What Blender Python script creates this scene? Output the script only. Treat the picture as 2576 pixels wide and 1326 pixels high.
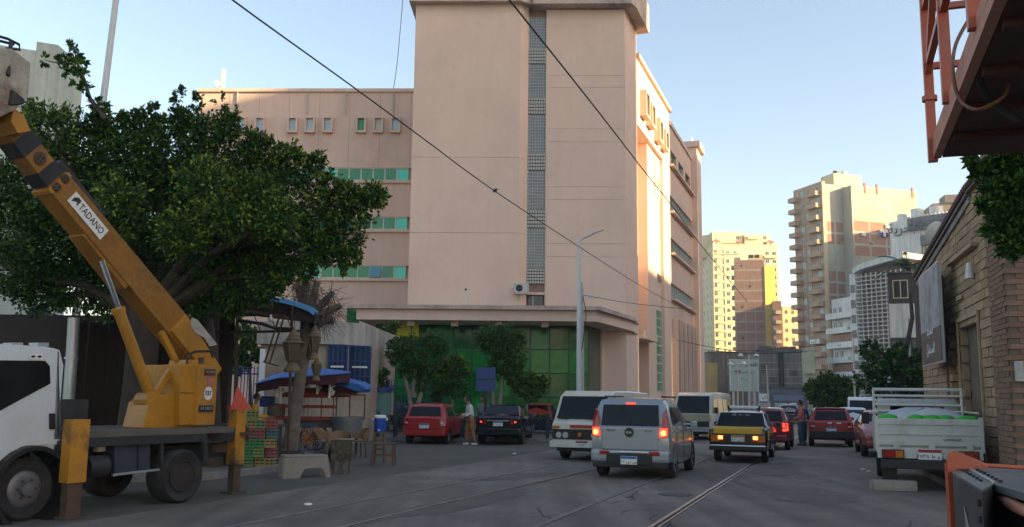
import bpy, bmesh, math, random
import numpy as np
from mathutils import Vector, Matrix
R = math.radians
sin, cos, pi = math.sin, math.cos, math.pi
for o in list(bpy.data.objects): bpy.data.objects.remove(o, do_unlink=True)
SC = bpy.context.scene
COL = SC.collection
random.seed(7)
rng = np.random.default_rng(7)

# ------------------------------------------------------------------ camera
F, CX, CY = 2300.0, 1288.0, 663.0          # photo measured on a 2576 x 1326 grid
PITCH = math.atan(337 / F)
ROLL = 0.012
CAMH = 1.72
fv = Vector((0, cos(PITCH), sin(PITCH)))
u0 = Vector((0, -sin(PITCH), cos(PITCH)))
r0 = Vector((1, 0, 0))
rt = cos(ROLL) * r0 + sin(ROLL) * u0
up = -sin(ROLL) * r0 + cos(ROLL) * u0
cam_d = bpy.data.cameras.new('camera')
cam = bpy.data.objects.new('camera', cam_d)
COL.objects.link(cam)
cam.matrix_world = Matrix((
    (rt.x, up.x, -fv.x, 0), (rt.y, up.y, -fv.y, 0), (rt.z, up.z, -fv.z, CAMH), (0, 0, 0, 1)))
cam_d.sensor_width = 36
cam_d.lens = F / 2576 * 36
cam_d.clip_end = 3000
cam_d.clip_start = 0.05
SC.camera = cam

# ------------------------------------------------------------------ light
SUN_AZ, SUN_EL = 113.0, 15.0               # azimuth clockwise from +Y
w = bpy.data.worlds.new('World'); SC.world = w; w.use_nodes = True
nt = w.node_tree
bg = nt.nodes['Background']
sky = nt.nodes.new('ShaderNodeTexSky')
sky.sky_type = 'NISHITA'; sky.sun_disc = False
sky.sun_elevation = R(SUN_EL); sky.sun_rotation = R(SUN_AZ)
sky.altitude = 0; sky.air_density = 1.0; sky.dust_density = 1.2; sky.ozone_density = 1.2
tint = nt.nodes.new('ShaderNodeMix'); tint.data_type = 'RGBA'; tint.blend_type = 'MULTIPLY'; tint.inputs[0].default_value = 1
tint.inputs[7].default_value = (1.07, .955, .88, 1)          # slightly warm, hazy evening air
nt.links.new(sky.outputs[0], tint.inputs[6]); nt.links.new(tint.outputs[2], bg.inputs[0])
bg.inputs[1].default_value = 0.13
sd = bpy.data.lights.new('sun', 'SUN'); sun = bpy.data.objects.new('sun', sd); COL.objects.link(sun)
sd.energy = 5.0; sd.angle = R(0.5); sd.color = (1.0, 0.79, 0.44)
sdir = Vector((sin(R(SUN_AZ)) * cos(R(SUN_EL)), cos(R(SUN_AZ)) * cos(R(SUN_EL)), sin(R(SUN_EL))))
sun.rotation_euler = sdir.to_track_quat('Z', 'Y').to_euler()
SC.view_settings.view_transform = 'Standard'
SC.view_settings.look = 'None'
SC.view_settings.exposure = 1.56
SC.view_settings.gamma = 1
SC.view_settings.use_curve_mapping = False
SC.cycles.max_bounces = 6
SC.cycles.use_denoising = True

# ------------------------------------------------------------------ placing
def ray(x, y):
    u, v = x - CX, CY - y
    a = u * cos(ROLL) - v * sin(ROLL); b = v * cos(ROLL) + u * sin(ROLL)
    return F * fv + a * r0 + b * u0
def P(x, y, Y):
    d = ray(x, y); return Vector((d.x * Y / d.y, Y, CAMH + d.z * Y / d.y))
def G(x, y, z=0):
    d = ray(x, y); t = (z - CAMH) / d.z
    return Vector((d.x * t, d.y * t, z))
def GX(x, Y):                # ground point under photo column x at distance Y
    return Vector((P(x, 1003, Y).x, Y, 0))
STREET = 19.6
def azv(a): return Vector((sin(R(a)), cos(R(a)), 0))

# ------------------------------------------------------------------ materials
MATS = {}
def mat(name, col, rough=.75, var=.12, scale=3., bump=.0, metal=0., streak=0., fine=None, emit=None, es=0., coat=0., spec=.5, dirt=0., dcol=(.12, .10, .08), trans=0., bscale=None, alpha=None, lane=0.):
    if name in MATS: return MATS[name]
    m = bpy.data.materials.new(name); m.use_nodes = True
    n, l = m.node_tree.nodes, m.node_tree.links
    b = n['Principled BSDF']
    tc = n.new('ShaderNodeTexCoord')
    b.inputs['Roughness'].default_value = rough
    b.inputs['Metallic'].default_value = metal
    b.inputs['Specular IOR Level'].default_value = spec
    b.inputs['Coat Weight'].default_value = coat
    b.inputs['Coat Roughness'].default_value = .08
    if trans: b.inputs['Transmission Weight'].default_value = trans
    def noise(sc, detail=6, vec=None, rg=.6):
        t = n.new('ShaderNodeTexNoise'); t.inputs['Scale'].default_value = sc
        t.inputs['Detail'].default_value = detail; t.inputs['Roughness'].default_value = rg
        l.new(vec or tc.outputs['Object'], t.inputs['Vector']); return t
    def ramp(src, lo, hi, p0=.3, p1=.7):
        r = n.new('ShaderNodeMapRange'); r.inputs[1].default_value = p0; r.inputs[2].default_value = p1
        r.inputs[3].default_value = lo; r.inputs[4].default_value = hi; l.new(src, r.inputs[0]); return r.outputs[0]
    def mul(a, f):
        mx = n.new('ShaderNodeMix'); mx.data_type = 'RGBA'; mx.blend_type = 'MULTIPLY'; mx.inputs[0].default_value = 1
        l.new(a, mx.inputs[6]); l.new(f, mx.inputs[7]); return mx.outputs[2]
    rgb = n.new('ShaderNodeRGB'); rgb.outputs[0].default_value = (*col, 1); cur = rgb.outputs[0]
    if var:
        cur = mul(cur, ramp(noise(scale).outputs[0], 1 - var, 1 + var))
        cur = mul(cur, ramp(noise(fine or scale * 14, 3).outputs[0], 1 - var * .7, 1 + var * .7))
    if streak:
        mp = n.new('ShaderNodeMapping'); mp.inputs['Scale'].default_value = (2.2, 2.2, .12)
        l.new(tc.outputs['Object'], mp.inputs[0])
        cur = mul(cur, ramp(noise(1.1, 8, mp.outputs[0], .7).outputs[0], 1 - streak, 1 + streak * .3, .35, .6))
    if lane:                       # wear running along the street
        mp = n.new('ShaderNodeMapping'); mp.inputs['Rotation'].default_value = (0, 0, R(20)); mp.inputs['Scale'].default_value = (.9, .035, 1)
        l.new(tc.outputs['Object'], mp.inputs[0])
        cur = mul(cur, ramp(noise(1.6, 5, mp.outputs[0], .6).outputs[0], 1 - lane, 1 + lane, .38, .62))
        cur = mul(cur, ramp(noise(.16, 7, None, .75).outputs[0], 1 - lane, 1 + lane * 1.1, .42, .58))
    if dirt:
        mx = n.new('ShaderNodeMix'); mx.data_type = 'RGBA'; mx.inputs[7].default_value = (*dcol, 1)
        l.new(ramp(noise(scale * .8, 10, None, .72).outputs[0], 0, dirt, .5, .66), mx.inputs[0]); l.new(cur, mx.inputs[6]); cur = mx.outputs[2]
    l.new(cur, b.inputs['Base Color'])
    if bump:
        bp = n.new('ShaderNodeBump'); bp.inputs['Strength'].default_value = bump; bp.inputs['Distance'].default_value = .02
        l.new(noise(bscale or scale * 8, 8).outputs[0], bp.inputs['Height']); l.new(bp.outputs[0], b.inputs['Normal'])
    if emit:
        b.inputs['Emission Color'].default_value = (*emit, 1); b.inputs['Emission Strength'].default_value = es
    MATS[name] = m; return m

pink = mat('pink_render', (.75, .54, .425), .9, .05, .35, .3, streak=.03, bscale=22, fine=14, dirt=.35, dcol=(.58, .41, .32))
pinkdk = mat('pink_wing', (.72, .50, .39), .9, .05, .35, .2, streak=.06, bscale=20, fine=12, dirt=.45, dcol=(.50, .35, .27))
cream = mat('cream_wall', (.62, .52, .30), .9, .06, .2, streak=.1)
concrete = mat('concrete', (.36, .34, .31), .9, .15, 1.2, .3, streak=.15)
concdark = mat('old_masonry', (.17, .155, .135), .95, .3, .4, .5, streak=.35)
frame_al = mat('aluminium_frame', (.55, .53, .47), .45, .05, 4)
gglass = mat('green_glass', (.014, .14, .028), .10, .6, .25, 0, spec=.35)
gglass2 = mat('green_glass_band', (.03, .27, .10), .12, .3, .6, 0, spec=.6)
cyglass = mat('turquoise_sky_reflection', (.06, .68, .48), .1, .1, .6, 0, spec=.6)  # bright sky reflection painted into the pane colour
blglass = mat('blue_glass', (.10, .30, .36), .08, .1, .6, 0, spec=.6)
skyglass = mat('pale_sky_glass', (.42, .55, .62), .1, .1, .8, 0, spec=.6)
dkglass = mat('dark_glass', (.008, .009, .010), .06, .2, 2, 0, spec=.35)
wdglass = mat('window_dark', (.03, .035, .045), .2, .5, .7, 0, spec=.6)
black = mat('black_plastic', (.012, .012, .013), .5, .2, 3)
rubber = mat('rubber', (.018, .018, .019), .85, .25, 6, .2, dirt=.5, dcol=(.07, .06, .05))
chrome = mat('chrome', (.7, .7, .7), .18, .05, 4, metal=1)
steel = mat('galvanised_steel', (.42, .44, .45), .45, .1, 3, metal=.6)
paint_w = mat('white_paint', (.62, .62, .58), .35, .06, 2, coat=.4, dirt=.25, dcol=(.3, .27, .22))
platew = mat('plate_white', (.7, .7, .68), .4, .05, 8)
ink = mat('black_ink', (.02, .02, .02), .6, .05, 8)

# ------------------------------------------------------------------ mesh building
class MB:
    def __init__(s): s.v, s.f = [], []
    def add(s, vs, fs):
        k = len(s.v); s.v += [Vector(p) for p in vs]; s.f += [tuple(i + k for i in f) for f in fs]; return s
    def box(s, x0, x1, y0, y1, z0, z1, M=None):
        vs = [Vector((x, y, z)) for z in (z0, z1) for y in (y0, y1) for x in (x0, x1)]
        if M is not None: vs = [M @ p for p in vs]
        return s.add(vs, [(0, 2, 3, 1), (4, 5, 7, 6), (0, 1, 5, 4), (2, 6, 7, 3), (0, 4, 6, 2), (1, 3, 7, 5)])
    def hexa(s, vs):
        return s.add(vs, [(0, 2, 3, 1), (4, 5, 7, 6), (0, 1, 5, 4), (2, 6, 7, 3), (0, 4, 6, 2), (1, 3, 7, 5)])
    def prism(s, poly, d):          # polygon (3-D points) extruded by vector d
        n = len(poly); d = Vector(d)
        vs = [Vector(p) for p in poly] + [Vector(p) + d for p in poly]
        return s.add(vs, [tuple(range(n))[::-1], tuple(range(n, 2 * n))] + [(i, (i + 1) % n, n + (i + 1) % n, n + i) for i in range(n)])
    def cyl(s, p, q, r, r2=None, n=12, cap=True):
        p, q = Vector(p), Vector(q); r2 = r if r2 is None else r2
        d = (q - p).normalized(); a = d.orthogonal().normalized(); b = d.cross(a)
        vs = [c + (a * cos(2 * pi * i / n) + b * sin(2 * pi * i / n)) * rr for c, rr in ((p, r), (q, r2)) for i in range(n)]
        fs = [(i, (i + 1) % n, n + (i + 1) % n, n + i) for i in range(n)]
        if cap: fs += [tuple(range(n))[::-1], tuple(range(n, 2 * n))]
        return s.add(vs, fs)
    def tube(s, pts, r, n=8, cap=True):
        pts = [Vector(p) for p in pts]; rs = r if isinstance(r, (list, tuple)) else [r] * len(pts)
        vs = []; a = None
        for i, p in enumerate(pts):
            d = (pts[min(i + 1, len(pts) - 1)] - pts[max(i - 1, 0)]).normalized()
            a = d.orthogonal().normalized() if a is None else (a - d * a.dot(d)).normalized()
            b = d.cross(a)
            vs += [p + (a * cos(2 * pi * k / n) + b * sin(2 * pi * k / n)) * rs[i] for k in range(n)]
        fs = [(i * n + k, i * n + (k + 1) % n, (i + 1) * n + (k + 1) % n, (i + 1) * n + k) for i in range(len(pts) - 1) for k in range(n)]
        if cap: fs += [tuple(range(n))[::-1], tuple(range((len(pts) - 1) * n, len(pts) * n))]
        return s.add(vs, fs)
    def beam(s, p, q, w, h, upv=(0, 0, 1), w2=None, h2=None):
        p, q = Vector(p), Vector(q); d = (q - p).normalized(); x = d.cross(Vector(upv)).normalized(); z = x.cross(d)
        w2 = w2 or w; h2 = h2 or h
        vs = [c + x * sx * ww / 2 + z * sz * hh / 2 for sz in (-1, 1) for (c, ww, hh) in ((p, w, h), (q, w2, h2)) for sx in (-1, 1)]
        return s.hexa(vs)
    def lathe(s, prof, c=(0, 0, 0), axis='z', n=20):
        ring_ = prof[0] == prof[-1]
        c = Vector(c); vs = []
        for r, h in prof:
            for k in range(n):
                a = 2 * pi * k / n
                p = Vector((r * cos(a), r * sin(a), h))
                if axis == 'x': p = Vector((p.z, p.x, p.y))
                if axis == 'y': p = Vector((p.y, p.z, p.x))
                vs.append(c + p)
        m = len(prof)
        fs = [(i * n + k, i * n + (k + 1) % n, (i + 1) * n + (k + 1) % n, (i + 1) * n + k) for i in range(m - 1) for k in range(n)]
        if not ring_: fs += [tuple(range(n))[::-1], tuple(range((m - 1) * n, m * n))]
        return s.add(vs, fs)
    def mesh(s, name, mt, smooth=0, bevel=0, weld=False):
        me = bpy.data.meshes.new(name); me.from_pydata([tuple(p) for p in s.v], [], s.f)
        bm = bmesh.new(); bm.from_mesh(me)
        if weld: bmesh.ops.remove_doubles(bm, verts=bm.verts, dist=1e-4)
        bmesh.ops.recalc_face_normals(bm, faces=bm.faces)
        if bevel: bmesh.ops.bevel(bm, geom=[e for e in bm.edges if len(e.link_faces) == 2 and e.calc_face_angle(0) > .5], offset=bevel, segments=2, affect='EDGES', profile=.7)
        if smooth:
            for f in bm.faces: f.smooth = True
            for e in bm.edges:
                if len(e.link_faces) == 2 and e.calc_face_angle(0) > R(smooth): e.smooth = False
        bm.to_mesh(me); bm.free()
        if mt: me.materials.append(mt)
        return me
    def build(s, name, mt, parent=None, smooth=0, bevel=0, world=False, weld=False, label=None, kind=None):
        return link(name, s.mesh(name, mt, smooth, bevel, weld), parent, world, label, kind)

def wm(o):
    M = o.matrix_basis.copy()
    if o.parent: M = wm(o.parent) @ o.matrix_parent_inverse @ M
    return M
def link(name, me, parent=None, world=False, label=None, kind=None, loc=None, rotz=None):
    o = bpy.data.objects.new(name, me); COL.objects.link(o)
    if parent is not None:
        o.parent = parent
        if world: o.matrix_parent_inverse = wm(parent).inverted()
    if label: o['label'] = label
    if kind: o['kind'] = kind
    if loc is not None: o.location = loc
    if rotz is not None: o.rotation_euler = (0, 0, rotz)
    return o
def tag(o, label, cat, group=None):
    o['label'] = label; o['category'] = cat
    if group: o['group'] = group
    return o
def thing(name, label, cat, loc=(0, 0, 0), rotz=0, group=None):
    o = bpy.data.objects.new(name, None); COL.objects.link(o); o.empty_display_size = .2
    o.location = loc; o.rotation_euler = (0, 0, rotz)
    return tag(o, label, cat, group)
def az_rot(a): return -R(a)          # object whose local +Y looks along azimuth a
def front_rot(a): return R(90 - a)   # object whose local +X runs along azimuth a
def dup(o, parent=None):
    c = o.copy(); COL.objects.link(c)
    if parent is not None: c.parent = parent; c.matrix_parent_inverse = o.matrix_parent_inverse.copy()
    for ch in list(o.children): dup(ch, c)
    return c
def piece(name, me, parent, loc, rotz=0, scale=None, sub=None):
    o = bpy.data.objects.new(name, me); COL.objects.link(o); o.parent = parent
    o.location = loc; o.rotation_euler = (0, 0, rotz)
    if scale: o.scale = scale
    return o

# Arabic letters shaped by hand: isolated, final, initial, medial
AR = {'ا': 'ﺍﺎﺍﺎ', 'ب': 'ﺏﺐﺑﺒ', 'ت': 'ﺕﺖﺗﺘ', 'ة': 'ﺓﺔﺓﺔ', 'ج': 'ﺝﺞﺟﺠ', 'ح': 'ﺡﺢﺣﺤ', 'خ': 'ﺥﺦﺧﺨ', 'د': 'ﺩﺪﺩﺪ', 'ر': 'ﺭﺮﺭﺮ', 'س': 'ﺱﺲﺳﺴ',
      'ش': 'ﺵﺶﺷﺸ', 'ص': 'ﺹﺺﺻﺼ', 'ط': 'ﻁﻂﻃﻄ', 'ع': 'ﻉﻊﻋﻌ', 'ف': 'ﻑﻒﻓﻔ', 'ق': 'ﻕﻖﻗﻘ', 'ك': 'ﻙﻚﻛﻜ', 'ل': 'ﻝﻞﻟﻠ', 'م': 'ﻡﻢﻣﻤ', 'ن': 'ﻥﻦﻧﻨ', 'ه': 'ﻩﻪﻫﻬ',
      'و': 'ﻭﻮﻭﻮ', 'ي': 'ﻱﻲﻳﻴ', 'ى': 'ﻯﻰﻯﻰ', 'ء': 'ﺀﺀﺀﺀ', 'ز': 'ﺯﺰﺯﺰ', 'غ': 'ﻍﻎﻏﻐ', 'ض': 'ﺽﺾﺿﻀ', 'ث': 'ﺙﺚﺛﺜ', 'ذ': 'ﺫﺬﺫﺬ'}
NOJOIN = set('اةدرزذوىء')
def shape(t):
    out = ''
    for i, c in enumerate(t):
        if c not in AR: out += c; continue
        pv = i > 0 and t[i - 1] in AR and t[i - 1] not in NOJOIN
        nx = i + 1 < len(t) and t[i + 1] in AR and c not in NOJOIN and t[i + 1] != 'ء'
        out += AR[c][(3 if nx else 1) if pv else (2 if nx else 0)]
    return out[::-1]
def text(body, size, mt, parent, loc, normal_az, name='lettering', ext=.004, wid=1., roll=0., label=None, M=None):
    """flat raised lettering; faces azimuth normal_az, reads upright"""
    cu = bpy.data.curves.new(name, 'FONT'); cu.body = body; cu.size = size; cu.extrude = ext; cu.resolution_u = 2
    cu.align_x = 'CENTER'; cu.align_y = 'CENTER'
    to = bpy.data.objects.new(name, cu); COL.objects.link(to)
    me = bpy.data.meshes.new_from_object(to.evaluated_get(bpy.context.evaluated_depsgraph_get()))
    bpy.data.objects.remove(to); bpy.data.curves.remove(cu)
    me.materials.clear(); me.materials.append(mt)
    n = azv(normal_az); z = Vector((0, 0, 1)); x = z.cross(n)      # reader's right
    T = Matrix(((x.x, z.x, n.x, 0), (x.y, z.y, n.y, 0), (x.z, z.z, n.z, 0), (0, 0, 0, 1)))
    if M is None: M = Matrix.Translation(Vector(loc)) @ T @ Matrix.Rotation(roll, 4, 'Z') @ Matrix.Diagonal((wid, 1, 1, 1))
    me.transform(M)
    return link(name, me, parent, False, label)
# ================================================================== SETTING
def frame(O, A): return Matrix.Translation(Vector(O)) @ Matrix.Rotation(front_rot(A), 4, 'Z')
def pl(fr, x, y, d=0.):
    """photo point -> (s, z) on the wall plane lying d behind the frame's front"""
    inv = fr.inverted(); o = inv @ Vector((0, 0, CAMH)); v = inv.to_3x3() @ ray(x, y)
    t = (d - o.y) / v.y
    p = o + v * t
    return p.x, p.z
def sheet(name, pts, z, mt, th=0., kind='structure', label=None):
    mb = MB()
    if th: mb.prism([(p[0], p[1], z - th) for p in pts], (0, 0, th))
    else: mb.add([(p[0], p[1], z) for p in pts], [tuple(range(len(pts)))])
    o = mb.build(name, mt, kind=kind, label=label); return o

asph = mat('asphalt', (.15, .128, .104), .82, .16, .35, .5, bscale=60, fine=40, dirt=.5, dcol=(.16, .142, .12), lane=.22)
dust = mat('dusty_asphalt', (.088, .082, .066), .92, .2, .5, .4, bscale=50, fine=25, dirt=.6, dcol=(.125, .112, .088))
pave = mat('pavement', (.16, .145, .12), .92, .2, .8, .35, bscale=30, dirt=.5, dcol=(.1, .085, .065))
kerbm = mat('kerb_stone', (.21, .20, .185), .9, .2, 2, .3, dirt=.4)
railm = mat('rail_steel', (.30, .28, .26), .42, .3, 3, metal=.8)
railj = mat('rail_groove', (.02, .018, .016), .9, .2, 4)

g = MB().add([(-900, -300, 0), (900, -300, 0), (900, 1500, 0), (-900, 1500, 0)], [(0, 1, 2, 3)]).build('ground', dust, kind='structure')
sd_ = azv(STREET)
far = lambda p, L: Vector(p) + azv(20.6) * L
ra = [G(1640, 1326), G(1770, 1243), G(1885, 1172), G(2007, 1097)]
ra = [ra[0] + (ra[0] - ra[1]).normalized() * 9] + ra + [far(ra[-1], 110)]
def offs(pl_, d):
    out = []
    for i, p in enumerate(pl_):
        t = (pl_[min(i + 1, len(pl_) - 1)] - pl_[max(i - 1, 0)]).normalized()
        out.append(p + Vector((t.y, -t.x, 0)) * d)
    return out
rb = [G(870, 1326), G(1110, 1268), G(1349, 1214), G(1475, 1186)]
rb = [rb[0] + (rb[0] - rb[1]).normalized() * 9] + rb + [Vector(offs(ra, -3.75)[-2]), offs(ra, -3.75)[-1]]
ledge = offs(rb, -3.4)
redge = offs(ra, 9.5)
road = sheet('road', [ledge[0] + Vector((-4, -12, 0))] + ledge + redge[::-1] + [redge[0] + Vector((4, -12, 0))], .004, asph)
def rail(line, w, z0, z1, mt, name):
    a, b = offs(line, -w / 2), offs(line, w / 2); mb = MB(); n = len(line)
    vs = [Vector((p.x, p.y, z)) for p, z in [(p, z1) for p in a] + [(p, z1) for p in b] + [(p, z0) for p in a] + [(p, z0) for p in b]]
    fs = []
    for i in range(n - 1):
        fs += [(i, i + 1, n + i + 1, n + i), (i, 2 * n + i, 2 * n + i + 1, i + 1), (n + i, n + i + 1, 3 * n + i + 1, 3 * n + i)]
    mb.add(vs, fs)
    me = mb.mesh(name, mt); return link(name, me, road)
raild = mat('dusty_rail', (.17, .158, .145), .75, .3, 3, metal=.2)
for ln, rm_ in ((ra, railm), (offs(ra, -1.43), raild), (rb, railm), (offs(rb, -1.3), raild)):
    rail(ln, .055 if rm_ is railm else .10, .004, .017, rm_, 'tram_rail')
    if rm_ is raild: continue
    rail(offs(ln, .052), .045, .004, .009, railj, 'rail_groove')
    rail(offs(ln, .092), .028, .004, .015, railm, 'guard_rail')

# worn patches, dusty margin, cracks and a scrape of white paint
patchm = mat('asphalt_patch', (.115, .10, .083), .85, .2, 1.2, .5, bscale=70, dirt=.4, dcol=(.12, .108, .094))
shoul = mat('dusty_shoulder', (.135, .122, .102), .93, .22, .6, .5, bscale=55, fine=22, dirt=.8, dcol=(.15, .135, .11))
def blob(c, a, b, rot, n=26, j=.22, seed=0):
    rg = random.Random(seed); out = []
    for k in range(n):
        t = 2 * pi * k / n; q = 1 + rg.uniform(-j, j) * .6
        x, y = a * cos(t) * q, b * sin(t) * q; out.append((c.x + x * cos(rot) - y * sin(rot), c.y + x * sin(rot) + y * cos(rot)))
    return out
rg0 = random.Random(3); so = []
line_ = offs(ra, 5.1)
for i in range(60):
    f = i / 59; y = 4 + f * 100; p = next((a + (b - a) * ((y - a.y) / (b.y - a.y)) for a, b in zip(line_, line_[1:]) if a.y <= y <= b.y), line_[0])
    so.append((p.x + rg0.uniform(-.25, .25) + .3 * sin(y * .4), y))
sheet('dusty_shoulder', so + [(so[-1][0] + 5, so[-1][1]), (so[0][0] + 5, so[0][1])], .008, shoul)
for i, (x, y, a, b, rot) in enumerate(((1180, 1262, 2.2, .45, 1.15), (2050, 1250, 1.3, .8, 1.2), (1960, 1180, 2.4, .6, 1.2), (1290, 1200, 1.6, .5, .9))):
    c = G(x, y); sheet('asphalt_patch', blob(c, a, b, rot, seed=i, j=.08 if i % 2 else .3), .0085, patchm)
for i, (x, y) in enumerate(((2020, 1192), (2060, 1194), (2095, 1197), (2135, 1199), (2075, 1203))):
    sheet('paint_scrape', blob(G(x, y), .32, .035, -.15 + .1 * i, 10, .8, i), .0125, mat('paint_scrape', (.28, .28, .27), .8, .4, 9))
rg0 = random.Random(8)
for i in range(16):
    p = G(rg0.uniform(900, 2150), rg0.uniform(1150, 1320)); d = rg0.uniform(0, 6.28); cr = [p]
    for k in range(9): d += rg0.uniform(-.6, .6); p = p + Vector((cos(d), sin(d), 0)) * rg0.uniform(.12, .35); cr.append(p)
    n_ = len(cr); a_, b_ = offs(cr, -.008), offs(cr, .008)
    MB().add([(q.x, q.y, .0126) for q in a_ + b_], [(k, k + 1, n_ + k + 1, n_ + k) for k in range(n_ - 1)]).build('road_crack', railj, kind='structure')
for i in range(9):
    p = G(rg0.uniform(1500, 2100), rg0.uniform(1130, 1300)); sheet('oil_stain', blob(p, rg0.uniform(.06, .16), rg0.uniform(.04, .09), 1.2, 16, .5, i), .0118, mat('oil_stain', (.022, .021, .021), .45, .2, 5))
mh = MB().cyl((0, 0, .002), (0, 0, .012), .32, n=24).build('manhole_cover', mat('cast_iron', (.045, .042, .04), .6, .3, 20, .6), kind='structure'); mh.location = G(1700, 1245)

# pavements with kerbs
def kerbline(pts, parent, w=.16, h=.14, step=1.0, mt=kerbm):
    for a, b in zip(pts, pts[1:]):
        a, b = Vector(a), Vector(b); L = (b - a).length; n = max(1, int(L / step)); d = (b - a) / n
        me = MB().box(-w / 2, w / 2, .012, L / n - .012, -.1, h).mesh('kerbstone', mt, bevel=.015)
        rz = math.atan2(-d.x, d.y)
        for i in range(n): piece('kerbstone', me, parent, a + d * i + Vector((0, 0, random.uniform(-.008, .008))), rz)
p1 = [G(-500, 1215), G(480, 1212), G(690, 1187), G(775, 1152), GX(800, 27), GX(-100, 30)]
pv1 = sheet('market_pavement', p1, .11, pave, .1); kerbline(p1[:4], pv1)
bx = 5.8
def stl(Y, off=0): return Vector((bx + off * 1.0 + (Y - 45.5) * math.tan(R(STREET)), Y, 0))
p2 = [GX(925, 36.3), GX(1420, 36.3), stl(37.8), stl(120), stl(120, -9), GX(925, 75)]
pv2 = sheet('institute_pavement', p2, .13, pave, .12); kerbline(p2[:4], pv2)
# right-hand pavement below the stone hall
WA = 16.6
wall0 = P(2575, 1003, 16.5); wall0.z = 0
p3 = [wall0 + azv(WA) * -14 + azv(WA - 90) * .9, wall0 + azv(WA) * 16 + azv(WA - 90) * .9, wall0 + azv(19) * 130 + azv(WA - 90) * 2, wall0 + azv(WA) * 120 + azv(WA + 90) * 40, wall0 + azv(WA) * -14 + azv(WA + 90) * 20]
pv3 = sheet('hall_pavement', p3, .12, pave, .11); kerbline(p3[:3], pv3)

# ================================================================== MAIN BUILDING
C0 = P(1576, 900, 52); C0.z = 0
FA = 92.
mbld = thing('institute_building', 'large pink rendered institute block with tall windowless tower, low canopy and green glass ground floor', 'building', C0, front_rot(FA))
FR = frame(C0, FA); IFR = FR.inverted()
joint = mat('joint_dark', (.30, .205, .155), .95, .2, 3)
trim = mat('pink_trim', (.72, .51, .39), .88, .08, .5, .2, streak=.12)
peel = mat('peeling_cornice', (.52, .40, .33), .95, .15, .8, .5, dirt=.8, dcol=(.22, .19, .17))

def zs(x, y, d=0., fr=FR): return pl(fr, x, y, d)[1]
def ss(x, d=0., y=600, fr=FR): return pl(fr, x, y, d)[0]
def stack(parent, name, x0, x1, d0, d1, cuts, mt, M=None, gap=.014):
    """a wall laid up in lifts with open joints between them and a dark backing"""
    for a, b in zip(cuts, cuts[1:]):
        MB().box(x0, x1, d0, d1, a + gap / 2, b - gap / 2, M).build(name, mt, parent)
    MB().box(x0 + .03, x1 - .03, d0 + .03, d1 - .01, cuts[0] + .05, cuts[-1] - .05, M).build('joint_backing', joint, parent)
ZT = zs(1300, 12) # underside of tower cornice
# left mass, chamfered
xl, xm, xg, xh = ss(1030, -.5), ss(1304, -.5), ss(1325, 0), ss(1376, 0)
cuts = [0] + [zs(1200, y, -.5) for y in (586, 396)] + [ZT]
for a, b in zip(cuts, cuts[1:]):
    MB().prism([(xl, -.5, a + .015), (xm, -.5, a + .015), (xg, 0, a + .015), (xg, 2, a + .015), (xl, 2, a + .015)], (0, 0, b - a - .016)).build('tower_wall', pink, mbld)
MB().box(xl + .04, xg - .3, -.2, 1.9, .05, ZT - .05).build('joint_backing', joint, mbld)
MB().box(xl, 0, 2, 12, 0, ZT - .2).build('tower_core', pink, mbld)
# right mass
cuts = [0] + sorted(zs(1480, y) for y in (190, 220, 324, 357, 470, 502, 613, 646)) + [zs(1480, 24)]
stack(mbld, 'tower_wall', xh, 0, 0, 2, cuts, pink)
# glass-block stair strip
xs0, xs1 = ss(1325, .1), ss(1371, .1)
MB().box(xg, xs0, .0, 1, 0, ZT).build('strip_jamb', trim, mbld)
MB().box(xs1, xh, .0, 1, 0, ZT).build('strip_jamb', trim, mbld)
MB().box(xs0, xs1, .3, 1, 0, ZT).build('strip_backing', joint, mbld)
gb = mat('glass_block', (.44, .43, .38), .25, .12, 6, .2, spec=.7)
scr = mat('stair_screen', (.22, .215, .20), .35, .12, 1.5, .2)
lights = [(121, 160), (245, 287), (385, 428), (528, 573), (675, 714)]
dark = [(42, 121), (160, 245), (287, 385), (428, 528), (573, 675)]
bw = (xs1 - xs0) / 7
bme = MB().box(-bw / 2 + .018, bw / 2 - .018, -.06, .1, -.075, .075).mesh('glass_block', gb, bevel=.02)
for a, b in lights:
    z0, z1 = zs(1348, b, .1), zs(1348, a, .1); nr = 5
    for j in range(nr):
        for i in range(7):
            piece('glass_block', bme, mbld, (xs0 + bw * (i + .5), .16, z0 + (z1 - z0) * (j + .5) / nr), scale=(1, 1, (z1 - z0) / nr / .18))
for a, b in dark:
    z0, z1 = zs(1348, b, .1), zs(1348, a, .1)
    MB().box(xs0 + .1, xs1, .2, .25, z0 + .02, z1 - .02).build('stair_screen', scr, mbld)
    mb = MB()
    for i in range(1, 8): mb.box(xs0 + bw * i - .012, xs0 + bw * i + .012, .17, .198, z0, z1)
    k = int((z1 - z0) / .17)
    for j in range(1, k): mb.box(xs0 + .1, xs1, .165, .196, z0 + (z1 - z0) * j / k - .01, z0 + (z1 - z0) * j / k + .01)
    mb.build('screen_grid', steel, mbld)
    sb = (z1 - z0) / 11
    hb = MB()
    for j in range(11): hb.box(xs0, xs0 + .09, .12, .2, z0 + sb * j + .02, z0 + sb * (j + 1) - .02)
    hb.build('edge_blocks', gb, mbld)
MB().box(xg, xh, -.06, .3, zs(1348, 742, .1), zs(1348, 736, .1)).build('lintel', trim, mbld)
wv = MB().box(ss(1330, .1), ss(1366, .1), .12, .29, zs(1348, 768, .1), zs(1348, 745, .1)).build('window', wdglass, mbld)
MB().box(ss(1341, .1), ss(1343, .1), .08, .13, zs(1348, 768, .1), zs(1348, 745, .1)).build('frame', frame_al, wv)
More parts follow.
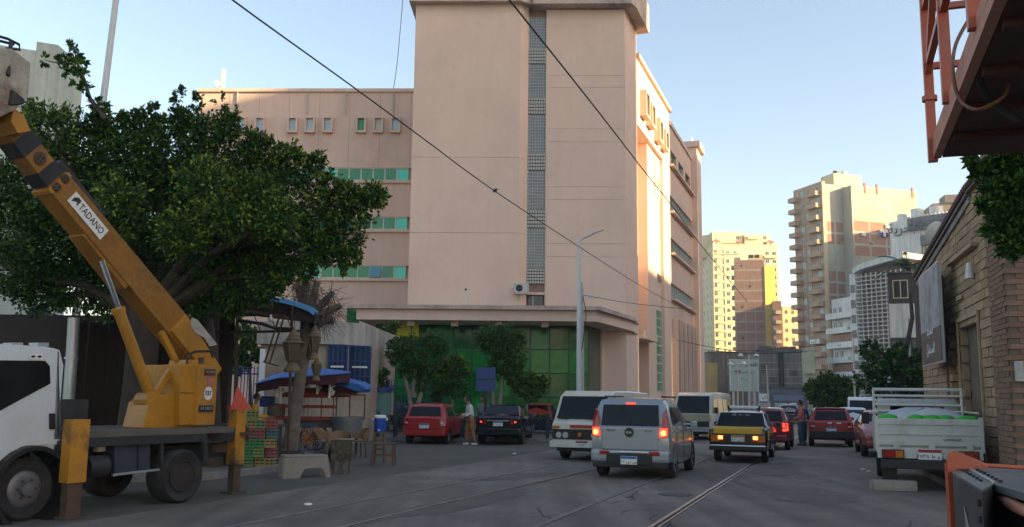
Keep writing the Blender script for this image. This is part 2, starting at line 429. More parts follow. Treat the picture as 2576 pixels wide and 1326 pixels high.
# cornice
zc = zs(1300, 20)
top = zc + 1.9
xr = 0
MB().prism([(xl - .35, -1.0, zc), (xm + .05, -1.0, zc), (xg + .25, -.45, zc), (xg + .2, 2, zc), (xl - .35, 2, zc)], (0, 0, 1.9)).build('cornice', peel, mbld)
SA = STREET
S = frame(C0, SA); MS = IFR @ S
TA, TB, TC, TD, TE = (ss(x, 0, y, S) for x, y in ((1603, 400), (1638, 500), (1668, 500), (1685, 500), (1741, 600)))
print('T', TA, TB, TC, TD, TE)
def sprism(pts, h):   # plan points in world xy -> main local prism
    return MB().prism([IFR @ Vector(p) for p in pts], (0, 0, h))
zc2 = zs(1480, 22)
nS = azv(SA + 90); dS = azv(SA)
nF = azv(FA + 90)
c_ = C0 + nF * .75 + nS * .75 * 1.0 - azv(FA) * 0.0
pf = [C0 + azv(FA) * (xg + .255) + nF * .75, C0 + nF * .75 + azv(FA) * .35, C0 + nS * .7 + dS * .15 + nF * .1, C0 + nS * .7 + dS * (TA + .7), C0 - nS * 3 + dS * (TA + .7), C0 + azv(FA) * (xg + .255) - nF * 2]
sprism([p + Vector((0, 0, zc2)) for p in pf], 1.8).build('cornice', peel, mbld)
# side of the tower
cuts = [0] + sorted(pl(S, 1590, y)[1] for y in (265, 365, 512, 640, 860)) + [zc2]
stack(mbld, 'side_wall', 0.02, TA, 0.0, 2.5, cuts, pink, MS)
sb_ = lambda t0, t1, d0, d1, z0, z1: MB().box(t0, t1, d0, d1, z0, z1, MS)
zb0 = pl(S, 1603, 312)[1]; zb1 = pl(S, 1603, 148)[1]
sb_(TA + .003, TD, 0, 4.5, zb0, zb1).build('portal_beam', pink, mbld)
sb_(TA - .1, TD + .2, -.2, 4.5, zb1, zb1 + .25).build('parapet_cap', trim, mbld)
sb_(TB, TC, .25, 4.5, 0, zb0 - .003).build('portal_wall', pink, mbld)
sb_(TC, TD, 0, 4.5, 0, zb0 - .003).build('portal_pier', pink, mbld)
sb_(TA + .003, TB, 4.0, 4.5, 0, zb0 - .003).build('recess_wall', pink, mbld)
# hooded windows on the beam
for x, ya, yb in ((1613.7, 234, 297), (1629, 265, 321), (1649, 304, 359), (1664, 331, 379)):
    t, z1 = pl(S, x, ya); z0 = pl(S, x, yb)[1]; hw = .62
    o = sb_(t - hw, t + hw, -.45, -.003, z0, z0 + .16)
    o.box(t - hw, t + hw, -.45, -.003, z1 - .16, z1, MS)
    o.box(t - hw, t - hw + .16, -.45, -.003, z0 + .162, z1 - .162, MS); o.box(t + hw - .16, t + hw, -.45, -.003, z0 + .162, z1 - .162, MS)
    w_ = o.build('window_surround', trim, mbld)
    link('pane', sb_(t - hw + .162, t + hw - .162, -.12, -.005, z0 + .162, z1 - .162).mesh('pane', wdglass), w_)
# lower slab over the side entrance, dark opening, emblem, small and tall windows
z0 = pl(S, 1610, 852)[1]
sb_(TA + .02, TB - .05, -.35, 3.9, z0, z0 + .5).build('side_canopy', trim, mbld)
sb_(TA + .3, TB - .2, 2.2, 2.4, 0, z0 - .003).build('side_entrance', joint, mbld)
t, z = pl(S, 1655, 452, .2)
em = mat('emblem_white', (.75, .72, .62), .6, .03)
mb = MB(); Mx = MS @ Matrix.Translation((t, .24, z))
mb.add([Mx @ Vector((1.15 * cos(a) * (1 if k else .0), -.0 - .04 * 1, 1.55 * sin(a) * (1 if k else .0))) for k, a in [(0, 0)] + [(1, 2 * pi * i / 28) for i in range(28)]], [(0, i, i % 28 + 1) for i in range(1, 29)])
mb.build('emblem_disc', em, mbld)
gd = mat('emblem_gold', (.55, .33, .06), .5, .1)
sb_(t - .25, t + .25, .16, .19, z - .6, z - .1).build('emblem_mark', gd, mbld)
sb_(t - .08, t + .08, .16, .19, z - .1, z + .35).build('emblem_mark', gd, mbld)
def swin(x0, x1, ya, yb, mt, nm='window', d=0., mul=0, fr=S, MM=None, frm=.07, pr=.03):
    t0, t1 = pl(fr, x0, (ya + yb) / 2, d)[0], pl(fr, x1, (ya + yb) / 2, d)[0]
    z1, z0 = pl(fr, (x0 + x1) / 2, ya, d)[1], pl(fr, (x0 + x1) / 2, yb, d)[1]
    MM = MS if MM is None else MM
    f = MB().box(t0, t1, d - pr, d - .003, z0, z0 + frm, MM).box(t0, t1, d - pr, d - .003, z1 - frm, z1, MM).box(t0, t0 + frm, d - pr, d - .003, z0 + frm, z1 - frm, MM).box(t1 - frm, t1, d - pr, d - .003, z0 + frm, z1 - frm, MM)
    for k in range(mul): tt = t0 + (t1 - t0) * (k + 1) / (mul + 1); f.box(tt - frm / 2, tt + frm / 2, d - pr, d - .003, z0 + frm, z1 - frm, MM)
    f = f.build(nm, frame_al, mbld)
    link('pane', MB().box(t0 + frm, t1 - frm, d - pr * .6, d - .004, z0 + frm, z1 - frm, MM).mesh('pane', mt), f)
    return t0, t1, z0, z1
swin(1652, 1662, 688, 712, wdglass, d=.25)
t0, t1, z0, z1 = swin(1651, 1672, 782, 985, gglass2, d=.25, mul=1)
for k in range(1, 9): sb_(t0, t1, .2, .246, z0 + (z1 - z0) * k / 9 - .04, z0 + (z1 - z0) * k / 9 + .04).build('glazing_bar', frame_al, mbld)
# second block along the street
T0, T1 = TD, TE
ztop = pl(S, 1688, 322)[1]
rows = [(375, 415), (491, 530), (596, 634), (710, 748)]
lv = [0]
for a, b in rows[::-1]: lv += [pl(S, 1686, b)[1], pl(S, 1686, a)[1]]
lv.append(ztop)
for i in range(0, len(lv), 2):
    sb_(T0 + .003, T1, 0.0, .4, lv[i], lv[i + 1]).build('spandrel_wall', pinkdk, mbld)
sb_(T0, T1, .4, 6, 0, ztop).build('block_core', pinkdk, mbld)
sb_(T0, T1, -.12, .5, ztop, ztop + .3).build('parapet_cap', trim, mbld)
for r, (a, b) in enumerate(rows):
    z0, z1 = pl(S, 1686, b)[1], pl(S, 1686, a)[1]
    sb_(T0 + .01, T1 - .01, -.3, -.003, z0 - .16, z0).build('sill', trim, mbld)
    n = 3 if r == 0 else 12
    for k in range(n):
        ta = T0 + .25 + (T1 - T0 - .5) * k / n; tb = T0 + .25 + (T1 - T0 - .5) * (k + 1) / n
        if r == 0: ta += .5; tb -= .5
        p_ = sb_(ta + .05, tb - .05, .2, .26, z0 + .05, z1 - .05).build('window', [gglass2, wdglass, blglass][(k * 5 + r) % 3], mbld)
        link('frame', sb_(ta - .05, ta + .05, .1, .3, z0, z1).mesh('frame', frame_al), p_)
    if r == 0:
        for k in range(4):
            tc_ = T0 + .25 + (T1 - T0 - .5) * k / 3
            sb_(max(T0 + .01, tc_ - .5), min(T1 - .01, tc_ + .5), 0.003, .38, z0 + .002, z1 - .002).build('wall_pier', pinkdk, mbld)
for k in range(5):      # tall ground-floor windows between fins
    ta = T0 + .5 + k * (T1 - T0 - .6) / 5; z0, z1 = 2.2, pl(S, 1692, 808)[1]
    sb_(ta, ta + 1.1, -.06, -.003, z0, z1).build('tall_window', wdglass, mbld)
    sb_(ta - .22, ta - .02, -.4, -.004, z0 - .3, z1 + .2).build('fin', trim, mbld)
    sb_(ta + 1.12, ta + 1.28, -.4, -.004, z0 - .3, z1 + .2).build('fin', trim, mbld)
sb_(T1, T1 + 2.6, -.5, 5, 0, pl(S, 1757, 405)[1]).build('end_pylon', pink, mbld)
sb_(T1 - .2, T1 + 2.9, -.8, 5, pl(S, 1757, 405)[1], pl(S, 1757, 405)[1] + .5).build('pylon_cap', trim, mbld)
# wing
D = 9.5
wl, wr_ = ss(486, D, 500), xl + .5
zt = zs(760, 232, D); zp = zs(760, 224, D)
bands = [(422, 454), (545, 577), (668, 700)]
sm = (297, 334)
lv = [0]
for a, b in bands[::-1]: lv += [zs(900, b, D), zs(900, a, D)]
lv.append(zt)
xb = ss(575, D, 500)
for i in range(0, len(lv), 2): MB().box(wl, wr_, D, D + .4, lv[i], lv[i + 1]).build('wing_wall', pinkdk, mbld)
MB().box(wl, wr_, D + .4, D + 12, 0, zt).build('wing_core', pinkdk, mbld)
MB().box(wl - .15, wr_, D - .15, D + .5, zt, zp).build('parapet_cap', trim, mbld)
for a, b in bands:
    z0, z1 = zs(900, b, D), zs(900, a, D)
    MB().box(wl, xb, D + .002, D + .398, z0 + .001, z1 - .001).build('wall_pier', pinkdk, mbld)
    MB().box(wl, wr_, D - .22, D - .003, z0 - .2, z0 - .02).build('sill', trim, mbld)
    n = 15; xe = ss(1027, D, 500); pwid = (xe - xb) / n
    fm = MB().box(-.045, .045, D + .05, D + .2, 0, z1 - z0 - .01).box(.045, pwid - .045, D + .05, D + .2, 0, .06).box(.045, pwid - .045, D + .05, D + .2, z1 - z0 - .07, z1 - z0 - .01).mesh('window_frame', frame_al)
    for k in range(n):
        opn = (a, k) in ((422, 7), (545, 10), (668, 12))
        mt = cyglass if k == n - 1 or (a, k) in ((668, 6), (668, 7), (422, 6), (422,8)) else (blglass if opn else gglass2)
        fo = piece('window_frame', fm, mbld, (xb + pwid * k, 0, z0 + .005))
        pm = MB().box(.046, pwid - .046, 0, .03, .06, z1 - z0 - .07)
        me = pm.mesh('pane', mt); po = link('pane', me, fo, loc=(0, D + .1, 0))
        if opn:
            po.location = (0, D - .02, 0); po.rotation_euler = (R(-14), 0, 0); po.location.y = D + .22
            po.location.z = .0
            po.location.y = D - .25; po.rotation_euler = (R(-12), 0, 0); po['label'] = 'top-hung pane standing open'
    cur = mat('yellow_curtain', (.65, .6, .03), .8, .1)
for x in (566, 610, 656, 738, 781.5, 826, 910, 953, 996):
    s0, s1 = ss(x - 13, D, 315), ss(x + 13, D, 315); z0, z1 = zs(x, 336, D), zs(x, 297, D)
    o = MB().box(s0, s1, D - .35, D - .003, z0, z0 + .13).box(s0, s1, D - .35, D - .003, z1 - .1, z1).box(s0, s0 + .13, D - .35, D - .003, z0 + .132, z1 - .102).box(s1 - .13, s1, D - .35, D - .003, z0 + .132, z1 - .102).build('window_surround', trim, mbld)
    MB().box(s0 + .13, s1 - .13, D - .1, D - .005, z0 + .132, z1 - .102).build('pane', gglass2 if x == 910 else (frame_al if x == 953 else skyglass), o)
pvc = mat('drain_pipe', (.50, .42, .36), .6, .05)
for x, b in ((597, 290), (775, 287), (872, 288), (990, 292)):
    MB().cyl((ss(x, D, 260), D - .08, zs(x, b, D)), (ss(x, D, 260), D - .08, zs(x, 234, D)), .05).build('drain_pipe', pvc, mbld)
for k in range(1, 8):
    s_ = wl + (wr_ - wl) * k / 8
    MB().box(s_ - .008, s_ + .008, D - .006, D - .001, lv[-2], zt).build('wall_joint', joint, mbld)
MB().box(ss(873, D, 780), ss(905, D, 780), D - .06, D - .005, zs(885, 835, D), zs(885, 775, D)).build('window', gglass, mbld)
# canopy
DC = -6.3
cl, cr = ss(897, DC, 780), ss(1500, DC, 780)
zc0, zc1, zc3 = zs(1200, 806, DC), zs(1200, 779, DC), zs(1200, 769, DC)
CR = FR @ Vector((cr, DC, 0))
def side_hit():  # canopy's right edge runs along the street to the tower corner
    return C0 + dS * .0
cw = [FR @ Vector((cl, DC, 0)), CR, C0 + nS * .35, C0 + dS * (TA - .1) + nS * .02, C0 - nS * 3 + dS * (TA - .1), FR @ Vector((cl, 4, 0))]
sprism([p + Vector((0, 0, zc0)) for p in cw], zc1 - zc0).build('canopy_fascia', pink, mbld)
cw2 = [p + (nF * .25 if i < 2 else Vector()) + (nS * .2 if 1 <= i <= 2 else Vector()) - (azv(FA) * .35 if i in (0, 5) else Vector()) for i, p in enumerate(cw)]
sprism([p + Vector((0, 0, zc1)) for p in cw2], zc3 - zc1).build('canopy_slab', peel, mbld)
for x in (1035, 1145, 1256, 1372):
    MB().box(ss(x, DC) - .18, ss(x, DC) + .18, DC + .6, DC + 1.0, zc0 - .25, zc0 - .002).build('soffit_lamp', trim, mbld)
# green glazed ground floor
DG = -3.2
gl, gr = ss(946, DG, 900), ss(1480, DG, 900)
ncol, nrow = 11, 4
gz0 = .5
pw, ph = (gr - gl) / ncol, (zc0 - gz0 - .01) / nrow
MB().box(gl - .1, gr, DG + .12, DG + .4, 0.1, zc0 - .004).build('glazing_backing', mat('green_backing', (.006, .03, .012), .6, .2), mbld)
MB().box(gl - .1, gr + .02, DG - .05, DG + .3, .1, gz0).build('plinth', concrete, mbld)
pme = [MB().box(.03, pw - .03, 0, .04, .03, ph - .03).mesh('glass_panel', g_) for g_ in (gglass, mat('green_glass_light', (.02, .24, .045), .14, .5, .3, spec=.3))]
for i in range(ncol):
    for j in range(nrow):
        o = piece('glass_panel', pme[1 if j in (2,) or (i * 7 + j * 3) % 5 == 0 else 0], mbld, (gl + pw * i, DG, gz0 + ph * j)); o.rotation_euler = (R(random.uniform(-.5, .5)), 0, R(random.uniform(-.7, .7)))
mul = mat('green_mullion', (.01, .05, .02), .4, .1)
for i in range(ncol + 1): MB().box(gl + pw * i - .025, gl + pw * i + .025, DG - .03, DG + .1, gz0, zc0 - .01).build('mullion', mul, mbld)
for j in range(1, nrow): MB().box(gl, gr, DG - .025, DG + .1, gz0 + ph * j - .025, gz0 + ph * j + .025).build('transom', mul, mbld)
yel = mat('yellow_reflection', (.75, .72, .04), .6, .1)
for x0, x1, ya, yb in ((980, 1000, 812, 838), (1003, 1040, 812, 848), (1044, 1060, 812, 858)):
    MB().box(ss(x0, DG), ss(x1, DG), DG - .06, DG - .03, zs(x0, yb, DG), zs(x0, ya + 4, DG)).build('reflection_panel', yel, mbld)  # reflection of a sunlit building, painted as yellow panels on the glass
GRW = FR @ Vector((gr, DG, 0))
Mg = IFR @ frame(GRW, SA)
MB().box(.0, 2.6, .0, .3, .1, zc0 - .004, Mg).build('side_glazing', mat('side_glass', (.07, .085, .05), .3, .2, .5, spec=.3), mbld)
MB().box(2.62, 3.5, -.1, .5, .1, zc0 - .004, Mg).build('side_pier', pink, mbld)
MB().box(ss(1035), -.02, .02, 2.1, .1, zc0).build('ground_wall', pink, mbld)
# roofs
MB().box(xl + .2, -.2, .4, 11, ZT - .2, ZT + .5).build('roof', concrete, mbld)

# air conditioner on the tower, roof antenna, flag, sign, rooftop pole
o = thing('air_conditioner', 'air conditioner unit bracketed beside the glass-block strip of the pink tower', 'air conditioner', FR @ Vector((ss(1312, -.6, 730), -.9, zs(1312, 742, -.6))), front_rot(FA))
acm = mat('ac_white', (.5, .48, .43), .5, .1, 3, dirt=.4)
MB().box(-.42, .42, -.2, .2, .05, .6).build('casing', acm, o, bevel=.03)
MB().cyl((-.12, -.21, .33), (-.12, -.18, .33), .2, n=20).build('fan_grille', black, o)
MB().box(-.4, .4, -.15, .45, 0, .045).build('bracket', steel, o)
p = P(560, 224, 65)
o = thing('roof_antenna', 'white antenna with dish on the roof edge of the left wing', 'antenna', p)
MB().box(-.12, .12, -.1, .1, -.2, 1.5).build('panel_antenna', paint_w, o, bevel=.03)
MB().cyl((-.45, 0, .35), (-.12, 0, .35), .3, .1, n=16).build('dish', paint_w, o)
MB().cyl((-.5, 0, .35), (-.452, 0, .35), .32, n=16).build('dish_rim', paint_w, o)
p = P(1741, 402, 80)
o = thing('flag_pole', 'flag on a short pole at the far roof end of the pink building', 'flag', p)
MB().cyl((0, 0, -.3), (0, 0, 2.1), .05, n=8).build('pole', steel, o)
for k, c in enumerate(((.5, .02, .02), (.7, .7, .7), (.02, .02, .02))):
    MB().prism([(.05, 0, 1.5 - k * .35), (.3, .1, 1.3 - k * .35), (.55, 0, 1.05 - k * .35), (.5, 0, .75 - k * .35), (.3, .1, .95 - k * .35), (.05, 0, 1.15 - k * .35)], (0, .02, 0)).build('flag_stripe', mat('flag%d' % k, c, .9, .05), o)
o = thing('hanging_sign', 'black and white sign projecting from the far end of the pink building', 'sign', P(1757, 915, 84), az_rot(0))
MB().box(-.5, .5, -.1, .1, 0, 1.25).build('sign_box', platew, o)
MB().box(-.42, .42, -.12, -.1, .1, 1.15).build('sign_face', black, o)
text(shape('بنك'), .5, platew, o, (0, -.13, .6), 180)
o = thing('canopy_vent', 'thin pipe with a black vent box standing on the canopy roof', 'vent pipe', FR @ Vector((ss(1174, -3), -3, zc3)))
MB().cyl((0, 0, 0), (0, 0, 1.15), .035, n=8).build('pipe', paint_w, o)
MB().cyl((0, 0, 1.15), (0, 0, 1.25), .06, n=8).build('cap', black, o)
MB().box(-.05, .7, -.1, .2, .02, .22).build('vent_box', black, o)
# ================================================================== OTHER BUILDINGS
WC = {}
def fwin(parent, x, z, w_, h, mt=None, side='front', y=0., fm=None, nm='window', proud=.06):
    mt = mt or wdglass; fm = fm or frame_al; key = (round(w_, 2), round(h, 2), mt.name, fm.name, nm)
    if key not in WC:
        t = .09
        f = MB().box(-w_ / 2, w_ / 2, -proud, -.003, 0, t).box(-w_ / 2, w_ / 2, -proud, -.003, h - t, h).box(-w_ / 2, -w_ / 2 + t, -proud, -.003, t, h - t).box(w_ / 2 - t, w_ / 2, -proud, -.003, t, h - t).box(-t / 2, t / 2, -proud, -.003, t, h - t)
        WC[key] = (f.mesh(nm, fm), MB().box(-w_ / 2 + t, w_ / 2 - t, -.02, -.005, t, h - t).mesh('pane', mt))
    if side == 'front': o = piece(nm, WC[key][0], parent, (x, y, z))
    else: o = piece(nm, WC[key][0], parent, (y, x, z), R(-90))
    piece('pane', WC[key][1], o, (0, 0, 0)); return o
def balcony(parent, x, z, w_, dep, mt, side='front', y=0., h=1.0):
    key = ('bal', w_, dep, mt.name, h)
    if key not in WC:
        WC[key] = MB().box(-w_ / 2, w_ / 2, -dep, -.003, 0, .18).box(-w_ / 2, w_ / 2, -dep, -dep + .12, .181, h).box(-w_ / 2, -w_ / 2 + .12, -dep + .121, -.003, .181, h).box(w_ / 2 - .12, w_ / 2, -dep + .121, -.003, .181, h).mesh('balcony', mt)
    if side == 'front': return piece('balcony', WC[key], parent, (x, y, z))
    return piece('balcony', WC[key], parent, (y, x, z), R(-90))
def bld(name, label, O, A, W_, D_, H, mt, group=None, par=1.0):
    O = Vector(O); O.z = 0
    t = thing(name, label, 'building', O, front_rot(A), group)
    MB().box(0, W_, 0, D_, -.5, H).build('wall', mt, t)
    if par: MB().box(-.15, W_ + .15, -.15, D_ + .15, H + .003, H + par * .3).build('parapet_cap', mt, t)
    return t
def H_(y, Y, x=1900): return P(x, y, Y).z

crw = mat('cream_tower', (.66, .56, .33), .9, .06, .1)
brk = mat('red_brick_infill', (.31, .17, .115), .95, .15, .8, .3, fine=9)
frm_c = mat('brick_frame_concrete', (.38, .31, .25), .95, .12, .6)
yelw = mat('yellow_side_wall', (.72, .55, .10), .9, .06, .3)
tanw = mat('tan_render', (.46, .305, .20), .9, .12, .3, streak=.15)
greyp = mat('grey_plaster', (.40, .385, .32), .95, .12, .2, streak=.2)
whit = mat('white_render', (.70, .68, .63), .9, .12, .25, .15, streak=.3)
redtile = mat('red_tile', (.40, .13, .07), .85, .2, 1)

# far cream tower
Y = 330
t = bld('apartment_tower', 'pale yellow apartment tower with small red-roofed corner turrets, farthest left of the street end', P(1797, 800, Y), 88, 24, 20, H_(617, Y), crw)
mpx = Y / 2320
nf = 18
for k in range(nf):
    z = 3.2 + k * 3.0
    if z > H_(617, Y) - 2: break
    fwin(t, .9, z, 1.1, 1.9, y=0, fm=crw)
    for x in (5.4, 8.2): fwin(t, x, z, 1.3, 1.5, y=0, fm=whit)
    for x in (20.0, 22.6): fwin(t, x, z, 1.4, 1.6, y=0, fm=whit)
    balcony(t, 21.2, z - .9, 5.0, 1.0, crw)
    for yy in (4, 9, 14): fwin(t, yy, z, 1.5, 1.7, side='left', fm=crw)
    MB().box(2.0, 4.2, -.25, -.003, z + 1.7, z + 1.95).box(3.95, 4.2, -.25, -.003, z - .4, z + 1.69).build('ledge', crw, t)
    MB().box(-.1, 9.8, -.14, -.004, z - 1.0, z - .8).build('string_course', crw, t)
MB().box(-.3, 9.8, -.4, 0, H_(617, Y) - 3.4, H_(617, Y) - 3.1).build('cornice', crw, t)
o = MB().box(1.2, 12.5, 5, 16, H_(617, Y), H_(578, Y)).build('penthouse', crw, t)
MB().box(-3, 1.19, 9, 19, H_(640, Y), H_(582, Y)).build('penthouse', crw, t)
MB().box(13, 22.5, 4, 14, H_(617, Y), H_(584, Y)).build('penthouse', crw, t)
for x in (8, 8): pass
for z in (H_(612, Y), H_(597, Y)):
    fwin(t, 10.6, z, 1.2, 1.4, y=5); fwin(t, 20.5, z, 1.2, 1.4, y=4)
balcony(t, 16, H_(597, Y), 4, 1, crw, y=4)
for x in (.2, 20.2):
    MB().box(x, x + 2.6, .2, 2.8, H_(617, Y) + .3, H_(608, Y)).build('turret', crw, t)
    fwin(t, x + 1.3, H_(615, Y), .9, .9, y=.2)
    zt_ = H_(608, Y)
    MB().add([(x - .3, -.1, zt_), (x + 2.9, -.1, zt_), (x + 2.9, 3.1, zt_), (x - .3, 3.1, zt_), (x + 1.3, 1.5, zt_ + 1.2)], [(0, 1, 4), (1, 2, 4), (2, 3, 4), (3, 0, 4), (3, 2, 1, 0)]).build('roof', redtile, t)
MB().box(3.2, 12, -.2, .3, H_(617, Y) + .3, H_(617, Y) + .75).build('roof', redtile, t)

# brick tower with yellow side
Y = 290
t = bld('brick_tower', 'unplastered red brick tower with a bright yellow side wall before the pale yellow tower', P(1850, 800, Y), 103, 9.5, 12, H_(655, Y), frm_c, par=0)
hh = H_(655, Y); n = 14; fl = hh / n
bp_ = MB().box(0, 2.7, -.03, -.003, 0, fl - .5).mesh('brick_panel', brk)
for k in range(n):
    for x in (.35, 3.35, 6.3): piece('brick_panel', bp_, t, (x, 0, k * fl + .25))
for k in (3, 6, 9, 11, 13): MB().box(2.0 if k != 11 else 4.4, 2.5 if k != 11 else 4.9, -.05, -.031, k * fl + 1, k * fl + 1.7).build('vent_window', black, t)
for k in range(n): balcony(t, 5, k * fl + 1, 4, .9, frm_c, side='left')
zt0 = H_(664, Y)
MB().prism([(9.35, -.2, 0), (12.5, .8, 0), (12.5, 10, 0), (9.35, 10, 0)], (0, 0, zt0 - 1)).build('yellow_wall', yelw, t)
# stairs shaped shadow-free roof clutter
MB().box(4.5, 9.0, 3, 9, hh, hh + 2.2).build('stair_house', crw, t)
MB().box(0, 2, 2, 6, hh, hh + 1.2).build('roof_shed', frm_c, t)
for x in (4.6, 6.4): MB().cyl((x, 1.5, hh + 1.3), (x + 1.5, 1.5, hh + 1.3), .55, n=10).build('water_tank', black, t)
t = bld('brick_block', 'narrow lower brick block with stacked balconies right of the yellow wall', P(1944, 800, 280), 103, 2.6, 10, H_(757, 280), brk, par=0)
for k in range(9): balcony(t, 1.7, 4 + k * 3, 1.6, .8, crw); fwin(t, .7, 4.4 + k * 3, .8, 1.2)
# buff building
Y = 300
t = bld('buff_apartment_block', 'distant buff apartment block behind the balcony tower, far down the street', P(1972, 900, Y), 80, 12, 10, H_(773, Y), mat('buff_wall', (.52, .36, .23), .9, .1, .3))
for k in range(10):
    for x in (1.3, 3.6, 6.0, 8.4): fwin(t, x, 3 + k * 3, 1.0, 1.3, fm=tanw)
Y = 185
t = bld('pale_green_house', 'pale green-yellow house with tiny windows at the foot of the balcony tower', P(1986, 950, Y), 84, 5.5, 8, H_(880, Y), mat('pale_green_wall', (.50, .49, .32), .9, .1, .3))
for k in range(3):
    for x in (.9, 2.4): fwin(t, x, 2 + k * 2.9, .6, 1.3)
    balcony(t, 4.2, 1.4 + k * 2.9, 1.6, .8, crw)

# tall balcony tower
Y = 215
K = P(2081, 800, Y)
Ht = H_(462, Y, 2081)
t = thing('balcony_tower', 'tallest tan tower with stacked balconies and an unrendered brick side wall', 'building', (K.x, K.y, 0), front_rot(72))
MB().box(0, 5.7, 0, 11.2, -.5, Ht).build('wall', greyp, t)
MB().box(5.7, 25, -3.2, 11.2, -.5, Ht - .6).build('wall', greyp, t)
MB().box(-.14, -.003, .3, 11.3, -.5, Ht + .6).build('street_facade', tanw, t)
MB().box(-.15, .7, -.12, .29, -.5, Ht + .6).build('corner_pier', mat('pale_tan', (.55, .43, .27), .9, .1, .3), t)
nf = 18; fl = Ht / nf
wingl = [wdglass, blglass, wdglass]
for k in range(nf):
    z = k * fl
    balcony(t, 2.6, z + .2, 4.0, 1.5, tanw, side='left', y=-.14, h=1.1)
    balcony(t, 10.0, z + .2, 2.8, 1.7, tanw, side='left', y=-.14, h=1.1)
    fwin(t, 1.7, z + 1.0, 1.4, 1.7, wingl[k % 3], side='left', y=-.14)
    fwin(t, 5.8, z + 1.0, 1.3, 1.5, wingl[(k + 1) % 3], side='left', y=-.14)
    fwin(t, 7.8, z + 1.0, 1.3, 1.5, wingl[(k * 2) % 3], side='left', y=-.14)
    MB().box(-.2, -.143, .3, 11.2, z, z + .12).build('string_course', tanw, t)
for yy in (4.8, 6.8, 8.7): MB().box(-.26, -.144, yy, yy + .35, 0, Ht).build('pilaster', tanw, t)
# brick infill panels
def panels(x0, x1, y, rows, cols):
    pw_ = (x1 - x0) / cols
    me = MB().box(0, pw_ - .5, -.03, -.003, 0, fl - .6).mesh('brick_panel', brk)
    for r in rows:
        for c in range(cols): piece('brick_panel', me, t, (x0 + pw_ * c + .25, y, r * fl + .3))
panels(0.7, 5.7, 0, [14, 13, 10, 9, 8, 7, 6, 4, 3, 2], 2)
panels(5.9, 24.8, -3.2, [14, 13, 12, 9, 8, 7, 6, 5], 4)
for x, z in ((15.5, 15.9), (11, 13.0), (17, 10.1)): fwin(t, x, z * fl, 1.5, .9, black, y=-3.2)
for x, z in ((8, 13.7), (21.5, 15.5), (15, 14.5)): MB().box(x, x + 1.1, -3.6, -3.21, z * fl, z * fl + .8).build('air_conditioner_casing', whit, t)
o = MB().box(13.2, 16.2, -3.7, -3.24, 14.05 * fl, 14.05 * fl + .8).build('laundry_rack', whit, t)
for i, c in enumerate(((.05, .05, .3), (.6, .6, .6), (.15, .02, .02), (.1, .08, .3))): MB().box(13.3 + i * .7, 13.9 + i * .7, -3.9, -3.85, 14.05 * fl - .9, 14.05 * fl + .1).build('laundry', mat('cloth%d' % i, c, .95), o, label=None)
for x in (.2, 9.5, 13, 23.5): MB().box(x, x + .5, -.1 if x < 5 else -3.3, .2 if x < 5 else -3.0, Ht - 2.2, Ht + .25).build('brick_stub', brk, t)
sx0 = 4.2
MB().box(sx0, sx0 + 8.0, 1, 6, Ht, H_(430, Y, 2140)).build('stair_house', cream, t)
MB().cyl((sx0 + 2.2, 3, H_(430, Y, 2140)), (sx0 + 2.2, 3, H_(430, Y, 2140) + 1.1), .7).build('water_tank', black, t)
MB().cyl((sx0 + 4.6, 3, H_(430, Y, 2140)), (sx0 + 4.6, 3, H_(430, Y, 2140) + 1.1), .8).build('water_tank', paint_w, t)
text(shape('للايجار'), .9, ink, t, (-1.78, 3.0, 5 * fl + .75), 270)
MB().box(-1.76, -1.69, 1.0, 4.6, 5 * fl + .3, 5 * fl + 1.3).build('banner', platew, t)

# white balcony block and sun-screen block
Y = 190
AW = 168
Ow = P(2082, 900, Y); Ow.z = 0
FW_ = frame(Ow, AW)
t = thing('white_balcony_block', 'narrow white block with wide stacked balconies left of the concrete sun-screen', 'building', Ow, front_rot(AW))
Wb = ss(2148, 0, 900, FW_); Hb = pl(FW_, 2110, 748)[1]
MB().box(0, Wb, 1.4, 8, -.5, Hb).build('wall', whit, t)
fl = 3.0
for k in range(int(Hb / fl)):
    balcony(t, Wb / 2, k * fl + .4, round(Wb, 2), 1.6, whit, y=1.4, h=1.2)
    fwin(t, 1.2, k * fl + 1.5, 1.4, 1.4, y=1.4); fwin(t, 3.2, k * fl + 1.5, 1.2, 1.4, y=1.4)
    if k in (2, 4): MB().box(1.4, Wb - .1, .4, 1.3, k * fl + 1.62, (k + 1) * fl + .3).build('balcony_screen', brk, t)
    if k in (1, 3, 5): MB().box(Wb - 1.5, Wb - .6, -.3, -.22, k * fl + .9, k * fl + 1.5).build('air_conditioner_casing', greyp, t)
text(shape('مركز'), .8, ink, t, (Wb / 2, -.21, 1 * fl + 1.0 + fl), 180); text(shape('عيادة'), .7, ink, t, (Wb / 2, -.21, 4.0 * fl + 1.0), 180)
t = thing('sunscreen_block', 'white block faced with a tall concrete sun-screen grid and curved roof edge', 'building', Ow, front_rot(150))
O2 = FW_ @ Vector((Wb, 0, 0)); FW_ = frame(O2, 150); t.location = O2
xa_ = .05; x0 = ss(2163, 0, 900, FW_); x1 = ss(2290, 0, 900, FW_)
Hs = pl(FW_, 2200, 664)[1]
MB().box(xa_, x0 - .003, -.4, 8, -.5, pl(FW_, 2140, 690)[1]).build('stair_wall', whit, t)
for k in range(int(Hs / 3) - 1): MB().box(xa_ + .15, x0 - .15, -.45, -.403, k * 3 + 2.0, k * 3 + 3.6).build('stair_opening', wdglass, t)
MB().box(x0 + .003, x1, 1.0, 8, -.5, Hs - .5).build('wall', mat('brown_brick', (.20, .12, .085), .9, .3, .6), t)  # dark brown brick wall behind the screen grid
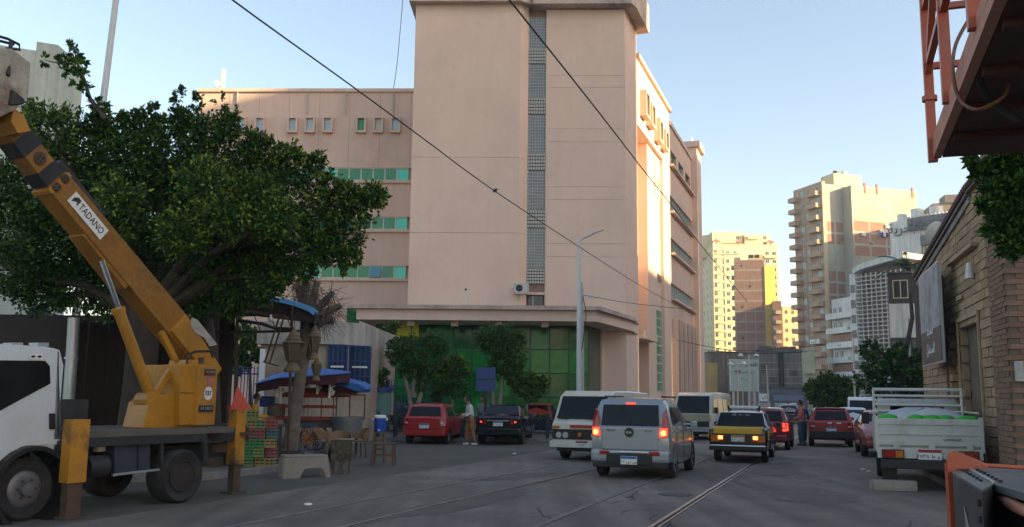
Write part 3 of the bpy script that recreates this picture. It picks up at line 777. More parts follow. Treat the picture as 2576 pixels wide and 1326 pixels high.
arc = [(x0 - .3 + (x1 - x0 + .3) * i / 10, -.4, Hs - 1.6 + 1.9 * math.sqrt(i / 10)) for i in range(11)]
mb = MB()
for a, b in zip(arc, arc[1:]): mb.hexa([(a[0], a[1] - .3, a[2]), (b[0], b[1] - .3, b[2]), (a[0], 8, a[2]), (b[0], 8, b[2]), (a[0], a[1] - .3, a[2] + 1.1), (b[0], b[1] - .3, b[2] + 1.1), (a[0], 8, a[2] + 1.1), (b[0], 8, b[2] + 1.1)])
mb.build('roof_edge', whit, t)
slat = MB().box(0, x1 - x0, -.3, .1, 0, .12).mesh('sunscreen_slat', whit)
for k in range(1, 31): piece('sunscreen_slat', slat, t, (x0, 0, Hs - 1.5 - k * .82))
post = MB().box(-.05, .05, -.2, .08, 0, Hs - 1.6).mesh('sunscreen_post', whit)
for k in range(11): piece('sunscreen_post', post, t, (x0 + (x1 - x0) * k / 10, .12, 0))

# white hall with lettering
Y = 200
AL = 140
Ol = P(2234, 700, Y); Ol.z = 0; FL_ = frame(Ol, AL)
t = thing('lettered_building', 'white building with curved corner and a wide Arabic name along its parapet', 'building', Ol, front_rot(AL))
Hh = pl(FL_, 2260, 556)[1]; xe = ss(2316, 0, 600, FL_); xz = ss(2440, 0, 600, FL_)
pts = [(0, 3), (.3, 1.2), (1.0, .3), (2.2, 0), (xe, 0), (xe, 10), (0, 10)]
MB().prism([(a, b, -.5) for a, b in pts], (0, 0, Hh + .5)).build('wall', whit, t, smooth=40)
MB().box(xe + .003, xz, .6, 10, -.5, Hh - 6).build('wall', mat('sun_tan', (.5, .38, .28), .9, .1, .5), t)
dkb = mat('dark_fascia', (.17, .17, .175), .8, .25, .6, streak=.2)
MB().box(xe * .66, xz, -.3, -.003, Hh - 2.6, Hh + .2).build('fascia', dkb, t)
MB().box(xe + .01, xz, .0, .59, Hh - 2.6, Hh + .2).build('fascia', dkb, t)
MB().box(xe + .01, xz, -.2, .59, Hh - 6, Hh - 3.9).build('fascia', dkb, t)
MB().box(xe + .01, xz, .3, .59, Hh - 3.9, Hh - 2.61).build('slot_wall', cream, t)
nsl = 14
for k in range(nsl): MB().box(xe + .3 + (xz - xe) * k / nsl, xe + .3 + (xz - xe) * (k + .6) / nsl, .2, .295, Hh - 3.7, Hh - 2.9).build('slot', paint_w, t)
for k in range(16): MB().box(xe * .66 + (xz - xe * .66) * k / 16, xe * .66 + (xz - xe * .66) * (k + .5) / 16, -.1, .5, Hh + .203, Hh + .6).build('merlon', paint_w, t)
letg = mat('lettering_grey', (.09, .09, .095), .7)
text(shape('البحرية'), 3.0, letg, t, (xe * .60, -.42, Hh - 1.9), 180, ext=.08)
text(shape('الهندسية'), 2.4, mat('lettering_pale', (.10, .11, .12), .7), t, (xe * 1.25, -.45, Hh - 1.2), 180, ext=.08)
for x, r, h in ((xe * .3, 1.0, 1.3), (xe * .75, 1.3, 2.0), (xe * 1.3, 1.4, 1.9)): MB().cyl((x, 3, Hh), (x, 3, Hh + h + .6), r, n=20).build('water_tank', paint_w, t, smooth=40)
for k in range(12): MB().box(xe + .3 + k * (xz - xe) / 12, xe + .6 + k * (xz - xe) / 12, .25, .597, 2, Hh - 6.2).build('wall_rib', cream, t)
t = bld('brick_upper_block', 'plain brown upper block peeping over the stone hall roof', P(2352, 600, 240), 100, 22, 10, H_(512, 240, 2380), mat('dull_brick', (.24, .17, .13), .95, .15, .8), par=0)
MB().box(3, 15, -.4, 5, H_(512, 240, 2380), H_(492, 240, 2380)).build('roof_wall', concdark, t)

# brown house
Y = 86
t = bld('brown_house', 'dark brown two-tone house with one cream-framed window under a rubble roof edge', P(2243, 900, Y), 112, 3.4, 6, H_(690, Y, 2280), mat('brown_wall', (.085, .068, .06), .95, .2, .5, .3), par=0)
z = H_(752, Y, 2265)
fwin(t, 1.05, z, 1.35, 1.75, black, fm=cream, proud=.1)
MB().box(-.04, 2.2, -.05, -.003, H_(850, Y, 2265), H_(765, Y, 2265)).build('pale_band', whit, t)
for k in range(5): MB().box(.1 + k * .44, .42 + k * .44, -.06, -.004, 1.2, H_(858, Y, 2265)).build('pane', wdglass, t)
mb = MB()
for i in range(26): 
    x = random.uniform(-.1, 3.5); s = random.uniform(.1, .22); zz = H_(690, Y, 2280)
    mb.box(x, x + s * 1.6, -.15, .3, zz, zz + s)
mb.build('roof_rubble', concdark, t, kind='stuff')
MB().prism([(3.4, 0, -.5), (6.2, 3, -.5), (6.2, 8, -.5), (3.4, 6, -.5)], (0, 0, H_(690, Y, 2280) + .4)).build('side_wall', concdark, t)

# end of the street: old masonry, ochre wall, billboard, banner wall
Y = 150
t = bld('old_masonry_block', 'ruinous grey-brown masonry block closing the street behind the pale billboard', P(1905, 900, Y), 92, 7.2, 8, H_(884, Y), concdark, par=.6)
for k in range(2): MB().box(3.4 + k * .5, 3.7 + k * .5, -.15, -.003, 1, H_(886, Y)).build('rainpipe', black, t)
for k in range(7): MB().box(.1, 7.1, -.04, -.003, 1.2 + k * 1.1, 1.26 + k * 1.1).build('stone_course', concrete, t)
mb = MB(); rgm = random.Random(5)
for k in range(34):
    x = rgm.uniform(0, 7); w0 = rgm.uniform(.2, .8); mb.box(x, min(7.2, x + w0), -.1 - rgm.uniform(0, .1), .8, H_(884, 150) + .15, H_(884, 150) + .2 + rgm.uniform(.1, .7))
mb.build('broken_parapet', MATS['old_masonry'], t, kind='stuff')
for k in range(9): MB().box(rgm.uniform(0, 6), rgm.uniform(6, 7), -.12, -.05, 1, 1.1) if 0 else None
for x, z, w0, h0 in ((.6, 6.2, 1.1, 1.3), (1.9, 3.4, .9, 2.0), (5.2, 5.6, 1.2, 1.1), (5.0, 2.6, 1.4, 1.2), (.5, 2.4, .8, 1.0)):
    MB().box(x, x + w0, -.03, -.003, z, z + h0).build('bricked_opening', mat('blocked_window', (.10, .085, .07), .95, .3, 2), t)
Y = 165
t = bld('low_masonry_block', 'long low brown wall block left of the billboard under the pale yellow tower', P(1782, 900, Y), 92, 9.4, 8, H_(888, Y), mat('brown_masonry', (.20, .15, .11), .95, .3, .5, .4, streak=.3), par=.6)
for k in range(4): MB().box(1 + k * 2.2, 1.5 + k * 2.2, -.2, -.003, 0, H_(892, Y)).build('pier', concdark, t)
Y = 140
t = bld('ochre_wall_house', 'blank ochre wall house right after the pink building', P(1762, 950, Y), 92, 2.6, 6, H_(914, Y), mat('ochre', (.40, .29, .12), .95, .15, .4, streak=.3), par=0)
Y = 120
a, b = P(1838, 903, Y), P(1909, 985, Y)
t = thing('billboard', 'large pale green advertising board with Arabic writing at the end of the street', 'billboard', (a.x, Y, 0), 0)
MB().box(0, b.x - a.x, 0, .3, b.z, a.z).build('board', mat('board_green', (.40, .47, .42), .7, .08, .5, streak=.1), t)
for x in (.4, b.x - a.x - .4): MB().box(x - .12, x + .12, .3, .55, 0, a.z - .2).build('post', steel, t)
MB().box(-.1, .0, -.02, .32, b.z, a.z).build('edge', steel, t)
cxm = (b.x - a.x) / 2
text(shape('القصر'), .7, ink, t, (cxm + .9, -.02, a.z - .7), 180)
text(shape('شارع النصر'), .45, ink, t, (cxm + .4, -.02, a.z - 1.7), 180)
text(shape('ت ٠٣'), .5, ink, t, (cxm, -.02, a.z - 2.6), 180)
MB().prism([(.4, -.02, a.z - 1.6), (.9, -.02, a.z - 1.35), (1.4, -.02, a.z - 1.6), (.9, -.02, a.z - 1.9)], (0, -.02, 0)).build('printed_mark', mat('redgreen', (.25, .10, .05), .7), t)
Y = 132
t = bld('shuttered_kiosk_row', 'low dark shopfront row with drooping cables at the road end', P(1899, 1000, Y), 90, 7.5, 4, H_(975, Y), mat('bluegrey_wall', (.13, .13, .14), .9, .3, .8, .2), par=.4)
MB().box(.6, 2.0, -.1, -.003, 1.6, 2.7).build('shop_sign', platew, t)
MB().box(2.6, 6.8, -.1, -.003, 1.7, 2.5).build('shop_sign', mat('sign_blue', (.16, .19, .26), .6), t)
for k in range(3): MB().box(.4 + k * 2.4, 2.2 + k * 2.4, -.06, -.003, .1, 1.4).build('shutter', steel, t)
text(shape('ك'), .8, ink, t, (1.3, -.12, 2.15), 180)

# unseen blocks added beyond the frame, sized to cast shade over the square
def qv(t, d=0.): p = C0 + azv(STREET) * t; return p.dot(azv(SUN_AZ - 90))
for (d0, d1, H, s, lab) in ((-14, qv(TA), 50, 62, 'tall unseen slab added to shade the pink tower and the square'),
                             (qv(TA) + .1, qv(TD), 30, 60, 'lower unseen slab shaped to set the shadow edge on the portal wall'),
                             (qv(TD) + .1, qv(TE), 45, 58, 'tall unseen slab added to shade the second pink block'),
                             (qv(TE) + .1, 205, 44, 66, 'long unseen slab added to shade the end of the street'),
                             (212, 262, 57, 52, 'unseen slab added to shade the lower half of the balcony tower')):
    e = azv(SUN_AZ); q = azv(SUN_AZ - 90)          # q: across the sun's direction
    org = e * s + q * d0
    t = bld('shade_slab', lab, org + (q * (d1 - d0)), SUN_AZ + 90, d1 - d0, 14, H, greyp)
    for k in range(int(H / 3.1) - 1):
        for i in range(int((d1 - d0) / 4)):
            if (i + k) % 2 == 0: fwin(t, 2 + i * 4, 1.5 + k * 3.1, 1.6, 1.5)

# left grey-white house behind the tree
t = bld('grey_white_house', 'blank pale grey house wall rising behind the big tree at the far left', P(20, 900, 27.5), 64, ss(150, 0, 900, frame(P(20, 900, 27.5), 64)), 9, P(120, 165, 28).z, mat('pale_grey_wall', (.52, .55, .48), .9, .1, .3, .15, streak=.25), par=0)
MB().box(-30, -.003, -.0, 9, -.5, P(120, 165, 28).z + .3).build('wall', MATS['pale_grey_wall'], t)
MB().prism([(0, 0, t.children[0].dimensions.z - .5), (t.children[0].dimensions.x, 0, t.children[0].dimensions.z - .5), (.6, 0, t.children[0].dimensions.z + .1), (0, 0, t.children[0].dimensions.z + .1)], (0, 9, 0)).build('parapet', MATS['pale_grey_wall'], t)

# stone hall on the right
HW = frame(wall0, WA + 180)
t = thing('stone_hall', 'tan stone-block hall with tiled eaves, doorway and brick pier along the right pavement', 'building', wall0, front_rot(WA + 180))
stone = [mat('hall_stone%d' % i, c, .9, .14, 2.2, .35, streak=.12) for i, c in enumerate(((.40, .27, .155), (.36, .24, .14), (.44, .30, .175), (.33, .225, .135)))]
mort = mat('hall_mortar', (.15, .115, .08), .95, .2, 3)
s0 = ss(2316, 0, 800, HW); s1 = ss(2495, -.3, 900, HW)
Hw = pl(HW, 2575, 425)[1]
sr = ss(2442, 0, 481, HW); zr0 = pl(HW, 2316, 694)[1]; zr1 = pl(HW, 2442, 481)[1]
def rake(x): return zr0 + (zr1 - zr0) * min(1, max(0, (x - s0) / (sr - s0)))
Hw = zr1
MB().prism([(s0, .16, -.2), (s1 + .3, .16, -.2), (s1 + .3, .16, zr1), (sr, .16, zr1), (s0, .16, zr0)], (0, 7.8, 0)).build('wall', mort, t)
dx0, dx1 = ss(2415, 0, 850, HW), ss(2466, 0, 850, HW); dz = pl(HW, 2440, 812)[1]
ax0, ax1 = ss(2388, 0, 850, HW), ss(2409, 0, 850, HW); az_ = pl(HW, 2400, 860)[1]
CH = .205; BL = .5
blocks = []
nrow = int(Hw / CH)
for j in range(nrow):
    x = s1 - (BL / 2 if j % 2 else 0)
    xs = [s1] if j % 2 else []
    cur_ = s1
    if j % 2: cutsx = [s1, s1 - BL / 2]
    else: cutsx = [s1]
    while cutsx[-1] - BL > s0: cutsx.append(cutsx[-1] - BL)
    cutsx.append(s0)
    for b_, a_ in zip(cutsx, cutsx[1:]):
        zc_ = (j + .5) * CH; xc = (a_ + b_) / 2
        if b_ - a_ < .08 or (j + 1) * CH > rake(a_) + .02: continue
        if dx0 < xc < dx1 and zc_ < dz: continue
        if ax0 < xc < ax1 and zc_ < az_ + .5 * math.sqrt(max(0, 1 - ((xc - (ax0 + ax1) / 2) / ((ax1 - ax0) / 2)) ** 2)): continue
        blocks.append((a_, b_, j))
blocks.sort(key=lambda q: -q[1])
bc = {}
rest = MB()
for i, (a_, b_, j) in enumerate(blocks):
    pr = random.choice((0, .012, .02)); 
    if i < 296:
        key = (round(b_ - a_, 1), random.randrange(4))
        if key not in bc: bc[key] = MB().box(-.5 + .008, .5 - .008, 0, .15, .009, CH - .009).mesh('stone_block', stone[key[1]], bevel=.008)
        piece('stone_block', bc[key], t, ((a_ + b_) / 2, -pr, j * CH), scale=(b_ - a_, 1, 1))
    else: rest.box(a_ + .008, b_ - .008, -pr, .15, j * CH + .009, (j + 1) * CH - .009)
rest.build('far_stone_blocks', stone[0], t, kind='stuff')
# doorway: deep reveal and inner wall
MB().box(dx0 - .02, dx1 + .02, 1.2, 1.3, 0, dz).build('inner_wall', stone[3], t)
MB().box(dx0 - .2, dx0, .001, 1.2, 0, dz).build('door_reveal', stone[1], t); MB().box(dx1, dx1 + .2, .001, 1.2, 0, dz).build('door_reveal', stone[1], t)
MB().box(dx0 - .10, dx0 - .02, -.06, -.022, 0, dz + .1).build('door_trim', stone[2], t); MB().box(dx1 + .02, dx1 + .10, -.06, -.022, 0, dz + .1).build('door_trim', stone[2], t)
MB().box(dx0 - .10, dx1 + .10, -.06, -.022, dz + .1, dz + .19).build('door_trim', stone[2], t)
MB().box(ax0, ax1, .6, .7, 0, az_ + .8).build('arch_back', black, t)
MB().box(dx0 - .5, dx1 + .4, -.15, -.023, dz + 1.55, dz + 1.63).build('string_course', stone[2], t)
for x in (s1 - .35, ax0 - .3): MB().box(x, x + .05, -.07, -.022, dz * .3, dz + 1.5).build('cable_duct', mat('duct', (.16, .12, .08), .8), t)
o = MB().box(dx0 + .1, dx0 + .75, -.06, -.022, dz + .62, dz + .72).build('wall_bracket', stone[2], t)
MB().cyl((dx1 - .1, -.12, dz + .9), (dx1 - .1, -.12, dz + 1.25), .1, .05, n=10).build('wall_lamp', whit, t)
# brick pier
b0, b1 = ss(2495, -.3, 900, HW), ss(2541, -.3, 900, HW)
brm = [mat('pier_brick%d' % i, c, .9, .15, 5, .3) for i, c in enumerate(((.235, .135, .085), (.205, .115, .075), (.26, .155, .10)))]
HP = 8.5
MB().box(b0, b1 - .02, -.28, 6, -.2, HP).build('pier_core', mort, t)
bh, bl = .095, .30
brs = MB(); cnt = 0
bme = [MB().box(-bl / 2 + .006, bl / 2 - .006, 0, .05, .005, bh - .006).mesh('brick', m_) for m_ in brm]
cand = []
nl = max(1, int((b1 - b0) / bl)); 
for j in range(int(HP / bh)):
    off = bl / 2 if j % 2 else 0
    x = b1 - bl / 2 - off
    while x > b0 + bl / 2: cand.append(('s', x, j)); x -= bl
    y = -.28 + bl / 2 + off
    while y < 1.6: cand.append(('e', y, j)); y += bl
cand.sort(key=lambda q: abs(q[2] * bh - 2.6) + (q[1] if q[0] == 'e' else b1 - q[1]) * .4)
for i, (k, v, j) in enumerate(cand):
    if i < 298:
        m_ = random.choice(bme)
        if k == 's': piece('brick', m_, t, (v, -.3 - random.uniform(0, .006), j * bh))
        else: piece('brick', m_, t, (b1 + random.uniform(0, .006), v, j * bh), R(90))
    else:
        if k == 's': brs.box(v - bl / 2 + .006, v + bl / 2 - .006, -.3, -.25, j * bh + .005, (j + 1) * bh - .006)
        else: brs.box(b1 - .05, b1, v - bl / 2 + .006, v + bl / 2 - .006, j * bh + .005, (j + 1) * bh - .006)
brs.build('upper_brickwork', brm[0], t, kind='stuff')
pq = lambda y, z: (b1 + .012, y, z)
MB().box(b1 + .012, b1 + .03, .05, .55, 2.15, 2.4).build('wall_plate', platew, t)
MB().box(b1 + .012, b1 + .1, -.25, -.12, 2.1, 2.45).build('junction_box', concrete, t)
text(shape('شارع'), .12, ink, t, (0, 0, 0), 90, M=Matrix.Translation((b1 + .034, .3, 2.28)) @ Matrix(((0, 0, 1, 0), (1, 0, 0, 0), (0, 1, 0, 0), (0, 0, 0, 1))))
# eaves
tl = mat('eave_tile', (.10, .05, .045), .8, .3, 4, .4)
n = int((s1 - s0) / .17)
tme = MB().cyl((0, -.16, 0), (0, .5, .14), .065, .07, n=8).mesh('eave_tile', tl)
for i in range(n): piece('eave_tile', tme, t, (s0 + .17 * i, 0, rake(s0 + .17 * i) + .06))
MB().beam((s0 - .1, .04, zr0 - .05), (sr, .04, zr1 - .05), .3, .07).build('eave_board', mat('eave_wood', (.20, .17, .14), .9, .3, 3, dirt=.6), t)
MB().beam((s0 - .1, -.02, zr0 - .19), (sr, -.02, zr1 - .19), .08, .14).build('eave_trim', mat('eave_pale', (.26, .24, .22), .9, .3, 3, dirt=.6), t)
MB().box(sr, s1, -.12, .2, Hw - .05, Hw).build('eave_board', MATS['eave_wood'], t)
MB().prism([(s0 - .1, .2, zr0), (sr, .2, zr1), (s1, .2, zr1), (s1, .2, zr1 + .12), (sr, .2, zr1 + .12), (s0 - .1, .2, zr0 + .12)], (0, 8, 0)).build('roof', tl, t)
# leaning poster
o = thing('wall_poster', 'tall weathered poster board, peeled white above and dark below, on the stone hall', 'poster', HW @ Vector((ss(2372, -.35, 800, HW), -.35, 0)), front_rot(WA + 180))
xx0 = ss(2322, -.35, 800, HW) - ss(2372, -.35, 800, HW); z0 = pl(HW, 2350, 918, -.35)[1]; z1 = pl(HW, 2350, 668, -.35)[1]; zm = z0 + (z1 - z0) * .36
MB().box(xx0, .1, -.06, 0, z0, z1).build('frame', steel, o)
MB().box(xx0 + .05, .05, -.075, -.061, z0 + .05, zm).build('dark_print', mat('poster_dark', (.045, .047, .055), .5, .2, 2), o)
MB().box(xx0 + .05, .05, -.078, -.061, zm + .002, z1 - .05).build('peeled_paper', mat('poster_white', (.40, .38, .39), .8, .15, 1.2, .2, dirt=.8, dcol=(.12, .10, .10)), o)
text(shape('مسجد'), .42, platew, o, (xx0 / 2, -.08, z0 + .9), 180); text(shape('المستقبل'), .36, platew, o, (xx0 / 2, -.08, z0 + .4), 180)
o = thing('satellite_dish', 'large satellite dish on the roof behind the poster', 'satellite dish', P(2358, 590, 60))
MB().lathe([(0.02, 0), (.5, .06), (.85, .2), (.87, .2), (.5, .03), (.02, -.03)], axis='y').build('reflector', paint_w, o, smooth=50); o.rotation_euler = (R(20), 0, R(20))
MB().beam((0, .1, -.8), (0, .6, 0), .05, .05).build('arm', black, o)
MB().cyl((0, 0, -1.9), (0, 0, -.7), .06, n=8).build('mast', steel, o)
# ================================================================== VEHICLES
def interp(tab, y, k):
    for a, b in zip(tab, tab[1:]):
        if a[0] <= y <= b[0]: f = (y - a[0]) / max(1e-6, b[0] - a[0]); return a[k] + (b[k] - a[k]) * f
    return tab[0][k] if y < tab[0][0] else tab[-1][k]
def wheel(parent, loc, r, wd, rimm, spokes=5, hub=.62, side=1, steelrim=False):
    mb = MB(); h = wd / 2
    mb.lathe([(r * hub, -h * .7), (r * .93, -h), (r, -h * .7), (r, h * .7), (r * .93, h), (r * hub, h * .7), (r * hub, -h * .7)], axis='x', n=28)
    o = mb.build('wheel', rubber, parent, smooth=35); o.location = loc
    rm = MB(); R_ = r * hub; f = side * h * .75
    rm.lathe([(R_, -h * .7 * side), (R_, f), (R_ * .9, f), (R_ * .86, f * .45), (.05, f * .4)] if steelrim else [(R_, -h * .7 * side), (R_, f), (R_ * .92, f), (R_ * .9, f * .1), (.05, f * .05)], axis='x', n=24)
    rm.build('rim', rimm if steelrim else black, o, smooth=35)
    if not steelrim:
        sp = MB()
        for k in range(spokes):
            a = 2 * pi * k / spokes
            sp.beam((f * .7, .03 * cos(a), .03 * sin(a)), (f * .85, R_ * .95 * cos(a), R_ * .95 * sin(a)), .045, .03, (1, 0, 0), w2=.06)
        sp.cyl((f * .5, 0, 0), (f * .95, 0, 0), R_ * .2, n=10); sp.build('spokes', rimm, o)
    else:
        MB().cyl((f * .3, 0, 0), (f * 1.0, 0, 0), R_ * .3, n=12).build('hub_cap', rimm, o)
    return o
hubm = mat('wheel_grey', (.16, .16, .17), .5, .2, 5, metal=.5, dirt=.4)
ambr = mat('lamp_amber', (.45, .14, .01), .2, .05, coat=.5)
redl = mat('lamp_red', (.28, .008, .006), .15, .1, coat=.5)
redon = mat('lamp_red_lit', (.9, .04, .02), .3, 0, emit=(1, .045, .02), es=1.0)
redhot = mat('lamp_core_lit', (1, .3, .1), .3, 0, emit=(1, .22, .04), es=2.6)
clearl = mat('lamp_clear', (.45, .45, .43), .1, .05, coat=.8)
plblue = mat('plate_blue', (.02, .11, .32), .4, .05)
plred = mat('plate_red', (.30, .02, .02), .4, .05)
def plate(parent, loc, tx, head=plblue, facing=180, w_=.36, h=.17):
    x, y, z = loc; s = -1 if facing == 180 else 1
    o = MB().box(x - w_ / 2, x + w_ / 2, min(y, y + s * .02), max(y, y + s * .02), z, z + h).build('number_plate', platew, parent, bevel=.004)
    MB().box(x - w_ / 2 + .005, x + w_ / 2 - .005, min(y + s * .021, y + s * .025), max(y + s * .021, y + s * .025), z + h * .68, z + h - .004).build('plate_band', head, o)
    text(tx, h * .5, ink, o, (x, y + s * .027, z + h * .33), facing, 'plate_characters', ext=.002, wid=1.05)
    return o
def car(name, label, cat, loc, az, st, r, wx, ys, paint, rimm=None, side_panes=(), rear=None, front=None, group=None, wd=.2, spokes=5, steelrim=False, glass=dkglass, lower=None, roofw=None):
    """st: stations (y, zbottom, half width, belt z, roof half width, roof z) from tail (-y) to nose"""
    t = thing(name, label, cat, loc, az_rot(az), group)
    vs, fs = [], []; N = 10
    for (y, zb, w_, zl, wr, zr) in st:
        half = [(.0, zb), (w_ * .8, zb), (w_ * .97, zb + .1), (w_, zb + (zl - zb) * .55), (w_ * .975, zl), (wr + (w_ * .975 - wr) * .12, zl + (zr - zl) * .82), (wr * .96, zl + (zr - zl) * .95), (wr * .80, zr), (0, zr + .015)]
        ring = half + [(-a, b) for a, b in half[-2:0:-1]]; N = len(ring)
        vs += [(a, y, b) for a, b in ring]
    for i in range(len(st) - 1):
        for k in range(N): fs.append((i * N + k, i * N + (k + 1) % N, (i + 1) * N + (k + 1) % N, (i + 1) * N + k))
    fs += [tuple(range(N))[::-1], tuple(range((len(st) - 1) * N, len(st) * N))]
    mb = MB().add(vs, fs)
    body = mb.build('body', paint, t, smooth=28)
    cut = MB()
    for yy in ys: cut.cyl((-2, yy, r * .95), (2, yy, r * .95), r * 1.17, n=26)
    cme = cut.mesh('cut', None); co = bpy.data.objects.new('cut', cme); COL.objects.link(co)
    co.parent = t
    md = body.modifiers.new('b', 'BOOLEAN'); md.operation = 'DIFFERENCE'; md.object = co; md.solver = 'EXACT'
    bpy.context.view_layer.update()
    nm = bpy.data.meshes.new_from_object(body.evaluated_get(bpy.context.evaluated_depsgraph_get()))
    body.modifiers.clear(); body.data = nm; nm.materials.clear(); nm.materials.append(paint)
    bpy.data.objects.remove(co)
    rimm = rimm or chrome
    for i, yy in enumerate(ys):
        for sx in (-1, 1): wheel(t, (sx * (wx - wd / 2), yy, r), r, wd, rimm, spokes, side=sx, steelrim=steelrim)
    MB().box(-wx * .7, wx * .7, st[0][0] + .3, st[-1][0] - .3, st[2][1] + .05, st[2][1] + .3).build('underbody', black, t)
    def sx_at(y, z):
        zb, w_, zl, wr, zr = (interp(st, y, k) for k in range(1, 6))
        prof = [(zb + (zl - zb) * .55, w_), (zl, w_ * .975), (zl + (zr - zl) * .82, wr + (w_ * .975 - wr) * .12), (zl + (zr - zl) * .95, wr * .96), (zr, wr * .8)]
        if z <= prof[0][0]: return w_
        for (z0, a), (z1, b) in zip(prof, prof[1:]):
            if z0 <= z <= z1: return a + (b - a) * (z - z0) / max(1e-6, z1 - z0)
        return wr * .8
    t_side = sx_at
    for poly in side_panes:
        for s in (-1, 1):
            pts = []
            n = len(poly)
            for (y, z) in poly: pts.append((s * (sx_at(y, z) + .006), y, z))
            MB().prism(pts, (s * .012, 0, 0)).build('side_window', glass, t)
    def endpane(spec, nm):
        (ya, za, wa), (yb, zb_, wb) = spec       # lower and upper edge
        d = Vector((0, yb - ya, zb_ - za)); nrm = Vector((0, -(zb_ - za), yb - ya)).normalized()
        if nrm.y * (1 if nm == 'windscreen' else -1) < 0: nrm = -nrm
        o_ = nrm * .012
        c = .08
        pts = [Vector((-wa, ya, za)), Vector((wa, ya, za)), Vector((wb, yb, zb_)), Vector((-wb, yb, zb_))]
        return MB().prism([p + o_ * .3 for p in pts], nrm * .014).build(nm, glass, t)
    if rear: endpane(rear, 'rear_window')
    if front: endpane(front, 'windscreen')
    return t, sx_at
def kit(t, nm, mt, x0, x1, y0, y1, z0, z1, bevel=.0, parent=None, both=False, **k):
    o = None
    for s in ((1, -1) if both else (1,)):
        o = MB().box(*sorted((s * x0, s * x1)), y0, y1, z0, z1).build(nm, mt, parent or t, bevel=bevel, **k)
    return o
def slab(t, nm, mt, pts, d, **k): return MB().prism(pts, d).build(nm, mt, t, **k)

# ---- silver hatchback with a boxy tail (nearest car)
silver = mat('silver_paint', (.27, .30, .33), .28, .05, 3, metal=.35, coat=.6)
L = 4.1
st = [(-2.05, .42, .74, .95, .70, .99), (-2.0, .34, .85, 1.02, .78, 1.08), (-1.875, .29, .89, 1.05, .74, 1.56), (-1.78, .28, .892, 1.05, .72, 1.66), (-1.2, .22, .895, 1.02, .70, 1.69), (-.3, .2, .895, .98, .68, 1.68), (.45, .2, .892, .97, .62, 1.58), (1.05, .22, .885, .96, .74, 1.03), (1.6, .26, .85, .90, .70, .95), (1.95, .34, .76, .78, .6, .82), (2.05, .42, .6, .62, .5, .66)]
rr = G(1693, 1203); e_ = azv(STREET)
cen = rr + azv(STREET - 90) * .80 + e_ * 1.28
kia, sxa = car('hatchback_car', 'silver boxy hatchback with glowing tail lamps, nearest car in the road', 'car', cen, STREET, st, .325, .87, (-1.28, 1.27), silver, silver,
     side_panes=[[(-1.45, 1.12), (-.32, 1.08), (-.32, 1.48), (-1.25, 1.50), (-1.42, 1.40)], [(-.26, 1.08), (.62, 1.05), (.22, 1.46), (-.26, 1.48)]],
     rear=((-1.998, 1.10, .64), (-1.888, 1.535, .61)), front=((.98, 1.06, .68), (.5, 1.52, .56)), spokes=5)
gar = mat('panel_gap', (.03, .03, .032), .8)
kit(kia, 'tailgate', silver, -.62, .62, -2.085, -2.03, .60, 1.075, bevel=.03)
kit(kia, 'rear_bumper', silver, -.86, .86, -2.10, -1.85, .36, .60, bevel=.06)
kit(kia, 'bumper_insert', black, -.5, .5, -2.125, -2.08, .30, .535, bevel=.03)
kit(kia, 'bumper_skirt', black, -.82, .82, -2.09, -1.9, .24, .37, bevel=.03)
kit(kia, 'trim_bar', chrome, -.2, .42, -2.135, -2.10, .54, .58, bevel=.01)
kit(kia, 'reflector', redl, .44, .66, -2.12, -2.09, .50, .58, bevel=.01, both=True)
plate(kia, (.0, -2.13, .31), '٤٤٢٢ س ص ر')
for s in (1, -1):
    lp = slab(kia, 'tail_lamp', redl, [(s * .68, -2.03, .86), (s * .84, -1.98, .88), (s * .85, -1.95, 1.1), (s * .79, -1.88, 1.46), (s * .72, -1.93, 1.38)], (0, -.05, 0), bevel=.012)
    slab(lp, 'lamp_glow', redon, [(s * .665, -2.085, .88), (s * .82, -2.04, .90), (s * .83, -2.03, 1.06), (s * .67, -2.07, 1.06)], (0, -.012, 0))
    MB().cyl((s * .745, -2.075, .965), (s * .745, -2.11, .965), .055, n=12).build('lamp_bulb', redhot, lp)
    slab(lp, 'indicator', ambr, [(s * .675, -2.0, 1.15), (s * .82, -1.94, 1.15), (s * .79, -1.92, 1.27), (s * .68, -1.97, 1.29)], (0, -.03, 0))
o = kit(kia, 'high_brake_lamp', redon, -.1, .1, -1.92, -1.88, 1.55, 1.585, bevel=.008)
bd = MB().lathe([(.0, 0), (.1, .0), (.1, .03), (0, .03)], (0, -2.10, .965), 'y').build('badge', black, kia)
text('KIA', .075, chrome, bd, (0, -2.112, .965), 180, 'badge_letters')
text('GL 1.6', .06, black, kia, (.42, -2.09, 1.0), 180); text('PREGIO', .06, black, kia, (-.4, -2.09, 1.0), 180)
kit(kia, 'door_handle', silver, .89, .915, -.75, -.58, .92, .95, both=True); kit(kia, 'door_handle', silver, .89, .915, .15, .32, .92, .95, both=True)
for yy in (-.29, -1.2, .92): kit(kia, 'door_gap', gar, .886, .8945, yy - .008, yy + .008, .32, .96, both=True)
kit(kia, 'mirror', silver, .9, 1.06, .66, .78, 1.02, 1.16, bevel=.03, both=True)
kit(kia, 'roof_rail', black, .62, .66, -1.6, .2, 1.69, 1.73, bevel=.01, both=True)
kia.scale = (1, 1, 1.035)
MB().tube([(-.1, -2.01, 1.12), (.28, -2.0, 1.15)], .012, 6).build('wiper', black, kia)
slab(kia, 'wheel_flare', silver, [(.87, -1.75, .35), (.905, -1.62, .62), (.91, -1.28, .74), (.905, -.95, .62), (.87, -.84, .35)], (0.0, 0, .04))

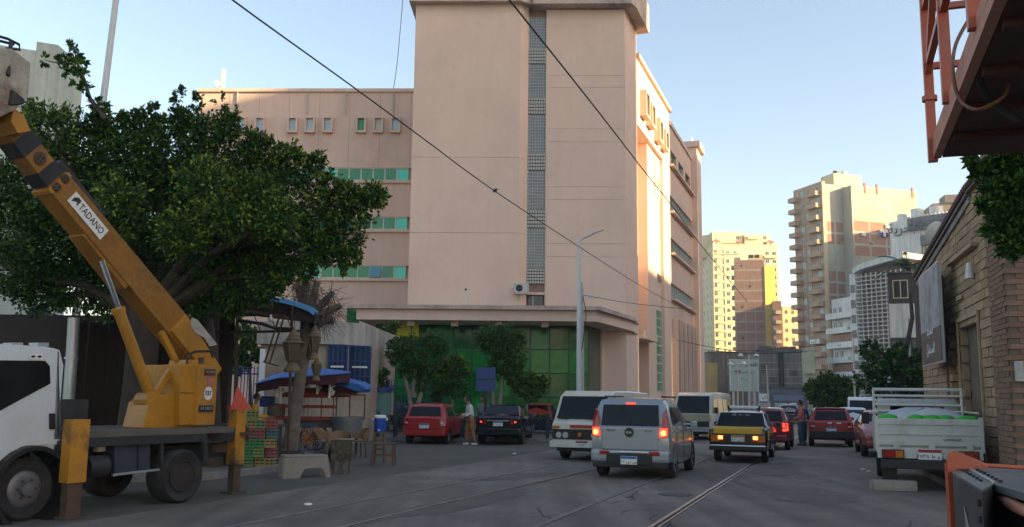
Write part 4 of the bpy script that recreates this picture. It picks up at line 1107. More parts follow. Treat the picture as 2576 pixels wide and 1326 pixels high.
# ---- black and yellow saloon taxi
tblk = mat('taxi_black', (.010, .010, .011), .2, .1, 3, coat=.7, dirt=.15, dcol=(.06, .05, .045))
tyel = mat('taxi_yellow', (.62, .36, .01), .3, .06, 2, coat=.5)
st = [(-2.05, .40, .74, .86, .70, .89), (-2.02, .34, .79, .90, .74, .93), (-1.3, .26, .81, .93, .76, .97), (-1.18, .26, .81, .93, .70, 1.0), (-.88, .24, .81, .93, .60, 1.37), (-.55, .24, .81, .93, .60, 1.42), (.3, .24, .81, .92, .60, 1.42), (.55, .24, .81, .92, .58, 1.38), (1.0, .24, .80, .91, .70, .95), (1.9, .3, .79, .86, .72, .89), (2.05, .36, .76, .8, .7, .83)]
wl_ = G(1926, 1163)
cen = wl_ + azv(STREET - 90) * .66 + azv(STREET) * 1.2
taxi, _ = car('taxi', 'black and yellow saloon taxi with a rolled white banner on its roof', 'taxi', cen, STREET, st, .295, .74, (-1.2, 1.22), tblk, chrome,
     side_panes=[[(-1.0, 1.0), (-.28, .99), (-.28, 1.32), (-.75, 1.33)], [(-.22, .99), (.72, .98), (.42, 1.32), (-.22, 1.33)]],
     rear=((-1.155, 1.02, .66), (-.91, 1.35, .56)), front=((.98, .98, .66), (.6, 1.34, .54)), steelrim=True, wd=.17)
kit(taxi, 'boot_lid', tyel, -.66, .66, -2.0, -1.2, .945, .985, bevel=.015)
kit(taxi, 'boot_face', tyel, -.66, .66, -2.07, -2.0, .80, .955, bevel=.02)
kit(taxi, 'rear_panel', tblk, -.74, .74, -2.06, -2.0, .50, .80, bevel=.01)
for s in (1, -1):
    lp = slab(taxi, 'tail_lamp', ambr, [(s * .36, -2.065, .58), (s * .73, -2.065, .58), (s * .73, -2.065, .76), (s * .36, -2.065, .76)], (0, -.02, 0), bevel=.006)
    slab(lp, 'lamp_red', redl, [(s * .37, -2.086, .59), (s * .5, -2.086, .59), (s * .5, -2.086, .75), (s * .37, -2.086, .75)], (0, -.006, 0))
    slab(lp, 'lamp_glow', redhot, [(s * .41, -2.094, .65), (s * .53, -2.094, .65), (s * .53, -2.094, .74), (s * .41, -2.094, .74)], (0, -.006, 0))
plate(taxi, (0, -2.07, .59), '٧٨١٦ س ط', head=mat('plate_orange', (.5, .16, .01), .4))
kit(taxi, 'bumper', chrome, -.74, .74, -2.17, -2.07, .455, .495, bevel=.015)
kit(taxi, 'bumper_rubber', black, -.78, .78, -2.17, -2.0, .35, .45, bevel=.02)
MB().tube([(-.69, -1.175, 1.005), (-.60, -.905, 1.365), (.60, -.905, 1.365), (.69, -1.175, 1.005)], .016, 6).build('window_trim', chrome, taxi)
text('كابتن', .1, platew, taxi, (0, 0, 0), 180, M=Matrix.Translation((0, -.955, 1.31)) @ Matrix.Rotation(R(54), 4, 'X') @ Matrix.Rotation(0, 4, 'Z')) if 0 else text(shape('توكلت على الله'), .085, platew, taxi, (0, -.975, 1.30), 180)
kit(taxi, 'side_stripe', tyel, .80, .822, -1.95, -1.6, .66, .9, both=True)
kit(taxi, 'mirror', black, .84, .98, .62, .72, .95, 1.07, bevel=.02, both=True)
o = thing('roof_sign', 'rolled white banner strapped across the taxi roof', 'banner', cen + Vector((0, 0, 1.43)), az_rot(STREET))
MB().cyl((-.42, -.1, .07), (.42, -.1, .07), .06, n=12).build('banner_roll', paint_w, o, smooth=40)
kit(o, 'roof_bar', black, .38, .42, -.3, .1, 0, .06, both=True); kit(o, 'roof_bar', black, .43, .47, -.2, 0, .0, .13, both=True)

# ---- generic saloons and hatchbacks
ST_H = [(-1.85, .40, .74, .90, .70, .93), (-1.80, .32, .80, .93, .73, .97), (-1.58, .28, .825, .95, .63, 1.38), (-1.48, .26, .83, .95, .60, 1.44), (-.6, .22, .83, .93, .60, 1.47), (.2, .22, .83, .92, .59, 1.45), (.5, .22, .83, .92, .56, 1.38), (1.05, .22, .82, .90, .70, .96), (1.6, .3, .77, .80, .62, .84), (1.8, .36, .66, .64, .5, .68)]
ST_S = [(-2.25, .42, .76, .92, .70, .96), (-2.18, .34, .84, .98, .76, 1.03), (-1.55, .27, .87, 1.0, .74, 1.05), (-.95, .24, .875, .98, .60, 1.40), (-.5, .22, .875, .96, .60, 1.45), (.3, .22, .875, .94, .59, 1.44), (.6, .22, .87, .93, .56, 1.36), (1.3, .24, .86, .90, .74, .95), (1.95, .3, .8, .78, .64, .82), (2.2, .38, .64, .62, .5, .66)]
SP_H = [[(-1.4, 1.0), (-.5, .98), (-.5, 1.34), (-1.2, 1.32)], [(-.44, .98), (.7, .97), (.35, 1.32), (-.44, 1.35)]]
SP_S = [[(-1.2, 1.05), (-.42, 1.02), (-.42, 1.34), (-.85, 1.33)], [(-.36, 1.02), (.85, .99), (.45, 1.30), (-.36, 1.35)]]
def hatch(label, x, y, az, col, tx='', lampm=redl, zr=None, st=ST_H, group=None):
    m_ = mat('paint_' + label[:14].replace(' ', '_'), col, .28, .06, 3, coat=.7, dirt=.12, dcol=(.08, .06, .05))
    p = G(x, y); cen = p + azv(az) * 1.1
    t, f = car('hatchback_car', label, 'car', cen, az, st, .285, .79, (-1.15, 1.15), m_, hubm, side_panes=SP_H, rear=((-1.778, 1.02, .60), (-1.605, 1.34, .53)), front=((1.0, .96, .66), (.55, 1.33, .52)), wd=.17, steelrim=True, group=group)
    kit(t, 'tailgate', m_, -.56, .56, -1.875, -1.84, .55, .93, bevel=.02); kit(t, 'bumper', m_, -.76, .76, -1.92, -1.7, .32, .54, bevel=.05)
    for s in (1, -1):
        lp = slab(t, 'tail_lamp', lampm, [(s * .60, -1.86, .66), (s * .79, -1.81, .68), (s * .78, -1.79, .93), (s * .60, -1.84, .95)], (0, -.03, 0), bevel=.008)
        slab(lp, 'lamp_lens', clearl, [(s * .60, -1.892, .74), (s * .72, -1.86, .75), (s * .72, -1.86, .81), (s * .60, -1.892, .81)], (0, -.006, 0))
    plate(t, (.0, -1.88, .58), tx)
    kit(t, 'mirror', m_, .83, .97, .62, .72, .98, 1.1, bevel=.02, both=True)
    for yy in (-.47, .78): kit(t, 'door_gap', gar, .824, .8345, yy - .007, yy + .007, .34, .92, both=True)
    kit(t, 'door_handle', black, .828, .846, -.7, -.56, .84, .87, both=True)
    kit(t, 'bumper_seam', gar, -.72, .72, -1.924, -1.9, .535, .545)
    MB().tube([(-.05, -1.735, 1.02), (.26, -1.72, 1.06)], .011, 6).build('wiper', black, t)
    return t, m_
redA, mA = hatch('bright red rounded hatchback parked beside the black saloon', 1078, 1116, 8, (.36, .022, .022), '٢٢٤٧ ق ر')
kit(redA, 'badge_strip', mA, -.35, .35, -1.885, -1.875, .9, .93)
fiat, mB = hatch('red angular hatchback with black bumper parked behind the man in the salmon shirt', 2091, 1123, 17, (.30, .014, .014), '٥٢٢ م س ن')
kit(fiat, 'bumper_black', black, -.80, .80, -1.96, -1.78, .34, .60, bevel=.02)
kit(fiat, 'roof_spoiler', mB, -.55, .55, -1.60, -1.42, 1.43, 1.47, bevel=.01)
kit(fiat, 'sticker', platew, .2, .36, -1.885, -1.875, .88, .93); kit(fiat, 'sticker', platew, -.12, .02, -1.885, -1.875, .88, .93)
r2, mC = hatch('dark red hatchback with lit tail lamp just ahead of the taxi', 1930, 1130, 20, (.20, .012, .018), '٩٣ ل', lampm=redon)

bp = mat('paint_black', (.008, .009, .012), .15, .1, 3, coat=.8)
p = G(1262, 1117)
blk, _ = car('saloon_car', 'glossy black saloon with chrome boot strip parked beside the red hatchback', 'car', p + azv(9) * 1.4, 9, ST_S, .31, .84, (-1.4, 1.35), bp, chrome, side_panes=SP_S, rear=((-1.50, 1.07, .66), (-1.0, 1.385, .54)), front=((1.2, .98, .70), (.66, 1.33, .54)))
kit(blk, 'boot_strip', chrome, -.42, .42, -2.285, -2.255, .86, .89)
kit(blk, 'bumper', bp, -.82, .82, -2.32, -2.1, .36, .6, bevel=.05)
for s in (1, -1): slab(slab(blk, 'tail_lamp', redl, [(s * .46, -2.25, .76), (s * .80, -2.16, .78), (s * .82, -2.1, .95), (s * .50, -2.23, .93)], (0, -.03, 0), bevel=.008), 'lamp_lens', redon, [(s * .6, -2.262, .8), (s * .72, -2.23, .81), (s * .72, -2.23, .86), (s * .6, -2.262, .86)], (0, -.006, 0))
plate(blk, (0, -2.27, .68), '٦١ د ع'); kit(blk, 'mirror', bp, .87, 1.0, .7, .8, 1.0, 1.12, bevel=.02, both=True)

def facing(label, x, y, az, col, kind='saloon', sc=1.0, name='saloon_car'):
    """a saloon seen from the front, nose towards azimuth az"""
    m_ = mat('paintf_' + label[:14].replace(' ', '_'), col, .28, .06, 3, coat=.7)
    t, _ = car(name, label, 'car', G(x, y) - azv(az) * 1.3, az, ST_S, .30, .84, (-1.4, 1.35), m_, hubm, side_panes=SP_S, rear=((-1.50, 1.07, .66), (-1.0, 1.385, .54)), front=((1.2, .98, .70), (.66, 1.33, .54)), steelrim=True)
    for s in (1, -1): slab(t, 'headlight', clearl, [(s * .42, 2.13, .62), (s * .72, 2.02, .62), (s * .72, 2.02, .74), (s * .42, 2.13, .72)], (0, .05, 0), bevel=.01)
    kit(t, 'grille', black, -.35, .35, 2.16, 2.21, .55, .64, bevel=.01); kit(t, 'bumper', m_, -.72, .72, 2.0, 2.25, .36, .52, bevel=.05)
    plate(t, (0, 2.26, .36), '١٢ ع', facing=0)
    return t
facing('silver saloon facing the camera between the red angular hatchback and the white pickup', 2150, 1108, 197, (.34, .38, .42))
tx2 = facing('distant black and yellow taxi coming towards the camera behind the man in the salmon shirt', 1984, 1066, 200, (.012, .012, .013), name='taxi')
kit(tx2, 'bonnet_panel', tyel, -.6, .6, 1.3, 1.95, .90, .93)
facing('distant pale grey car in the queue past the far taxi', 2000, 1046, 200, (.3, .32, .33))
facing('dark blue-black saloon inside the railings behind the bright red hatchback', 1062, 1086, 100, (.012, .016, .022))
facing('small red saloon behind the railings just left of the cream minibus', 1345, 1088, 190, (.32, .02, .018))
facing('faded red saloon almost hidden behind the left side of the white pickup', 2238, 1150, 197, (.27, .05, .04))
facing('dark green saloon parked inside the railings left of the cream minibus', 1200, 1072, 100, (.01, .05, .04))

# ---- vans
def van(name, label, loc, az, col, W_=1.69, L_=4.4, Hh=1.95, dark_band=True, fr=1, lowcol=None):
    m_ = mat('van_' + label[:12].replace(' ', '_'), col, .35, .06, 2, coat=.4, dirt=.3, dcol=(.25, .2, .14))
    t = thing(name, label, 'van', loc, az_rot(az))
    h = W_ / 2
    prof = [(-L_ / 2, .45), (-L_ / 2 - .03, 1.0), (-L_ / 2 + .08, 1.75), (-L_ / 2 + .25, Hh - .04), (0, Hh), (L_ / 2 - .75, Hh - .02), (L_ / 2 - .48, Hh - .14), (L_ / 2 - .12, 1.12), (L_ / 2, 1.0), (L_ / 2 + .02, .45)]
    vs, fs = [], []; cols = [(-1, .0), (-.985, .1), (-.88, 1), (.88, 1), (.985, .1), (1, 0)]
    # cross-sections along x: sides lean in towards the roof
    n = len(prof)
    xs = [-h, -h * .985, -h * .86, h * .86, h * .985, h]
    for i, x in enumerate(xs):
        for (y, z) in prof:
            zz = z; yy = y; xx = x
            if i in (0, 5): zz = z if z < 1.1 else z - .10; xx = x if z < 1.1 else x * (.98 if z < 1.5 else .92); yy = y * .985
            if i in (1, 4): xx = x if z < 1.1 else x * (.985 if z < 1.5 else .93); zz = z if z < 1.5 else z - .04
            vs.append((xx, yy, zz))
    for i in range(5):
        for k in range(n): fs.append((i * n + k, i * n + (k + 1) % n, (i + 1) * n + (k + 1) % n, (i + 1) * n + k))
    fs += [tuple(range(n))[::-1], tuple(range(5 * n, 6 * n))]
    MB().add(vs, fs).build('body', m_, t, smooth=30)
    y0, z0, y1, z1 = L_ / 2 - .12, 1.14, L_ / 2 - .45, Hh - .2
    MB().prism([(-h * .86, y0 - .01, z0), (h * .86, y0 - .01, z0), (h * .80, y1 - .01, z1), (-h * .80, y1 - .01, z1)], (0, .045, .03)).build('windscreen', dkglass, t, bevel=.01)
    for s in (1, -1):
        for a, b in ((L_ / 2 - 1.35, L_ / 2 - .5), (L_ / 2 - 2.4, L_ / 2 - 1.45), (L_ / 2 - 3.4, L_ / 2 - 2.5), (-L_ / 2 + .2, L_ / 2 - 3.5)):
            if b > a: MB().prism([(s * h * .985, a, 1.14), (s * h * .985, b, 1.14), (s * h * .925, b - (.15 if b > L_ / 2 - .6 else 0), Hh - .3), (s * h * .925, a, Hh - .3)], (s * .012, 0, 0)).build('side_window', dkglass, t)
        for yy in (L_ / 2 - .75, -L_ / 2 + .9):
            wheel(t, (s * (h - .13), yy, .31), .31, .18, hubm, side=s, steelrim=True)
        MB().box(*sorted((s * (h + .02), s * (h + .18))), L_ / 2 - .5, L_ / 2 - .42, 1.15, 1.4).build('mirror', black, t, bevel=.02)
    MB().box(-h + .1, h - .1, -L_ / 2 + .1, L_ / 2 - .1, .25, .47).build('underbody', black, t)
    yf = L_ / 2 + .02
    return t, m_, yf, h
vx = G(1471, 1149); 
bus, mb_, yf, h = van('minibus', 'cream old minibus with black lower front band and round twin headlights, coming towards the camera', GX(1463, 26.0) + azv(24) * 2.1, 204, (.60, .58, .49))
kit(bus, 'front_band', black, -h + .02, h - .02, yf - .04, yf + .03, .58, .86, bevel=.01)
kit(bus, 'bumper', paint_w, -h - .02, h + .02, yf - .05, yf + .14, .36, .54, bevel=.03)
kit(bus, 'red_strip', mat('red_strip', (.4, .03, .02), .5), -.35, .3, yf - .01, yf + .025, .90, .98)
for s in (1, -1):
    for xo in (.62, .42): MB().cyl((s * xo, yf + .0, .70), (s * xo, yf + .06, .70), .085, n=16).build('headlight', clearl, bus)
    kit(bus, 'indicator', ambr, s * .62, s * .82, yf - .01, yf + .03, .88, .95) if s > 0 else kit(bus, 'indicator', ambr, -.82, -.62, yf - .01, yf + .03, .88, .95)
MB().cyl((0, yf, .72), (0, yf + .045, .72), .06, n=14).build('badge', ambr, bus)
plate(bus, (-.1, yf + .14, .38), '٢٧٢٧', head=plred, facing=0)
MB().prism([(.05, yf - .35, 1.2), (.3, yf - .35, 1.2), (.22, yf - .42, 1.38), (.1, yf - .42, 1.42)], (0, .02, 0)).build('window_sticker', platew, bus)
for s in (-.4, .4): MB().tube([(s, yf - .06, 1.13), (s + .35, yf - .12, 1.2)], .012, 6).build('wiper', black, bus)
v2, m2, yf, h = van('minibus', 'dusty white minibus with tan nose and missing bumper, second van coming towards the camera', GX(1741, 40) + azv(25) * 2.2, 205, (.52, .51, .46), Hh=2.05, L_=4.6)
kit(v2, 'nose_panel', mat('tan_nose', (.36, .30, .19), .6, .15, 2), -h + .05, h - .05, yf - .05, yf + .02, .80, 1.1, bevel=.02)
kit(v2, 'grille_opening', black, -h + .1, h - .1, yf - .03, yf + .03, .55, .79)
kit(v2, 'plate_bar', platew, -.15, .35, yf + .031, yf + .06, .66, .72)
kit(v2, 'bumper_frame', steel, -h, h, yf + .05, yf + .12, .38, .44); kit(v2, 'bumper_frame', steel, -h, h, yf + .05, yf + .12, .52, .56)
v3, m3, yf, h = van('minivan', 'white minivan behind the silver saloon on the right', GX(2173, 45) + azv(20), 200, (.58, .60, .62), Hh=1.95, L_=3.8, W_=1.6)

# ---- white pickup
pw_ = mat('pickup_white', (.50, .50, .46), .45, .08, 2, .05, dirt=.55, dcol=(.27, .22, .16))
pc = P(2331, 1003, 18.3); pc.z = 0
pk = thing('pickup_truck', 'white drop-side pickup loaded with pale sacks, parked against the stone hall', 'pickup truck', pc, az_rot(STREET))
hb = .95
z0, z1 = .86, 1.40
kit(pk, 'tailgate', pw_, -hb, hb, .0, .05, z0, z1, bevel=.012)
for a, b in ((z0 + .02, z0 + .1), (z0 + .22, z0 + .26), (z0 + .42, z0 + .5)): kit(pk, 'tailgate_rib', pw_, -hb + .03, hb - .03, -.025, -.002, a, b, bevel=.008)
kit(pk, 'side_board', pw_, hb - .05, hb, .055, 2.4, z0, z1, both=True)
kit(pk, 'bed_floor', pw_, -hb + .05, hb - .05, .06, 2.4, z0 - .06, z0)
kit(pk, 'corner_post', pw_, hb - .04, hb + .03, -.03, .05, z0 - .1, z1 + .04, both=True)
for x in (-.6, .05, .72): kit(pk, 'hinge', pw_, x - .06, x + .06, -.05, -.027, z0 - .06, z0 + .07)
kit(pk, 'rear_sill', pw_, -hb, hb, -.02, .1, .62, z0 - .03, bevel=.01)
kit(pk, 'bumper', black, -.9, .9, -.12, .05, .42, .60, bevel=.02)
kit(pk, 'side_sill', pw_, hb - .04, hb - .005, .11, 2.4, .7, z0 - .01, both=True)
for s in (1, -1):
    lp = MB().box(*sorted((s * .46, s * .87)), -.06, -.021, .615, .79).build('tail_lamp', black, pk, bevel=.01)
    MB().box(*sorted((s * .48, s * .62)), -.07, -.061, .635, .77).build('amber_lens', ambr, lp)
    MB().box(*sorted((s * .625, s * .85)), -.07, -.061, .635, .77).build('red_lens', redl, lp)
plate(pk, (.0, -.05, .61), '٧٥٣٥ ط و ر', head=plred, w_=.42, h=.2)
text('CHEVROLET', .06, ink, pk, (.42, -.031, z0 + .14), 180)
for s in (1, -1):
    wheel(pk, (s * .72, .95, .34), .34, .22, hubm, side=s, steelrim=True); wheel(pk, (s * .75, 3.6, .34), .34, .22, hubm, side=s, steelrim=True)
    kit(pk, 'mudflap', black, s * .72 - .14, s * .72 + .14, .5, .53, .15, .6)
kit(pk, 'chassis', black, -.45, .45, .1, 4.2, .42, .62)
# cab
prof = [(2.5, .5), (2.5, 1.15), (2.55, 1.72), (2.75, 1.80), (3.5, 1.78), (3.75, 1.70), (4.1, 1.18), (4.9, 1.02), (5.0, .5)]
MB().prism([(-.82, y, z) for y, z in prof], (1.64, 0, 0)).build('cab', pw_, pk, bevel=.05, smooth=30)
MB().prism([(-.6, 2.49, 1.25), (.6, 2.49, 1.25), (.55, 2.53, 1.64), (-.55, 2.53, 1.64)], (0, -.015, 0)).build('rear_window', dkglass, pk)
for s in (1, -1): MB().prism([(s * .825, 2.75, 1.2), (s * .825, 3.95, 1.2), (s * .825, 3.6, 1.66), (s * .825, 2.75, 1.68)], (s * .01, 0, 0)).build('side_window', dkglass, pk)
for s in (1, -1): kit(pk, 'mirror', black, *sorted((s * .98, s * 1.15)), 3.7, 3.78, 1.2, 1.48, bevel=.02)
# headboard rack
rk = MB()
for s in (-1, 1): rk.tube([(s * .9, 2.42, z0), (s * .9, 2.42, 2.0)], .03, 8)
rk.build('rack_post', paint_w, pk)
for z in (2.0, 1.86, 1.66, 1.52): MB().tube([(-.92, 2.42, z), (.92, 2.42, z)], .028 if z < 2 else .035, 8).build('rack_rail', paint_w, pk)
for s in (-1, 1): MB().tube([(s * .93, .2, 1.52), (s * .93, 2.42, 1.52)], .02, 6).build('side_rail', paint_w, pk)
# sacks
sk = mat('sack_white', (.50, .51, .52), .85, .1, 3, .4)
def lump(name, mt, parent, c, r, seed=0, n=14, label=None):
    mb = MB(); vs = []; fs = []; rg = random.Random(seed); ph = [rg.uniform(0, 6) for _ in range(4)]
    m = n // 2
    for i in range(m + 1):
        th = pi * i / m
        for k in range(n):
            a = 2 * pi * k / n
            q = 1 + .09 * sin(3 * a + ph[0]) * sin(2 * th + ph[1]) + .06 * sin(5 * a + ph[2] + th * 2)
            ct = cos(th); cc = math.copysign(abs(cos(a)) ** .7, cos(a)); s_ = math.copysign(abs(sin(a)) ** .7, sin(a))
            vs.append((c[0] + r[0] * sin(th) ** .7 * cc * q, c[1] + r[1] * sin(th) ** .7 * s_ * q, c[2] + r[2] * ct * q))
    for i in range(m):
        for k in range(n): fs.append((i * n + k, i * n + (k + 1) % n, (i + 1) * n + (k + 1) % n, (i + 1) * n + k))
    return mb.add(vs, fs).build(name, mt, parent, smooth=180, label=label, weld=True)
def rel(o, x, y, z): return o.matrix_basis @ Vector((x, y, z))
pk_m = Matrix.Translation(pc) @ Matrix.Rotation(az_rot(STREET), 4, 'Z')
def topthing(name, label, cat, M, x, y, z, group=None): p = M @ Vector((x, y, z)); return thing(name, label, cat, p, M.to_euler().z, group)
o = topthing('tarpaulin', 'pale grey sheet heaped over the load in the pickup bed', 'tarpaulin', pk_m, 0, 1.1, z0)
lump('sheet', sk, o, (.05, 0, .32), (.82, .95, .42), 3, 20)
green = mat('green_bag', (.04, .42, .03), .5, .15, 6, .3)
for i, (x, w_) in enumerate(((-.72, .2), (-.2, .17), (.08, .2), (.34, .16), (.72, .2))):
    o = topthing('green_bag', ['bright green bag at the left end of the pickup tailgate', 'bright green bag second from the left along the pickup tailgate', 'bright green bag in the middle of the pickup tailgate', 'bright green bag right of the middle of the pickup tailgate', 'bright green bag at the right end of the pickup tailgate'][i], 'bag', pk_m, x, .2, z1 - .10, 'green bags along the pickup tailgate')
    lump('bag', green, o, (0, 0, .10), (w_, .14, .075), i, 12)

# ---- stone block, litter
rock = mat('rock', (.30, .27, .22), .95, .2, 3, .6)
p = G(2255, 1236)
o = MB().box(-.42, .42, -.16, .16, 0, .2).build('stone_block', rock, bevel=.045, smooth=30); o.location = p + Vector((0, .15, 0)); o.rotation_euler = (0, 0, -.06)
tag(o, 'rough pale stone block lying on the road behind the pickup', 'stone')
for i, (x, y) in enumerate(((2172, 1183), (2186, 1188), (775, 1272), (1295, 1143), (505, 1204), (565, 1200))):
    o = lump('litter', platew, None, (0, 0, .02), (.07, .05, .025), i, 8); o.location = G(x, y, .0); tag(o, ['crumpled white paper left of the pickup wheel', 'smaller scrap of white paper nearest the pickup wheel', 'scrap of white litter on the near left asphalt', 'white scrap on the asphalt in front of the black saloon', 'pale litter at the kerb under the truck tail', 'pale litter at the kerb beside the crates'][i], 'litter')
# ================================================================== CRANE TRUCK
RW = G(450, 1266); FWp = G(60, 1312)
hv = (FWp - RW).normalized(); HAZ = math.degrees(math.atan2(hv.x, hv.y)); WB = (FWp - RW).length
TS = frame(RW, HAZ + 180)
rimdk = mat('rim_dark', (.028, .022, .018), .8, .3, 5, .3)
ct = thing('crane_truck', 'white-cabbed crane truck with a raised yellow telescopic boom parked at the left kerb', 'crane truck', RW, front_rot(HAZ + 180))
cy = mat('crane_yellow', (.40, .18, .012), .45, .15, 1.5, .08, dirt=.45, dcol=(.16, .09, .03), coat=.2)
cyr = mat('crane_yellow_rust', (.42, .19, .015), .6, .15, 2, .15, dirt=1.0, dcol=(.05, .035, .03))
cyb = mat('boom_shaded_yellow', (.25, .11, .012), .5, .25, 1.2, .1, dirt=.7, dcol=(.09, .055, .03))  # darker copy of the crane yellow: tree shade painted into the boom
bk = mat('boom_black', (.014, .014, .015), .5, .25, 3, dirt=.3)
rust = mat('rusty_steel', (.075, .045, .03), .85, .3, 4, .4)
dkst = mat('chassis_dark', (.022, .022, .023), .7, .3, 3, .2, dirt=.4, dcol=(.05, .045, .04))
cabw = mat('cab_white', (.52, .56, .58), .3, .05, 1.2, coat=.5, dirt=.2, dcol=(.3, .28, .25))
def tp(x, y, d=0.): s, z = pl(TS, x, y, d); return Vector((s, d, z))
def tprism(name, mt, pts, d0, d1, parent=ct, **k):
    return MB().prism([tp(x, y, d0) for x, y in pts], (0, d1 - d0, 0)).build(name, mt, parent, **k)
cr_ = tp(155, 1000).x
ztop, zwl = tp(60, 868).z, tp(60, 1000).z
s_f = -WB - 1.05
prof = [(cr_, .75), (cr_, ztop - .25), (cr_ - .08, ztop - .03), (cr_ - .3, ztop), (s_f + .45, ztop), (s_f + .22, ztop - .1), (s_f, 1.35), (s_f - .03, .6), (-WB - .55, .6), (-WB - .45, .85), (-WB - .2, .98), (-WB + .2, .98), (-WB + .45, .85), (-WB + .5, .75)]
MB().prism([(s, 0.0, z) for s, z in prof], (0, 1.95, 0)).build('cab', cabw, ct, bevel=.05, smooth=30)
wz0 = tp(5, 1015).z; w1 = tp(118, 960).x
wp = [(s_f + .3, 1.32), (s_f + .5, ztop - .22), (tp(122, 895).x - .05, ztop - .2), (tp(126, 900).x, ztop - .27), (tp(126, 960).x, tp(126, 965).z), (tp(60, 1005).x, tp(60, 1000).z - .0)]
MB().prism([(s, -.012, z) for s, z in wp], (0, .014, 0)).build('side_window', dkglass, ct)
st_ = MB().prism([tp(x, y, -.02) for x, y in ((76, 890), (108, 891), (108, 905), (76, 904))], (0, .006, 0)).build('eyes_sticker', platew, ct)
for x in (84, 100): MB().prism([tp(x + a, 897 + b, -.026) for a, b in ((-6, 0), (-2, -3), (3, -3), (6, 0), (2, 3), (-3, 3))], (0, .005, 0)).build('sticker_eye', ink, st_)
tprism('door_gap', dkst, [(146, 885), (148, 885), (148, 1100), (146, 1100)], -.006, .0)
tprism('door_handle', black, [(126, 1040), (140, 1040), (140, 1080), (126, 1080)], -.03, -.001, bevel=.01)
tprism('skirt', cabw, [(0, 1105), (150, 1105), (150, 1118), (60, 1120), (10, 1150), (0, 1170)], -.01, .0)
for x in (30, 95): tprism('roof_bracket', steel, [(x, 862), (x + 28, 862), (x + 28, 872), (x, 872)], .1, .3)
MB().prism([(s_f + .04, .12, 1.42), (s_f + .28, .2, ztop - .2), (s_f + .28, 1.75, ztop - .2), (s_f + .04, 1.83, 1.42)], (-.04, 0, 0)).build('windscreen', dkglass, ct)
MB().lathe([(.50, -.25), (.56, -.25), (.56, .2), (.50, .2), (.50, -.25)], axis='y', n=24).build('wheel_arch', black, ct).location = (-WB, .1, .44)
for s, d, dual in ((-WB, .0, 0), (0, .0, 1)):
    for side in (0, 1):
        dd = .14 if side == 0 else 1.78
        sg = -1 if side == 0 else 1
        wd = .24 if not dual else .42
        o = MB().lathe([(.25, -wd * .4), (.38, -wd / 2), (.42, -wd * .36), (.42, wd * .36), (.38, wd / 2), (.25, wd * .4), (.25, -wd * .4)], axis='y', n=30).build('wheel', rubber, ct, smooth=35); o.location = (s, dd, .42)
        if dual: MB().lathe([(.25, sg * .17), (.24, sg * .19), (.19, sg * .02), (.10, sg * .02), (.10, sg * .12), (.02, sg * .13)], axis='y', n=20)  .build('rim', rimdk, o, smooth=30)
        else:
            MB().lathe([(.25, sg * .09), (.23, sg * .11), (.16, sg * .13), (.10, sg * .12), (.09, sg * .18), (.02, sg * .19)], axis='y', n=20).build('rim', hubm, o, smooth=30)
            for k in range(6): MB().cyl((.13 * cos(k * pi / 3), sg * .12, .13 * sin(k * pi / 3)), (.13 * cos(k * pi / 3), sg * .15, .13 * sin(k * pi / 3)), .018, n=6).build('wheel_nut', rust, o)
# chassis, deck, boxes
zd1, zd0 = tp(400, 1080).z, tp(400, 1100).z
se = tp(520, 1090).x
MB().box(cr_ + .1, se + .6, .0, 2.0, zd1 - .09, zd1).build('deck', mat('deck_plate', (.10, .09, .075), .8, .25, 3, .3, dirt=.6), ct)
MB().box(cr_ + .1, se, .0, .06, zd1 - .22, zd1 - .093).build('deck_rail', dkst, ct)
MB().box(s_f + .3, se + 1.1, .6, .8, .62, .86).build('chassis_rail', dkst, ct); MB().box(s_f + .3, se + 1.1, 1.2, 1.4, .62, .86).build('chassis_rail', dkst, ct)
MB().box(se, se + 1.25, .3, 1.7, zd1 - .25, zd1 - .02).build('rear_platform', dkst, ct)
tprism('battery_box', mat('battery_blue', (.03, .04, .055), .5, .15, 3), [(288, 1108), (345, 1104), (345, 1186), (288, 1190)], .08, .5, bevel=.01)
tprism('battery_box', MATS['battery_blue'], [(348, 1108), (378, 1106), (378, 1180), (348, 1184)], .08, .5, bevel=.01)
tprism('side_frame', dkst, [(405, 1100), (412, 1100), (412, 1178), (405, 1180)], .02, .08)
tprism('side_frame', dkst, [(512, 1088), (522, 1088), (522, 1160), (512, 1160)], .02, .08)
tprism('side_frame', steel, [(285, 1192), (410, 1178), (410, 1183), (285, 1198)], .02, .06)
MB().cyl(tp(213, 1176, .12), tp(262, 1172, .12), .16, n=16).build('air_tank', dkst, ct, smooth=40)
MB().cyl(tp(250, 1108, .2), tp(250, 1135, .2), .09, n=12).build('oil_filter', mat('filter', (.3, .27, .2), .6), ct)
MB().box(cr_ + .02, tp(235, 1005).x, .1, 1.8, tp(160, 1055).z, tp(160, 1005).z).build('guard_box', dkst, ct)
# outriggers
def outrig(xa, xb, y0, y1, y2, d, lab):
    s0_, s1_ = tp(xa, y1, d).x, tp(xb, y1, d).x
    zt_, zm_, zb_ = tp(xa, y0, d).z, tp(xa, y1, d).z, 0.03
    MB().box(s0_, s1_, d, d + .2, zm_, zt_).build('outrigger_leg', cyr, ct, bevel=.008)
    MB().box(s0_ + .03, s1_ - .03, d + .03, d + .17, zb_, zm_ + .1).build('outrigger_jack', rust, ct)
    MB().box(s0_ - .03, s1_ + .03, d - .03, d + .23, 0.004, .035).build('foot_plate', rust, ct)
    MB().box(s0_ + .03, s1_ - .03, d + .21, 1.9, zt_ - .45, zt_ - .3).build('outrigger_beam', dkst, ct)
outrig(170, 216, 1056, 1217, 1290, -.35, 'a')
def P2S(x, y):  # second outrigger stands behind the truck's tail
    p = G(x, y); return TS.inverted() @ p
q = P2S(596, 1243)
zt_ = 1.45
